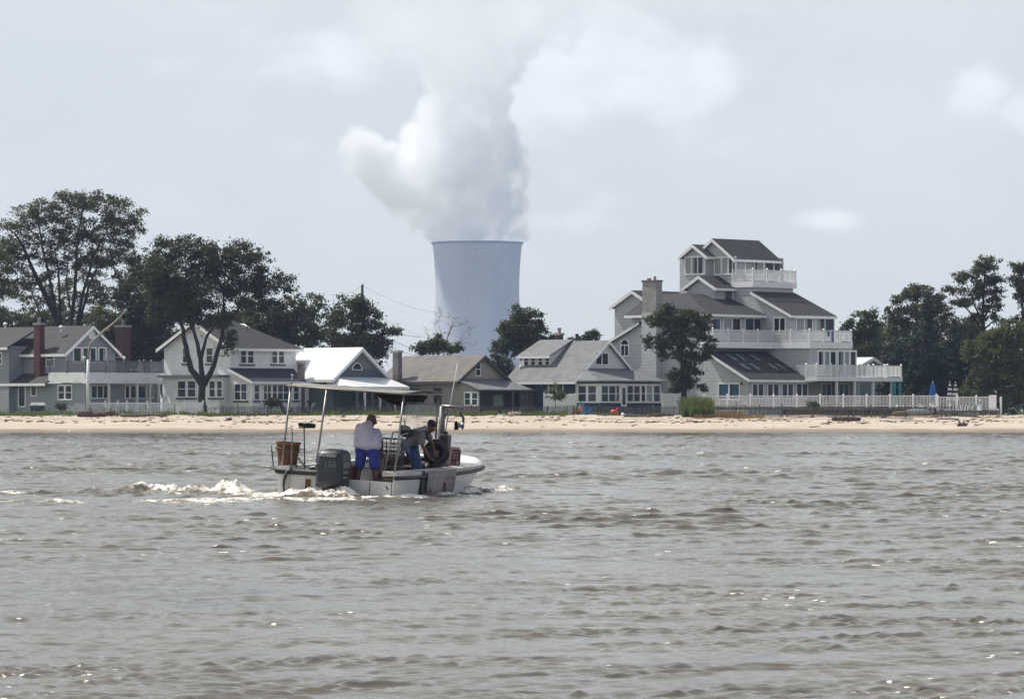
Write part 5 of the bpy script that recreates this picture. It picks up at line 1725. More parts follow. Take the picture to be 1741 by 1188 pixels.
def lawn_chair(px, Y, label, m, rz, s=1.0, group=None, gz=None):
    o = Vector((X(px, Y), Y, gz if gz is not None else gz_at(px, Y)))
    root = empty("lawn_chair", o, rz); tag(root, label, "chair", group)
    b = MB()
    for i in range(5):
        u = -.26 + i * .13
        b.bar((u * s, .22 * s, .26 * s), (u * 1.05 * s, .58 * s, 1.0 * s + .06 * s * math.cos(u * 5)), .11 * s, .025)
    b.build("backrest", m, root)
    b = MB()
    for i in range(5): b.bar((-.3 * s, (-.3 + i * .12) * s, (.40 - i * .03) * s), (.3 * s, (-.3 + i * .12) * s, (.40 - i * .03) * s), .025, .1 * s)
    b.build("seat", m, root)
    for sx in (-1, 1):
        b = MB(); b.box((sx * .36 - .07) * s, (sx * .36 + .07) * s, -.35 * s, .42 * s, .58 * s, .605 * s); b.build("armrest", m, root)
        b = MB(); b.box((sx * .34 - .03) * s, (sx * .34 + .03) * s, -.34 * s, -.24 * s, 0, .578 * s); b.build("leg", m, root)
        b = MB(); b.bar((sx * .30 * s, -.3 * s, .38 * s), (sx * .30 * s, .55 * s, .03), .04 * s, .1 * s); b.build("leg", m, root)
    return root


DARKW = mat("dark_chair_paint", (.02, .021, .024), .6, .2)
lawn_chair(487, 351.6, "dark lawn chair facing right before the farmhouse porch", DARKW, 1.1, 1.1)
lawn_chair(523, 351.6, "dark lawn chair facing left before the farmhouse porch", DARKW, -1.1, 1.1)
lawn_chair(999, 346, "bright blue lawn chair on the sand before the blue cottage", mat("blue_chair_paint", (.02, .16, .42), .5, .1), 1.2, 1.0)
lawn_chair(984, 347, "orange brown lawn chair beside the blue one", mat("orange_chair_paint", (.25, .09, .03), .6, .15), -.5, .85)


def beach_bits():
    b = MB(); b.ball((0, 0, .22), (.32, .25, .22), 14, 9); b.tube([(.2, 0, .3), (.3, 0, .55), (.36, 0, .6)], [.06, .05, .03])
    q = b.build("pool_float", mat("red_float", (.5, .05, .045), .5, .1), smooth=True); q.location = (X(1044, 346), 346, gz_at(1044, 346) + .1)
    tag(q, "red inflatable float on the sand before the sun porch", "float")
    b = MB(); b.ball((0, 0, .12), .15, 12, 8)
    q = b.build("white_buoy", M['trim'], smooth=True); q.location = (X(1059, 344), 344, gz_at(1059, 344)); tag(q, "white buoy lying on the sand right of the red float", "buoy")
    b = MB(); b.ball((0, 0, .06), (.13, .1, .1), 12, 8)
    q = b.build("white_buoy", M['trim'], smooth=True); q.location = (X(118, 309), 309, 0); tag(q, "white buoy floating at the water edge before the thick log", "buoy")
    # grill under a white cover
    Y = 351.2; o = Vector((X(64, Y), Y, gz_at(64, Y)))
    root = empty("grill", o); tag(root, "dark barbecue grill with white lid beside the cottage door", "grill")
    b = MB(); b.box(-.6, .6, -.28, .28, .35, .85); b.build("firebox", M['dark_metal'], root)
    b = MB(); b.prism([(-.66, -.32, .852), (.66, -.32, .852), (.6, -.2, 1.1), (-.5, -.2, 1.12)], (0, .6, 0)); b.build("lid", M['trim'], root)
    for sx in (-.5, .5):
        for sy in (-.22, .22):
            b = MB(); b.box(sx - .03, sx + .03, sy - .03, sy + .03, 0, .348); b.build("leg", M['dark_metal'], root)
    # towels on the long balcony
    h = BIG
    for (px, w, z0, z1, col, lb) in ((1409, .34, 563, 572, (.03, .22, .16), "green towel hanging on the long balcony rail"), (1416, .34, 563, 582, (.22, .16, .36), "purple striped towel hanging on the long balcony rail")):
        x, zt = h.hy(-.62, px, z0); zb = h.hy(-.62, px, z1)[1]
        b = MB(); n = 8
        vs = []
        for i in range(n + 1):
            for j in range(7):
                u = -w / 2 + w * j / 6
                vs.append((u + .02 * math.sin(i * 1.3 + j), -.03 * math.sin(j * 2.1 + i * .3) - .02, -(zt - zb) * i / n))
        b.add(vs, [(i * 7 + j, i * 7 + j + 1, (i + 1) * 7 + j + 1, (i + 1) * 7 + j) for i in range(n) for j in range(6)])
        q = b.build("towel", mat("towel_" + lb.split()[0], col, .9, .3, 9), smooth=True)
        s2 = q.modifiers.new("thick", 'SOLIDIFY'); s2.thickness = .012
        w_ = h.root.matrix_basis
        q.matrix_basis = Matrix.Translation(h.o) @ Matrix.Rotation(math.radians(90) - h.th, 4, 'Z') @ Matrix.Translation((x, -.56, zt + .02))
        tag(q, lb, "towel")


beach_bits()


def dead_post():
    Y = 351.0
    org = Vector((X(150, Y), Y, gz_at(150, Y)))
    root = empty("dead_trunk", org)
    tag(root, "dead leaning tree trunk painted white below, bare branch bending right", "tree trunk")
    L = lambda px, py: P(px, py, Y) - org
    b = MB(); b.tube([Vector((0, 0, -.1)), L(149, 650), L(150, 611)], [.17, .14, .12], 9); b.build("painted_trunk", M['trim'], root, smooth=True)
    b = MB(); b.tube([L(150, 610.5), L(151, 598), L(153, 585), L(164, 574), L(178, 561), L(190, 552), L(205, 538), L(211, 530), L(214, 524)], [.11, .1, .1, .09, .1, .085, .07, .05, .03], 8)
    b.tube([L(178, 562), L(185, 561), L(188, 558)], [.06, .05, .03], 6)
    b.build("branch", M['bark_grey'], root, smooth=True)


dead_post()


def utility_pole():
    Y = 400.0
    o = Vector((X(616, Y), Y, 1.4))
    root = empty("utility_pole", o)
    tag(root, "grey wooden utility pole rising behind the round dark tree", "pole")
    zt = EYE + (HY - 484) / S(Y) - o.z
    b = MB(); b.tube([(0, 0, 0), (0, 0, zt)], [.19, .13], 10); b.build("pole", M['wood_grey'], root)
    b = MB(); b.tube([(.08, 0, zt - .1), (.08, 0, zt + .18)], .025, 6); b.build("insulator", M['dark_metal'], root)
    runs = [((616, 485), (560, 500), 470, .4, 380), ((617, 485), (748, 532), 300, .5, 430), ((640, 535), (800, 590), 300, .6, 430), ((616, 547), (735, 598), 300, .6, 420), ((616, 560), (720, 606), 300, .5, 415), ((616, 535), (716, 573), 300, .5, 415)]
    for i, (a, e, _, sag, Y2) in enumerate(runs):
        p0, p1 = P(a[0], a[1], Y), P(e[0], e[1], Y2)
        b = MB(); pts = []
        for k in range(13):
            t = k / 12; q = p0.lerp(p1, t); q.z -= sag * 4 * t * (1 - t); pts.append(q - o)
        b.tube(pts, .02 if i > 2 else .011, 5)
        b.build("wire", M['dark_metal'], root)


utility_pole()


def shed():
    """white metal roof of an outbuilding behind the low balcony"""
    h = House("outbuilding", "small outbuilding with white metal roof behind the low balcony", "shed", 1462, 385)
    ze, zr = h.hx(0, 1462, 622)[1], h.hx(0, 1475, 610)[1]
    h.wall_ridge_y(0, 3.6, 0, 4, ze, zr, ze, 1.8, M['sid_grey2'])
    h.roof_y(0, 3.6, 0, 4, ze, zr, ze, 1.8, M['metal_white'], ov=.3, gx=.2)


shed()

# ------------------------------------------------------------------ the work boat
ROLL = math.radians(3.0)
BM = Matrix.Translation((BOAT_X, BOAT_Y, 0.0)) @ Matrix.Rotation(-BOAT_PSI, 4, 'Z') @ Matrix.Rotation(ROLL, 4, 'Y')
BI = BM.inverted()


def bhit(px, py, axis, c):
    """the point of the boat's own plane x|y|z = c seen behind pixel (px, py)"""
    o = BI @ Vector((0, 0, EYE))
    d = (BI.to_3x3() @ Vector(((px - CX) / F, 1, (HY - py) / F)))
    i = 'xyz'.index(axis)
    return o + d * ((c - o[i]) / d[i])


def bthing(name, label, cat, loc=(0, 0, 0), rz=0, group=None):
    o = bpy.data.objects.new(name, None)
    o.matrix_basis = BM @ Matrix.Translation(loc) @ Matrix.Rotation(rz, 4, 'Z')
    o.empty_display_size = .1
    COL.objects.link(o)
    return tag(o, label, cat, group)


M['gel'] = mat("white_gelcoat", (.66, .66, .65), .32, .05, 1.5, dirt=(.36, .33, .29), dirt_amt=.45, dirt_scale=2.5)
M['gel_clean'] = mat("clean_white_gelcoat", (.74, .74, .73), .3, .04, 1.5)
M['gel_dirty'] = mat("stained_gelcoat", (.55, .53, .50), .45, .1, 3, dirt=(.16, .13, .10), dirt_amt=.8, dirt_scale=4)
M['rubber'] = mat("black_rub_rail", (.02, .02, .022), .55, .2, 5)
M['motor_grey'] = mat("motor_grey_paint", (.021, .026, .034), .4, .06, 4)
M['motor_dark'] = mat("motor_black", (.014, .015, .017), .4, .2, 4)
M['ply'] = mat("brown_plywood", (.12, .05, .022), .7, .3, 5, stretch=(1, 1, .3))
M['basket'] = None


def basket_mat():
    m = NT("woven_basket_wood")
    tc = m.node("ShaderNodeTexCoord"); sp = m.node("ShaderNodeSeparateXYZ"); m.l.new(tc.outputs["Object"], sp.inputs[0])
    a = m.math('ARCTAN2', sp.outputs[1], sp.outputs[0])
    k = m.math('FRACT', m.math('MULTIPLY', a, 24 / (2 * math.pi)))
    n = m.noise(9, 4, .6)
    c = m.mix(m.ramp(n, .3, .7), (.10, .038, .014, 1), (.17, .07, .026, 1))
    c = m.mix(m.ramp(m.math('ABSOLUTE', m.math('SUBTRACT', k, .5)), .38, .48), c, (.03, .014, .008, 1))
    m.inp(m.b, "Base Color", c); m.b.inputs["Roughness"].default_value = .7
    return m.mat


BOAT = bpy.data.objects.new("work_boat", None)
BOAT.matrix_basis = BM
COL.objects.link(BOAT)
tag(BOAT, "white open crabbing boat with canopy and outboard motor, heading away across the bay", "boat")

ST = [0, .6, 1.4, 2.4, 3.3, 4.1, 4.7, 5.2, 5.65, 6.0, 6.25, 6.38, 6.42]
HB = [1.24, 1.26, 1.28, 1.29, 1.28, 1.25, 1.19, 1.09, .94, .72, .45, .22, 0.02]
WB = [1.19, 1.20, 1.21, 1.21, 1.17, 1.07, .93, .75, .53, .27, .10, .04, 0.01]
GZ = lambda y: .52 + .03 * (y / 6.4) + .14 * (y / 6.4) ** 2
RAKE = lambda y, z: y - .55 * max(0, (y - 4.2) / 2.2) ** 1.5 * (1 - (z + .1) / (GZ(y) + .1)) * .9


def hull():
    b = MB()
    lv = [-.32, -.1, .06, .2, .34, 1.0]
    rows = []
    for y, h, w in zip(ST, HB, WB):
        g = GZ(y)
        prof = []
        for l in lv:
            z = g - .02 if l == 1.0 else l
            t = (z + .1) / (g + .1)
            half = w + (h - w) * (max(0, t) ** 1.15) if t > 0 else w * (1 + t * 1.2)
            prof.append((half, z))
        row = [(x, RAKE(y, z), z) for x, z in prof]
        rows.append([(-x, yy, z) for x, yy, z in row[::-1]] + row)
    n = len(rows[0])
    for r in rows: pass
    b.add([v for r in rows for v in r], [(i * n + k, i * n + k + 1, (i + 1) * n + k + 1, (i + 1) * n + k) for i in range(len(rows) - 1) for k in range(n - 1)])
    o = b.build("hull", M['gel'], BOAT, smooth=True)
    s = o.modifiers.new("skin", 'SOLIDIFY'); s.thickness = .03; s.offset = -1
    # transom, cut down in the middle for the motor
    def hw(z): return 1.19 + .05 * (z + .1) / .62 - .004
    b = MB()
    def pan(x0, x1, zt):
        pts = [(x0, 0, -.3), (x1, 0, -.3), (x1, 0, zt), (x0, 0, zt)]
        if x0 < -1.1: pts = [(-1.13, 0, -.3), (x1, 0, -.3), (x1, 0, zt), (-hw(zt), 0, zt), (-hw(0), 0, 0)]
        if x1 > 1.1: pts = [(x0, 0, -.3), (1.13, 0, -.3), (hw(0), 0, 0), (hw(zt), 0, zt), (x0, 0, zt)]
        b.prism(pts, (0, .05, 0))
    pan(-1.3, -.42, .40); pan(-.417, -.13, .2); pan(-.127, .22, .2); pan(.223, 1.3, .365)
    t = b.build("transom", M['gel'], BOAT)
    b = MB()
    for x in (.72, 1.17): b.box(x, x + .012, -.006, -.001, -.2, .35)
    b.build("seam", M['rubber'], t)
    b = MB(); b.box(-.13, .23, -.02, .06, .203, .23); b.box(.19, .24, -.03, .06, .231, .36); b.build("motor_well_edge", M['rubber'], t)
    b = MB(); q = bhit(523, 825, 'y', -.02); b.box(q.x - .05, q.x + .05, -.03, -.002, -.15, .33); b.build("wood_block", M['ply'], t)
    b = MB(); q = bhit(657, 830, 'y', -.01); b.prism([(q.x - .03, -.002, q.z + .04), (q.x, -.002, q.z + .05), (q.x + .05, -.002, q.z - .03), (q.x + .02, -.002, q.z - .04)], (0, -.004, 0)); b.build("scuff", M['ply'], t)
    # side decks (caps) and rub rail
    for sx in (-1, 1):
        b = MB(); vs, fs = [], []
        k = 8
        for i, (y, h) in enumerate(zip(ST[:k], HB[:k])):
            g = GZ(y)
            for (x, z) in ((h + .015, g - .03), (h + .015, g + .03), (h - .26, g + .05), (h - .26, g - .05)): vs.append((sx * x, y if i else -.02, z))
        for i in range(k - 1):
            for q in range(4): fs.append((i * 4 + q, i * 4 + (q + 1) % 4, (i + 1) * 4 + (q + 1) % 4, (i + 1) * 4 + q))
        fs += [(0, 1, 2, 3), tuple((k - 1) * 4 + q for q in range(4))]
        b.add(vs, fs); b.build("side_deck", M['gel_dirty'] if sx > 0 else M['gel'], BOAT)
        b = MB(); pts = [(sx * (h + .02), y, GZ(y) - .075) for y, h in zip(ST, HB)]
        b.tube([(sx * .9, -.015, GZ(0) - .075) if False else (sx * 1.25, -.02, GZ(0) - .075)] + pts[1:], .034, 8); b.build("rub_rail", M['rubber'], BOAT, smooth=True)
    q = MB(); q.box(-1.26, -.42, -.045, -.002, GZ(0) - .115, GZ(0) - .045); q.build("rub_rail", M['rubber'], BOAT)
    # foredeck with a raised rim and a sunk middle
    b = MB(); vs, fs = [], []
    ys = [4.3, 4.7, 5.2, 5.65, 6.0, 6.25, 6.38, 6.42]
    hb = [np.interp(y, ST, HB) for y in ys]
    cols = [-1, -.86, -.7, -.35, 0, .35, .7, .86, 1]
    for y, h in zip(ys, hb):
        for c in cols:
            z = GZ(y) + (.02 if abs(c) == 1 else .085 if abs(c) > .6 else .095 + .02 * (1 - c * c))
            vs.append((c * (h + .015), y, z))
    n = len(cols)
    fs = [(i * n + k, i * n + k + 1, (i + 1) * n + k + 1, (i + 1) * n + k) for i in range(len(ys) - 1) for k in range(n - 1)]
    b.add(vs, fs); fd = b.build("foredeck", M['gel_clean'], BOAT, smooth=True)
    s = fd.modifiers.new("skin", 'SOLIDIFY'); s.thickness = .09; s.offset = -1
    b = MB(); b.prism([(-1.0, 4.28, .12), (1.0, 4.28, .12), (1.0, 4.28, GZ(4.5) + .05), (-1.0, 4.28, GZ(4.5) + .05)], (0, -.03, 0)); b.build("bulkhead", M['gel_dirty'], BOAT)
    b = MB(); vs = []
    ys = [.06, 1.4, 2.4, 3.3, 4.1, 4.7, 5.2]
    for y in ys:
        w = np.interp(y, ST, WB) - .03
        vs += [(-w, y, .12), (w, y, .12)]
    b.add(vs, [(2 * i, 2 * i + 1, 2 * i + 3, 2 * i + 2) for i in range(len(ys) - 1)]); b.build("floor", M['gel_dirty'], BOAT)
    # wear plate on the hauling side
    b = MB(); vs = []
    for y in (1.5, 2.3, 3.05):
        h = np.interp(y, ST, HB) + .065; w = np.interp(y, ST, WB) + .03
        vs += [(h, y, GZ(y) + .03), (h, y, GZ(y) - .1), ((h + w) / 2 + .03, y, .2), (w, y, -.1), (w - .02, y, -.25)]
    b.add(vs, [(5 * i + k, 5 * i + k + 1, 5 * i + 6 + k, 5 * i + 5 + k) for i in range(2) for k in range(4)])
    wp = b.build("wear_plate", mat("scraped_metal_plate", (.24, .235, .225), .45, .25, 4, metal=.3, dirt=(.035, .028, .022), dirt_amt=.95, dirt_scale=3.2), BOAT)
    s = wp.modifiers.new("skin", 'SOLIDIFY'); s.thickness = .012
    b = MB(); b.box(1.235, 1.30, 1.3, 1.48, -.2, GZ(1.4) + .04); b.build("rubber_fender", M['rubber'], BOAT, bevel=.01)
    b = MB(); b.box(1.335, 1.35, 2.42, 2.5, .0, .34); b.build("rope_stain", mat("red_brown_stain", (.13, .03, .03), .8, .4, 9), BOAT)
    # stern corner deck, engine box, culling table
    b = MB(); b.box(-1.22, -.45, .06, .75, .44, .50); b.build("corner_deck", M['gel_dirty'], BOAT)
    b = MB(); b.box(.0, .14, .2, .75, .12, .62); b.build("engine_box", M['ply'], BOAT)
    b = MB(); b.box(-.55, .55, 2.2, 3.2, .12, .55); b.box(-.6, .6, 2.15, 3.25, .553, .60); b.build("culling_table", mat("wet_dark_wood", (.05, .04, .03), .6, .4, 4), BOAT)
    b = MB(); b.box(-.1, .85, 2.05, 2.14, .30, .38); b.build("plank", mat("yellowish_plank", (.2, .14, .06), .7, .3, 5), BOAT)
    b = MB(); b.box(-.7, .85, 3.5, 4.2, .12, .74); b.box(-.74, .89, 3.46, 4.22, .743, .78); b.build("storage_bin", mat("dark_bin", (.03, .028, .025), .6, .4, 4), BOAT, bevel=.02)
    # mooring line over the transom
    b = MB(); b.tube([bhit(489, 800, 'y', -.07), bhit(484, 812, 'y', -.07), bhit(482, 822, 'y', -.06), bhit(483, 845, 'y', -.05)], [.03, .028, .022, .012], 7); b.build("mooring_line", M['rubber'], BOAT, smooth=True)
    b = MB(); b.tube([bhit(493, 806, 'y', -.06), bhit(491, 826, 'y', -.06), bhit(492, 845, 'y', -.05)], .009, 6); b.build("mooring_line", M['bark_grey'], BOAT, smooth=True)


hull()


def motor():
    mx = bhit(565, 800, 'y', -.4).x
    b = MB()
    b.tube([(mx, -.33, .28), (mx, -.36, .0), (mx, -.36, -.35)], [.15, .11, .09], 12)
    b.box(mx - .17, mx + .17, -.5, -.08, .10, .26)
    b.box(mx - .13, mx + .13, -.1, .08, .0, .34)
    o = b.build("outboard_motor", M['motor_dark'], BOAT, bevel=.02)
    # cowling: rounded sections stacked upward
    secs = [(.245, .27, .20, -.34), (.27, .31, .30, -.34), (.285, .325, .46, -.34), (.285, .325, .62, -.34), (.28, .32, .76, -.34), (.262, .30, .86, -.33), (.215, .25, .925, -.31), (.12, .14, .955, -.29), (.01, .01, .962, -.28)]
    seg = 28
    vs, fs = [], []
    for (rx, ry, z, yc) in secs:
        for k in range(seg):
            a = 2 * math.pi * k / seg
            c, s = math.cos(a), math.sin(a)
            e = .48
            vs.append((mx + rx * math.copysign(abs(c) ** e, c), yc + ry * math.copysign(abs(s) ** e, s), z))
    for i in range(len(secs) - 1):
        for k in range(seg): fs.append((i * seg + k, i * seg + (k + 1) % seg, (i + 1) * seg + (k + 1) % seg, (i + 1) * seg + k))
    fs.append(tuple(range(seg)))
    b = MB(); b.add(vs, fs); b.build("cowling", M['motor_grey'], o, smooth=True)
    # air slot under the top lip
    b = MB(); b.prism([(mx - .19, -.675, .80), (mx + .17, -.675, .795), (mx + .19, -.64, .845), (mx - .16, -.62, .875)], (0, .12, 0)); b.build("air_slot", M['motor_dark'], o, bevel=.012)
    b = MB(); b.prism([(mx - .265, -.665, .60), (mx + .265, -.665, .60), (mx + .25, -.662, .63), (mx - .25, -.662, .63)], (0, .1, 0)); b.build("trim_band", M['motor_dark'], o)
    cu = bpy.data.curves.new("lettering", 'FONT'); cu.body = "150"; cu.size = .15; cu.extrude = .003; cu.align_x = 'CENTER'; cu.space_character = 1.15
    tmp = bpy.data.objects.new("lettering_source", cu); COL.objects.link(tmp)
    dg = bpy.context.evaluated_depsgraph_get(); dg.update()
    lme = bpy.data.meshes.new_from_object(tmp.evaluated_get(dg)); lme.name = "lettering"
    bpy.data.objects.remove(tmp)
    t = bpy.data.objects.new("lettering", lme); COL.objects.link(t); t.parent = o
    lm = mat("silver_lettering", (.15, .17, .20), .35, .05)
    lme.materials.clear(); lme.materials.append(lm)
    p = bhit(561, 790, 'y', -.67)
    t.location = (p.x, -.672, p.z - .045); t.rotation_euler = (math.radians(90), 0, 0)
    for (zz, hh, w) in ((.66, .10, .20), (.52, .035, .24), (.42, .03, .2)):
        b = MB()
        if hh > .05:
            for j in range(6): b.box(mx + .286, mx + .291, -.55 + j * .055, -.515 + j * .055, zz - hh / 2, zz + hh / 2)
        else: b.box(mx + .286, mx + .291, -.55, -.55 + w, zz - hh / 2, zz + hh / 2)
        b.build("side_decal", mat("pale_decal", (.20, .21, .22), .4, .05), o)


motor()
FABRIC = NT("canopy_fabric")
_c = FABRIC.mix(FABRIC.ramp(FABRIC.noise(2.5, 5, .65), .35, .7), (.44, .44, .43, 1), (.29, .28, .265, 1))
FABRIC.inp(FABRIC.b, "Base Color", _c); FABRIC.b.inputs["Roughness"].default_value = .85
_t = FABRIC.node("ShaderNodeBsdfTranslucent"); FABRIC.l.new(_c, _t.inputs["Color"])
_x = FABRIC.node("ShaderNodeMixShader"); _x.inputs[0].default_value = .42
FABRIC.l.new(FABRIC.b.outputs[0], _x.inputs[1]); FABRIC.l.new(_t.outputs[0], _x.inputs[2]); FABRIC.l.new(_x.outputs[0], FABRIC.out.inputs["Surface"])


def canopy():
    posts = [((479, 792, .05), (495, 655, .40)), ((538, 788, 2.4), (556, 660, 2.75)), ((671, 803, .15), (687, 668, .5)), ((741, 745, 2.7), (745, 676, 2.75))]
    tops = []
    for (a, t) in posts:
        p, q = bhit(a[0], a[1], 'y', a[2]), bhit(t[0], t[1], 'y', t[2])
        b = MB(); b.tube([p, q], .021, 9); b.build("canopy_post", M['steel'], BOAT, smooth=True)
        tops.append(q)
    A, B_, C, D = bhit(488, 654, 'y', .32), bhit(690, 669, 'y', .45), bhit(758, 668.5, 'y', 3.0), bhit(560, 655.5, 'y', 3.0)
    n = 14
    vs = []
    for i in range(n + 1):
        for j in range(n + 1):
            u, v = i / n, j / n
            p = A * (1 - u) * (1 - v) + B_ * u * (1 - v) + C * u * v + D * (1 - u) * v
            p.z += .05 * math.sin(math.pi * v) * (1 - .2 * math.cos(u * 9)) - .02 * math.sin(math.pi * u) + .012 * math.sin(u * 17 + v * 5) * v
            vs.append(p)
    b = MB(); b.add(vs, [(i * (n + 1) + j, i * (n + 1) + j + 1, (i + 1) * (n + 1) + j + 1, (i + 1) * (n + 1) + j) for i in range(n) for j in range(n)])
    o = b.build("canopy", FABRIC.mat, BOAT, smooth=True)
    s = o.modifiers.new("thick", 'SOLIDIFY'); s.thickness = .012
    b = MB()
    for (p, q) in ((A, B_), (B_, C), (C, D), (D, A)):
        b.tube([p - Vector((0, 0, .02)), q - Vector((0, 0, .02))], .017, 8)
    for t in (.33, .66): b.tube([A.lerp(D, t), B_.lerp(C, t) + Vector((0, 0, .02))], .013, 8)
    b.build("canopy_frame", mat("rusty_tube", (.20, .17, .14), .5, .3, 8, metal=.5), o, smooth=True)
    b = MB(); p = bhit(495, 655, 'y', .40); b.tube([p, p + Vector((.02, .0, .17))], .014, 8); b.ball(p + Vector((.02, 0, .2)), (.035, .035, .022), 10, 6); b.build("stern_light", M['steel'], BOAT, smooth=True)
    # dark tarp rolled up beneath the canopy
    c0, c1 = bhit(640, 666, 'y', 1.5), bhit(726, 672, 'y', 2.2)
    b = MB(); n = 12
    pts = []; rad = []
    for i in range(n + 1):
        t = i / n
        q = c0.lerp(c1, t); q.z -= .10 * math.sin(math.pi * t) + .03
        pts.append(q); rad.append(.02 + .10 * math.sin(math.pi * t) ** .8 + .008 * math.sin(i * 2.3))
    b.tube(pts, rad, 12)
    for q in (pts[9], pts[11]): b.ball(q - Vector((0, 0, .05)), .045)
    b.build("rolled_tarp", mat("black_tarp", (.010, .010, .011), .75, .4, 9, bump=.5), BOAT, smooth=True)
    # starboard rails
    b = MB(); b.tube([bhit(689, 684, 'y', .5), bhit(744, 687, 'y', 2.75)], .018, 8)
    b.build("side_bar", M['dark_metal'], BOAT, smooth=True)
    v = NT("clear_vinyl"); v.n.remove(v.b)
    tr, df, mx_ = v.node("ShaderNodeBsdfTransparent"), v.node("ShaderNodeBsdfDiffuse"), v.node("ShaderNodeMixShader")
    df.inputs["Color"].default_value = (.55, .58, .58, 1); v.inp(mx_, 0, v.ramp(v.noise(1.6, 4, .6), .3, .7, .12, .34))
    v.l.new(tr.outputs[0], mx_.inputs[1]); v.l.new(df.outputs[0], mx_.inputs[2]); v.l.new(mx_.outputs[0], v.out.inputs["Surface"])
    q = [bhit(690, 686, 'y', .6), bhit(742, 688, 'y', 2.7), bhit(741, 732, 'y', 2.7), bhit(684, 730, 'y', .6)]
    b = MB(); b.prism(q, (.004, 0, 0)); b.build("vinyl_window", v.mat, BOAT)
    for (a, t) in (((653, 804), (668, 735)), ((671, 804), (684, 738))):
        b = MB(); b.tube([bhit(a[0], a[1], 'y', .35), bhit(t[0], t[1], 'y', .55), bhit(t[0] + 9, t[1] - 1, 'y', .75)], .016, 8); b.build("grab_rail", M['steel'], BOAT, smooth=True)
    b = MB(); b.tube([bhit(488, 727, 'y', .1), bhit(496, 727, 'y', .06), bhit(497, 745, 'y', .04), bhit(495, 801, 'y', .02)], .014, 8); b.build("rod_rack", M['steel'], BOAT, smooth=True)
    b = MB(); b.tube([bhit(461, 757, 'y', .0), bhit(465, 793, 'y', .0)], .013, 8); b.tube([bhit(463, 769, 'y', .0), bhit(470, 769, 'y', .02)], .01, 6); b.tube([bhit(508, 764, 'y', .1), bhit(517, 764, 'y', .1)], .01, 6); b.build("rod_holder", M['dark_metal'], BOAT, smooth=True)


canopy()


def hauler():
    y = 3.35
    base = bhit(751, 800, 'y', y)
    b = MB()
    x0 = bhit(751, 760, 'y', y).x
    zt = bhit(748, 690, 'y', y).z
    b.tube([(x0 + .02, y, GZ(y) + .03), (x0 + .02, y, .95), (x0 - .02, y, 1.15), (x0 - .03, y, zt)], [.14, .13, .075, .055], 10)
    o = b.build("pot_hauler", mat("worn_grey_metal", (.16, .165, .16), .45, .3, 7, metal=.4), BOAT, smooth=True)
    e = bhit(789, 693, 'y', y + .1)
    b = MB(); b.tube([(x0 - .05, y, zt), e], .034, 10); b.tube([(x0, y, zt - .26), Vector((x0, y, zt)).lerp(e, .42)], .02, 8); b.build("davit_arm", M['steel'], o, smooth=True)
    b = MB(); c = bhit(783, 700, 'y', y + .1); b.tube([c, bhit(784, 706, 'y', y + .1), bhit(788, 710, 'y', y + .1), bhit(787, 727, 'y', y + .1)], [.02, .03, .026, .026], 8); b.box(c.x - .09, c.x - .07, y + .02, y + .18, c.z - .37, c.z - .19); b.build("block_hanger", M['dark_metal'], o)
    c = bhit(782.5, 723, 'y', y + .1)
    b = MB(); b.lathe([(.001, -.06), (.085, -.06), (.09, -.045), (.045, -.02), (.045, .02), (.09, .045), (.085, .06), (.001, .06)], 20, axis='X'); s = b.build("pulley", M['steel'], o, smooth=True); s.location = c; s.rotation_euler = (0, 0, .5)
    # the big hauling sheave
    c = bhit(742, 768, 'y', 2.95)
    b = MB(); b.lathe([(.001, -.03), (.10, -.05), (.12, -.07), (.24, -.075), (.265, -.055), (.255, 0), (.265, .055), (.24, .075), (.12, .07), (.001, .06)], 32, axis='Y'); s = b.build("hauling_wheel", mat("black_wheel", (.014, .014, .015), .38, .2, 6), o, smooth=True); s.location = c; s.rotation_euler = (0, 0, math.radians(24))
    b = MB(); b.lathe([(.165, -.078), (.175, -.088), (.185, -.078)], 32, axis='Y'); b.lathe([(.001, -.06), (.05, -.066), (.06, -.05)], 20, axis='Y'); q = b.build("wheel_ring", M['dark_metal'], o, smooth=True); q.location = c; q.rotation_euler = (0, 0, math.radians(24))
    b = MB(); p = bhit(757, 738, 'y', y); b.box(p.x - .09, p.x + .1, y - .12, y + .12, p.z - .35, p.z); b.tube([(p.x, y, p.z), (p.x, y, p.z + .06)], .06, 10); b.build("gearbox", M['dark_metal'], o, bevel=.03)
    b = MB(); b.tube([bhit(757, 735, 'y', 3.6), bhit(778, 618, 'y', 3.6)], [.014, .008], 8); b.build("antenna", mat("white_fibreglass", (.7, .7, .7), .4, .05), BOAT, smooth=True)
    for (px, py) in ((733, 806), (740, 808), (728, 800), (749, 803)):
        b = MB(); p = bhit(px, py - 12, 'y', 3.0); b.tube([p + Vector((0, 0, .16)), p, p - Vector((.03, 0, .12))], [.012, .02, .012], 6); b.build("rope_end", mat("orange_rope", (.30, .08, .03), .8, .3), o, smooth=True)


hauler()


# ------------------------------------------------------------------ gear aboard
def basket():
    p = bhit(488.5, 792, 'y', .36)
    t = bthing("bushel_basket", "brown slatted bushel basket nested in another on the stern corner", "basket", (p.x, .36, .505))
    m = basket_mat()
    b = MB(); b.lathe([(.001, 0), (.165, 0), (.178, .02), (.235, .50), (.222, .50), (.17, .03), (.001, .02)], 28); b.build("staves", m, t, smooth=False)
    for z, r in ((.50, .243), (.34, .224), (.06, .19)):
        b = MB(); b.lathe([(r - .012, z - .03), (r + .006, z - .03), (r + .008, z + .012), (r - .012, z + .012)], 28); b.build("hoop", mat("pale_hoop", (.17, .085, .04), .7, .25, 9), t)
    b = MB(); b.lathe([(.20, .36), (.252, .362), (.258, .385), (.25, .40)], 28); b.build("inner_rim", m, t)


basket()


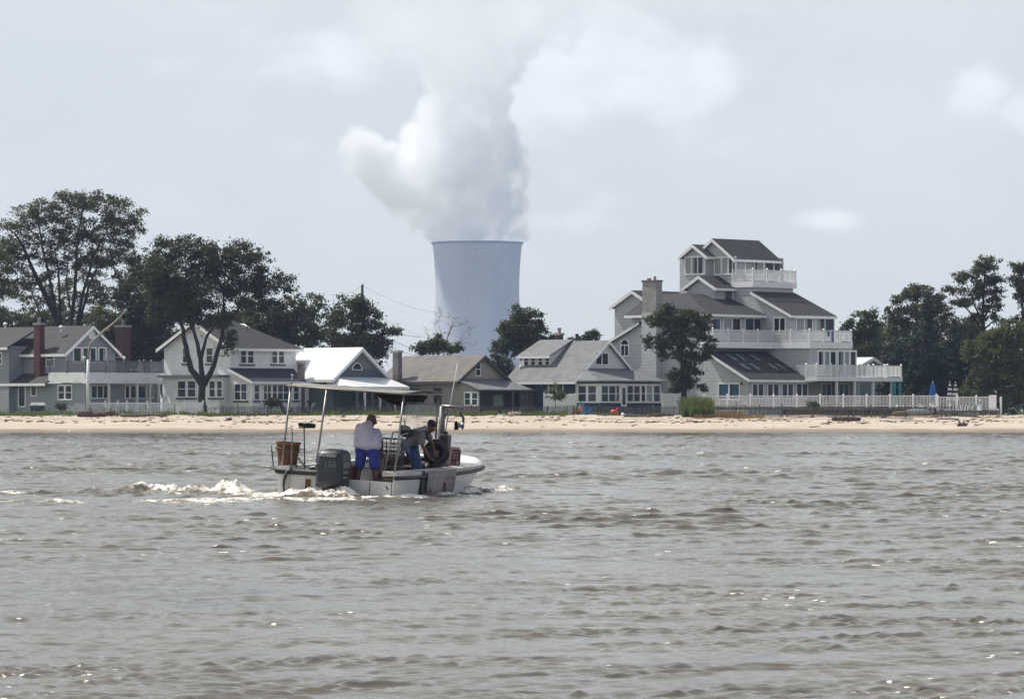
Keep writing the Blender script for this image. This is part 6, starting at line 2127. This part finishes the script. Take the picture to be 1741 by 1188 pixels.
def broom():
    p = bhit(518, 806, 'y', .3)
    t = bthing("deck_broom", "upturned deck broom standing beside the basket, lower handle red", "broom", (p.x, .3, 0))
    top = bhit(517, 727, 'y', .3)
    b = MB(); b.tube([(0, 0, .14), (0, 0, .46)], .016, 8); b.build("lower_handle", mat("red_handle", (.22, .02, .02), .5, .2), t, smooth=True)
    b = MB(); b.tube([(0, 0, .461), (top.x - p.x, 0, top.z)], .013, 8); b.build("handle", M['bark'], t, smooth=True)
    dz = top.z
    b = MB(); b.prism([(-.16, -.04, dz - .015), (.16, -.04, dz + .005), (.16, -.04, dz + .03), (-.16, -.04, dz + .012)], (0, .08, 0)); b.build("head", M['bark'], t)
    rr = random.Random(2); b = MB()
    for i in range(240):
        x, y = rr.uniform(-.165, .165), rr.uniform(-.045, .045)
        b.bar((x, y, dz + .02), (x * 1.05 + rr.gauss(0, .008), y * 1.3, dz + .085 + rr.gauss(0, .008)), .008)
    b.build("bristles", M['rubber'], t)


broom()


def hose():
    rr = random.Random(8)
    t = bthing("hose_coil", "pale grey hose coil lying between broom and outboard motor", "hose", (0, 0, 0))
    b = MB()
    pts = [bhit(507, 778, 'y', .35), bhit(514, 788, 'y', .4), bhit(524, 795, 'y', .42), bhit(531, 804, 'y', .4), bhit(527, 811, 'y', .3), bhit(513, 808, 'y', .25), bhit(503, 801, 'y', .3), bhit(512, 797, 'y', .45), bhit(526, 800, 'y', .5), bhit(533, 809, 'y', .45)]
    b.tube(pts, .022, 8); b.build("hose", mat("pale_hose", (.40, .38, .35), .6, .15), t, smooth=True)
    t = bthing("bait_bucket", "dark bucket half hidden between the hose and outboard motor", "bucket", (bhit(538, 808, 'y', .55).x, .55, .12))
    b = MB(); b.lathe([(.001, 0), (.13, 0), (.155, .40), (.162, .41), (.15, .41), (.125, .03), (.001, .03)], 20); b.build("pail", M['rubber'], t, smooth=True)
    b = MB(); b.tube([(.155 * math.cos(a), 0, .40 + .05 * math.sin(a)) for a in [math.pi * k / 10 for k in range(11)]], .006, 6); b.build("handle", M['steel'], t)
    t = bthing("plastic_tub", "pale grey plastic tub between the bending man's legs", "tub", (bhit(624, 810, 'y', 1.25).x, 1.25, .125))
    b = MB(); b.prism([(-.17, -.16, 0), (.17, -.16, 0), (.2, -.2, .46), (-.2, -.2, .46)], (0, .36, 0)); b.build("body", mat("milky_plastic", (.42, .42, .40), .5, .1), t, bevel=.03)
    b = MB(); b.box(-.225, .225, -.225, .19, .462, .49); b.build("rim", mat("milky_rim", (.46, .46, .44), .5, .1), t, bevel=.008)


hose()


def crab_pot(label, loc, rz, s=.55, group="wire crab pots aboard", m=None):
    t = bthing("crab_pot", label, "crab pot", loc, rz, group)
    m = m or M['dark_metal']
    b = MB(); h = s / 2
    for z in (0, s * .5, s):
        for (p, q) in (((-h, -h), (h, -h)), ((h, -h), (h, h)), ((h, h), (-h, h)), ((-h, h), (-h, -h))): b.tube([(*p, z + .01), (*q, z + .01)], .011, 5)
    for (x, y) in ((-h, -h), (h, -h), (h, h), (-h, h)): b.tube([(x, y, .01), (x, y, s + .01)], .011, 5)
    b.build("frame", m, t)
    b = MB(); k = 7
    for i in range(1, k):
        u = -h + s * i / k
        for w in (-h, h):
            b.tube([(u, w, .01), (u, w, s)], .0045, 4, cap=False); b.tube([(w, u, .01), (w, u, s)], .0045, 4, cap=False)
            b.tube([(-h, w, s * i / k), (h, w, s * i / k)], .0045, 4, cap=False); b.tube([(w, -h, s * i / k), (w, h, s * i / k)], .0045, 4, cap=False)
        b.tube([(u, -h, s), (u, h, s)], .0045, 4, cap=False); b.tube([(-h, u, s), (h, u, s)], .0045, 4, cap=False)
    b.build("wire_mesh", m, t)
    return t


p = bhit(664, 775, 'y', 2.7)
crab_pot("wire crab pot on the culling table beside the bending man", (p.x - .02, 2.7, .605), .25, .52)
crab_pot("wire crab pot seen behind the first one, deeper in the boat", (p.x - .45, 3.5, .5), -.1, .5)
crab_pot("rust brown wire crab pot standing forward of the pot hauler", (bhit(764, 765, 'y', 3.95).x, 3.95, .52), .3, .42, m=mat("rusty_wire", (.07, .04, .025), .8, .3, 9))
t = bthing("float_cluster", "tan net float resting inside the wire crab pot", "float", (p.x - .05, 2.62, .72))
b = MB(); b.ball((0, 0, 0), (.12, .12, .1), 14, 9); b.build("float", mat("tan_float", (.22, .13, .08), .7, .2, 5), t, smooth=True)
b = MB(); b.tube([(.0, 0, .10), (.02, 0, .15), (.05, 0, .16)], .012, 6); b.build("rope_loop", M['bark_grey'], t)


def misc():
    p = bhit(770, 801, 'y', 3.95)
    t = bthing("bait_box", "upright yellow edged pink box on the starboard foredeck edge", "box", (p.x - .04, 3.85, .575), math.radians(-22))
    b = MB(); b.prism([(-.05, -.12, 0), (.05, -.12, 0), (.085, -.10, .44), (-.02, -.10, .40)], (0, .03, 0)); b.build("yellow_side", mat("yellow_board", (.50, .34, .02), .6, .15, 5), t)
    b = MB(); b.prism([(.052, -.115, 0), (.052, .14, 0), (.09, .16, .43), (.09, -.10, .44)], (.02, 0, 0)); pk = b.build("pink_side", mat("faded_pink_print", (.48, .30, .32), .6, .2, 6, dirt=(.25, .07, .10), dirt_amt=.8, dirt_scale=7), t)
    rr = random.Random(4); b = MB()
    for i in range(5):
        z = .09 + i * .065
        for j in range(4):
            w = rr.uniform(.02, .045); y = -.08 + j * .055
            b.box(.102 + .0 + .075 * z, .104 + .085 * z, y, y + w, z, z + .02)
    b.build("lettering", mat("dark_pink_print", (.22, .08, .10), .6, .1), t)
    p = bhit(689, 733, 'y', 1.9)
    t = bthing("net_bag", "black bag hanging by the canopy post behind the stooping man", "bag", (p.x, 1.9, p.z))
    b = MB(); b.ball((0, 0, 0), (.13, .12, .12), 14, 9); b.ball((.06, .03, -.03), (.09, .1, .09), 12, 8); b.ball((-.04, 0, .06), (.08, .09, .07), 12, 8); b.build("bag_body", M['rubber'], t, smooth=True)
    b = MB(); b.tube([(0, 0, .10), (-.03, 0, .2), (-.05, 0, .26)], .012, 6); b.build("strap", M['rubber'], t)
    p = bhit(646, 800, 'y', 1.3)
    t = bthing("canvas_roll", "upright beige canvas roll just right of the bending man", "canvas roll", (p.x, 1.3, .125))
    b = MB(); b.tube([(0, 0, 0), (.01, 0, .5), (-.02, .02, .86)], [.06, .065, .05], 12); b.build("roll", mat("beige_canvas", (.17, .15, .115), .9, .25, 6), t, smooth=True)
    b = MB(); b.lathe([(.066, .28), (.072, .29), (.072, .32), (.066, .33)], 12); b.build("tie", M['rubber'], t)
    t = bthing("wet_net_heap", "dark heap of wet nets and lines around the hauling wheel", "net", (bhit(722, 800, 'y', 3.2).x, 3.2, .12))
    b = MB(); rr = random.Random(6)
    for i in range(26):
        b.ball((rr.uniform(-.35, .3), rr.uniform(-.4, .3), rr.uniform(.05, .52)), rr.uniform(.06, .15), 9, 6)
    o = b.build("net_mass", mat("wet_net", (.016, .013, .011), .6, .6, 12, bump=.7), t, smooth=True)
    b = MB()
    for i in range(14):
        a = Vector((rr.uniform(-.4, .4), rr.uniform(-.4, .3), rr.uniform(.3, .6))); c = a + Vector((rr.uniform(-.25, .25), rr.uniform(-.1, .1), rr.uniform(-.3, .05)))
        b.tube([a, a.lerp(c, .5) + Vector((0, 0, .05)), c], .009, 5)
    b.build("loose_lines", M['bark_grey'], t)


misc()


# ------------------------------------------------------------------ people
def solid(name, chains, mat_, parent, voxel=.007, smooth_it=6, extra=()):
    """one continuous surface grown over tapered limbs: chains of (point, radius)"""
    b = MB()
    for ch in chains:
        pts = [Vector(p) for p, r in ch]; rs = [r for p, r in ch]
        fine, fr = [], []
        for i in range(len(pts) - 1):
            n = max(1, int((pts[i + 1] - pts[i]).length / .03))
            for k in range(n):
                fine.append(pts[i].lerp(pts[i + 1], k / n)); fr.append(rs[i] + (rs[i + 1] - rs[i]) * k / n)
        fine.append(pts[-1]); fr.append(rs[-1])
        b.tube(fine, fr, 14)
        for p, r in zip(pts, rs): b.ball(p, r, 14, 9)
    for (c, r) in extra: b.ball(c, r, 16, 11)
    o = b.build(name, mat_, parent, smooth=True)
    m = o.modifiers.new("grow", 'REMESH'); m.mode = 'VOXEL'; m.voxel_size = voxel; m.use_smooth_shade = True
    s = o.modifiers.new("relax", 'SMOOTH'); s.iterations = smooth_it; s.factor = .5
    return o


def hand_chains(wrist, d, palm_n, side, curl=.7):
    """palm, four curled fingers of different lengths and a thumb from the side of the palm"""
    d = Vector(d).normalized(); n = Vector(palm_n); n = (n - d * n.dot(d)).normalized(); s = d.cross(n).normalized() * side
    w = Vector(wrist)
    ch = [[(w, .027), (w + d * .05, .026)]]
    for k, (off, ln) in enumerate(((-.030, .068), (-.010, .080), (.011, .075), (.030, .058))):
        r0 = w + d * .03 + s * off * .8
        base = w + d * .088 + s * off
        a = base + (d * math.cos(curl * .5) + n * math.sin(curl * .5)) * ln * .45
        e = a + (d * math.cos(curl * 1.3) + n * math.sin(curl * 1.3)) * ln * .32
        f = e + (d * math.cos(curl * 2.0) + n * math.sin(curl * 2.0)) * ln * .26
        ch.append([(r0, .017), (base, .0125), (a, .0098), (e, .0088), (f, .0078)])
    b0 = w + d * .03 - s * .026
    b1 = b0 + (d * .6 - s * .7 + n * .25).normalized() * .042
    b2 = b1 + (d * .9 - s * .15 + n * .4).normalized() * .03
    ch.append([(w + d * .02 - s * .012, .018), (b0, .0145), (b1, .0115), (b2, .0095)])
    return ch


def head_parts(c, f, u, r=.1):
    """ellipsoids of a head at c that looks along f with crown direction u"""
    f = Vector(f).normalized(); u = Vector(u); u = (u - f * u.dot(f)).normalized(); s = f.cross(u)
    c = Vector(c)
    sp = [(c + u * .03 - f * .012, (.086, .086, .088)), (c + u * .0 + f * .02, (.078, .078, .08)), (c - u * .055 + f * .035, (.058, .058, .055)), (c - u * .085 + f * .055, (.034, .034, .03)),
          (c - u * .02 + f * .098, (.014, .014, .018)), (c + u * .0 + f * .094, (.010, .010, .014)), (c - u * .055 + f * .088, (.022, .022, .012)),
          (c + s * .082 - u * .012, (.018, .022, .03)), (c - s * .082 - u * .012, (.018, .022, .03)), (c + u * .03 + f * .075 + s * .03, (.02, .016, .012)), (c + u * .03 + f * .075 - s * .03, (.02, .016, .012))]
    return sp, f, u, s


def face(parent, c, f, u, s):
    c = Vector(c)
    for q in (-1, 1):
        b = MB(); b.ball(c + u * .012 + f * .087 + s * q * .032, .0115, 10, 7); e = b.build("eye", mat("eye_white", (.6, .58, .55), .3, .02), parent, smooth=True)
        b = MB(); b.ball(c + u * .012 + f * .0965 + s * q * .032, .0045, 8, 5); b.build("iris", M['rubber'], e, smooth=True)
    b = MB(); b.tube([c - u * .052 + f * .104 - s * .022, c - u * .056 + f * .110, c - u * .052 + f * .104 + s * .022], .0045, 6); b.build("mouth", mat("lips", (.14, .05, .045), .6, .1), parent, smooth=True)


SKIN = mat("tanned_skin", (.17, .085, .055), .55, .12, 5)
SKIN_DARK = mat("brown_skin", (.10, .045, .03), .5, .12, 5)


def man_bending():
    fl = .12
    t = bthing("person", "man in lavender shirt, blue shorts and olive cap, bent over at the stern", "person", (0, 0, 0))
    J = lambda px, py, y: bhit(px, py, 'y', y)
    hipL, hipR = J(614, 775, .68), J(636, 775, .68)
    pel = J(625, 762, .70)
    wai = J(624, 749, .78)
    che = J(622, 731, .98)
    shL, shR = J(611, 726, 1.06), J(641, 734, 1.04)
    nek = J(627, 719, 1.14); hd = J(631, 716.5, 1.22)
    kneL, kneR = J(610, 800, .66), J(637, 800, .66)
    ankL = J(606, 826, .56); ankL.z = fl + .09; ankR = J(641, 832, .62); ankR.z = fl + .09
    elL = J(606, 742, 1.30); wrL = J(612, 757, 1.52)
    elR = J(648, 752, 1.06); wrR = J(649, 770, 1.12)
    f = Vector((.12, .85, -.5)); u = Vector((.0, .5, .85))
    sp, f, u, s = head_parts(hd, f, u)
    ch = [[(pel, .13), (wai, .12), (che, .14), (nek, .06), (hd, .06)], [(hipL, .09), (pel, .1), (hipR, .09)], [(shL, .055), (che, .1), (shR, .055)],
          [(hipL, .088), (kneL, .058), (kneL.lerp(ankL, .35) - Vector((0, .012, 0)), .054), (ankL, .038)], [(hipR, .088), (kneR, .058), (kneR.lerp(ankR, .35) - Vector((0, .012, 0)), .054), (ankR, .038)],
          [(shL, .055), (elL, .042), (wrL, .029)], [(shR, .055), (elR, .042), (wrR, .029)]]
    for a in (ankL, ankR): ch.append([(a, .038), (a + Vector((0, -.03, -.05)), .036), (a + Vector((0, .07, -.055)), .035), (a + Vector((0, .15, -.068)), .024)])
    ch += hand_chains(wrL, (.1, .5, -.6), (.6, .3, 0), 1) + hand_chains(wrR, (.0, .35, -.9), (-.6, .3, 0), -1)
    solid("body", ch, SKIN_DARK, t, .0065, 4, sp)
    face(t, hd, f, u, s)
    # shirt: torso and short sleeves, hanging loose over the waistband
    hm = Vector((0, -.02, -.05))
    solid("shirt", [[(J(625, 753, .70), .145), (J(624, 740, .85), .165), (J(622, 729, 1.0), .145), (J(627, 721, 1.12), .085)], [(J(610, 756, .68), .105), (J(612, 738, .9), .115), (shL, .078)], [(J(640, 757, .68), .105), (J(638, 744, .9), .105), (shR, .076)],
                     [(shL, .076), (shL.lerp(elL, .72), .076)], [(shR, .074), (shR.lerp(elR, .6), .072)], [(J(610, 757, .66), .09), (J(625, 758, .62), .10), (J(640, 758, .66), .09)]], mat("lavender_cotton", (.47, .45, .55), .9, .08, 5, bump=.3), t, .011, 16)
    solid("shorts", [[(J(613, 763, .70), .10), (hipL, .115), (hipL.lerp(kneL, .62), .10)], [(J(636, 763, .70), .10), (hipR, .115), (hipR.lerp(kneR, .66), .102)], [(J(613, 765, .68), .115), (J(636, 765, .68), .115)]], mat("royal_blue_cotton", (.030, .045, .25), .85, .2, 6, bump=.3), t, .011, 4)
    b = MB(); c = hd + u * .045 - f * .012
    n = 14; vs, fs = [], []
    for i in range(6):
        a = -.62 + i / 5 * (math.pi / 2 + .62)
        for k in range(n):
            q = 2 * math.pi * k / n
            vs.append(c + (f * math.cos(q) * .105 + s * math.sin(q) * .098) * math.cos(a) + u * (.098 * math.sin(a)))
    for i in range(5):
        for k in range(n): fs.append((i * n + k, i * n + (k + 1) % n, (i + 1) * n + (k + 1) % n, (i + 1) * n + k))
    b.add(vs, fs)
    bl = [c + f * .09 - s * .075, c + f * .15 - s * .06 - u * .012, c + f * .175 - u * .018, c + f * .15 + s * .06 - u * .012, c + f * .09 + s * .075]
    b.prism(bl, u * .010)
    b.build("cap", mat("olive_cap", (.10, .085, .045), .9, .2, 6), t, smooth=False)
    for a in (ankL, ankR):
        bb = MB(); bb.ball(a + Vector((0, .05, -.055)), (.055, .15, .042), 14, 8); bb.build("shoe", M['rubber'], t, smooth=True)


def man_stooping():
    fl = .12
    t = bthing("person", "dark haired man in grey shirt and blue bib waders, stooping over the hauling wheel", "person", (0, 0, 0))
    y = 2.25
    J = lambda px, py, yy=y: bhit(px, py, 'y', yy)
    pel = J(700, 760); wai = J(702, 749); che = J(712, 739)
    hipL, hipR = J(699, 768, y + .12), J(703, 768, y - .12)
    shL, shR = J(722, 731, y + .19), J(716, 735, y - .19)
    nek = J(726, 731); hd = J(733.5, 724.5)
    kneL, kneR = J(708, 792, y + .14), J(711, 792, y - .13)
    ankL = Vector((kneL.x - .06, y + .16, fl + .09)); ankR = Vector((kneR.x - .04, y - .14, fl + .09))
    elR = J(718, 757, y - .25); wrR = J(728, 774, y - .1)
    elL = J(733, 750, y + .3); wrL = J(738, 766, y + .45)
    f = Vector((.78, .12, -.6)); u = Vector((.5, 0, .8))
    sp, f, u, s = head_parts(hd, f, u)
    ch = [[(pel, .13), (wai, .12), (che, .13), (nek, .06), (hd, .06)], [(hipL, .09), (pel, .1), (hipR, .09)], [(shL, .055), (che, .1), (shR, .055)],
          [(hipL, .088), (kneL, .06), (ankL, .04)], [(hipR, .088), (kneR, .06), (ankR, .04)], [(shL, .055), (elL, .043), (wrL, .03)], [(shR, .055), (elR, .043), (wrR, .03)]]
    for a in (ankL, ankR): ch.append([(a, .038), (a + Vector((0, 0, -.05)), .036), (a + Vector((.14, 0, -.066)), .026)])
    ch += hand_chains(wrR, (.55, .15, -.75), (.5, .5, .3), -1) + hand_chains(wrL, (.4, .1, -.8), (.3, -.6, .2), 1)
    solid("body", ch, SKIN, t, .0065, 4, sp)
    face(t, hd, f, u, s)
    solid("shirt", [[(wai + Vector((-.02, 0, -.02)), .13), (che, .145), (nek - Vector((.03, 0, .02)), .075)], [(J(700, 752, y + .1), .1), (shL, .078)], [(J(698, 754, y - .1), .1), (shR, .078)],
                     [(shL, .082), (shL.lerp(elL, .7), .074)], [(shR, .082), (shR.lerp(elR, .72), .076)]], mat("grey_cotton", (.17, .165, .175), .9, .1, 5, bump=.3), t, .011, 5)
    solid("waders", [[(wai + Vector((-.03, 0, -.03)), .145), (pel, .15)], [(pel, .13), (hipL, .118), (kneL, .092), (ankL, .08)], [(pel, .13), (hipR, .118), (kneR, .092), (ankR, .08)]], mat("blue_waders", (.006, .034, .12), .45, .3, 5, bump=.4), t, .011, 4)
    for sgn, sh in ((-1, shR), (1, shL)):
        a0 = wai + Vector((-.12, sgn * .05, .02)); a1 = che + Vector((-.10, sgn * .08, .10)); a2 = sh.lerp(nek, .45) + Vector((.0, 0, .082)); a3 = sh.lerp(nek, .3) + Vector((.11, 0, -.03)); a4 = wai + Vector((.13, sgn * .08, .03))
        b = MB(); b.tube([a0, a1, a2, a3, a4], .017, 6); b.build("suspender", M['rubber'], t, smooth=True)
    for a in (ankL, ankR):
        bb = MB(); bb.ball(a + Vector((.06, 0, -.05)), (.15, .06, .05), 14, 8); bb.build("boot", M['rubber'], t, smooth=True)
    b = MB(); c = hd + u * .04 - f * .025
    b.ball((0, 0, 0), (.098, .098, .086), 16, 10)
    o = b.build("hair", mat("dark_hair", (.012, .009, .008), .6, .3, 20, bump=.5), t, smooth=True)
    o.matrix_basis = Matrix.Translation(c) @ Matrix((s, f, u)).transposed().to_4x4()


man_bending(); man_stooping()

# ------------------------------------------------------------------ air between here and the tower
def make_haze():
    b = MB()
    b.box(-2600, 2600, -60, 6000, -3, 520)
    m = NT("hazy_air")
    m.n.remove(m.b)
    v = m.node("ShaderNodeVolumePrincipled")
    v.inputs["Color"].default_value = (.51, .64, 1.0, 1)
    v.inputs["Density"].default_value = HAZE
    v.inputs["Anisotropy"].default_value = .2
    m.l.new(v.outputs[0], m.out.inputs["Volume"])
    o = b.build("haze", m.mat)
    tag(o, "thin bluish summer haze hanging over the bay", "haze", kind="stuff")


HAZE = 1.05e-4
make_haze()
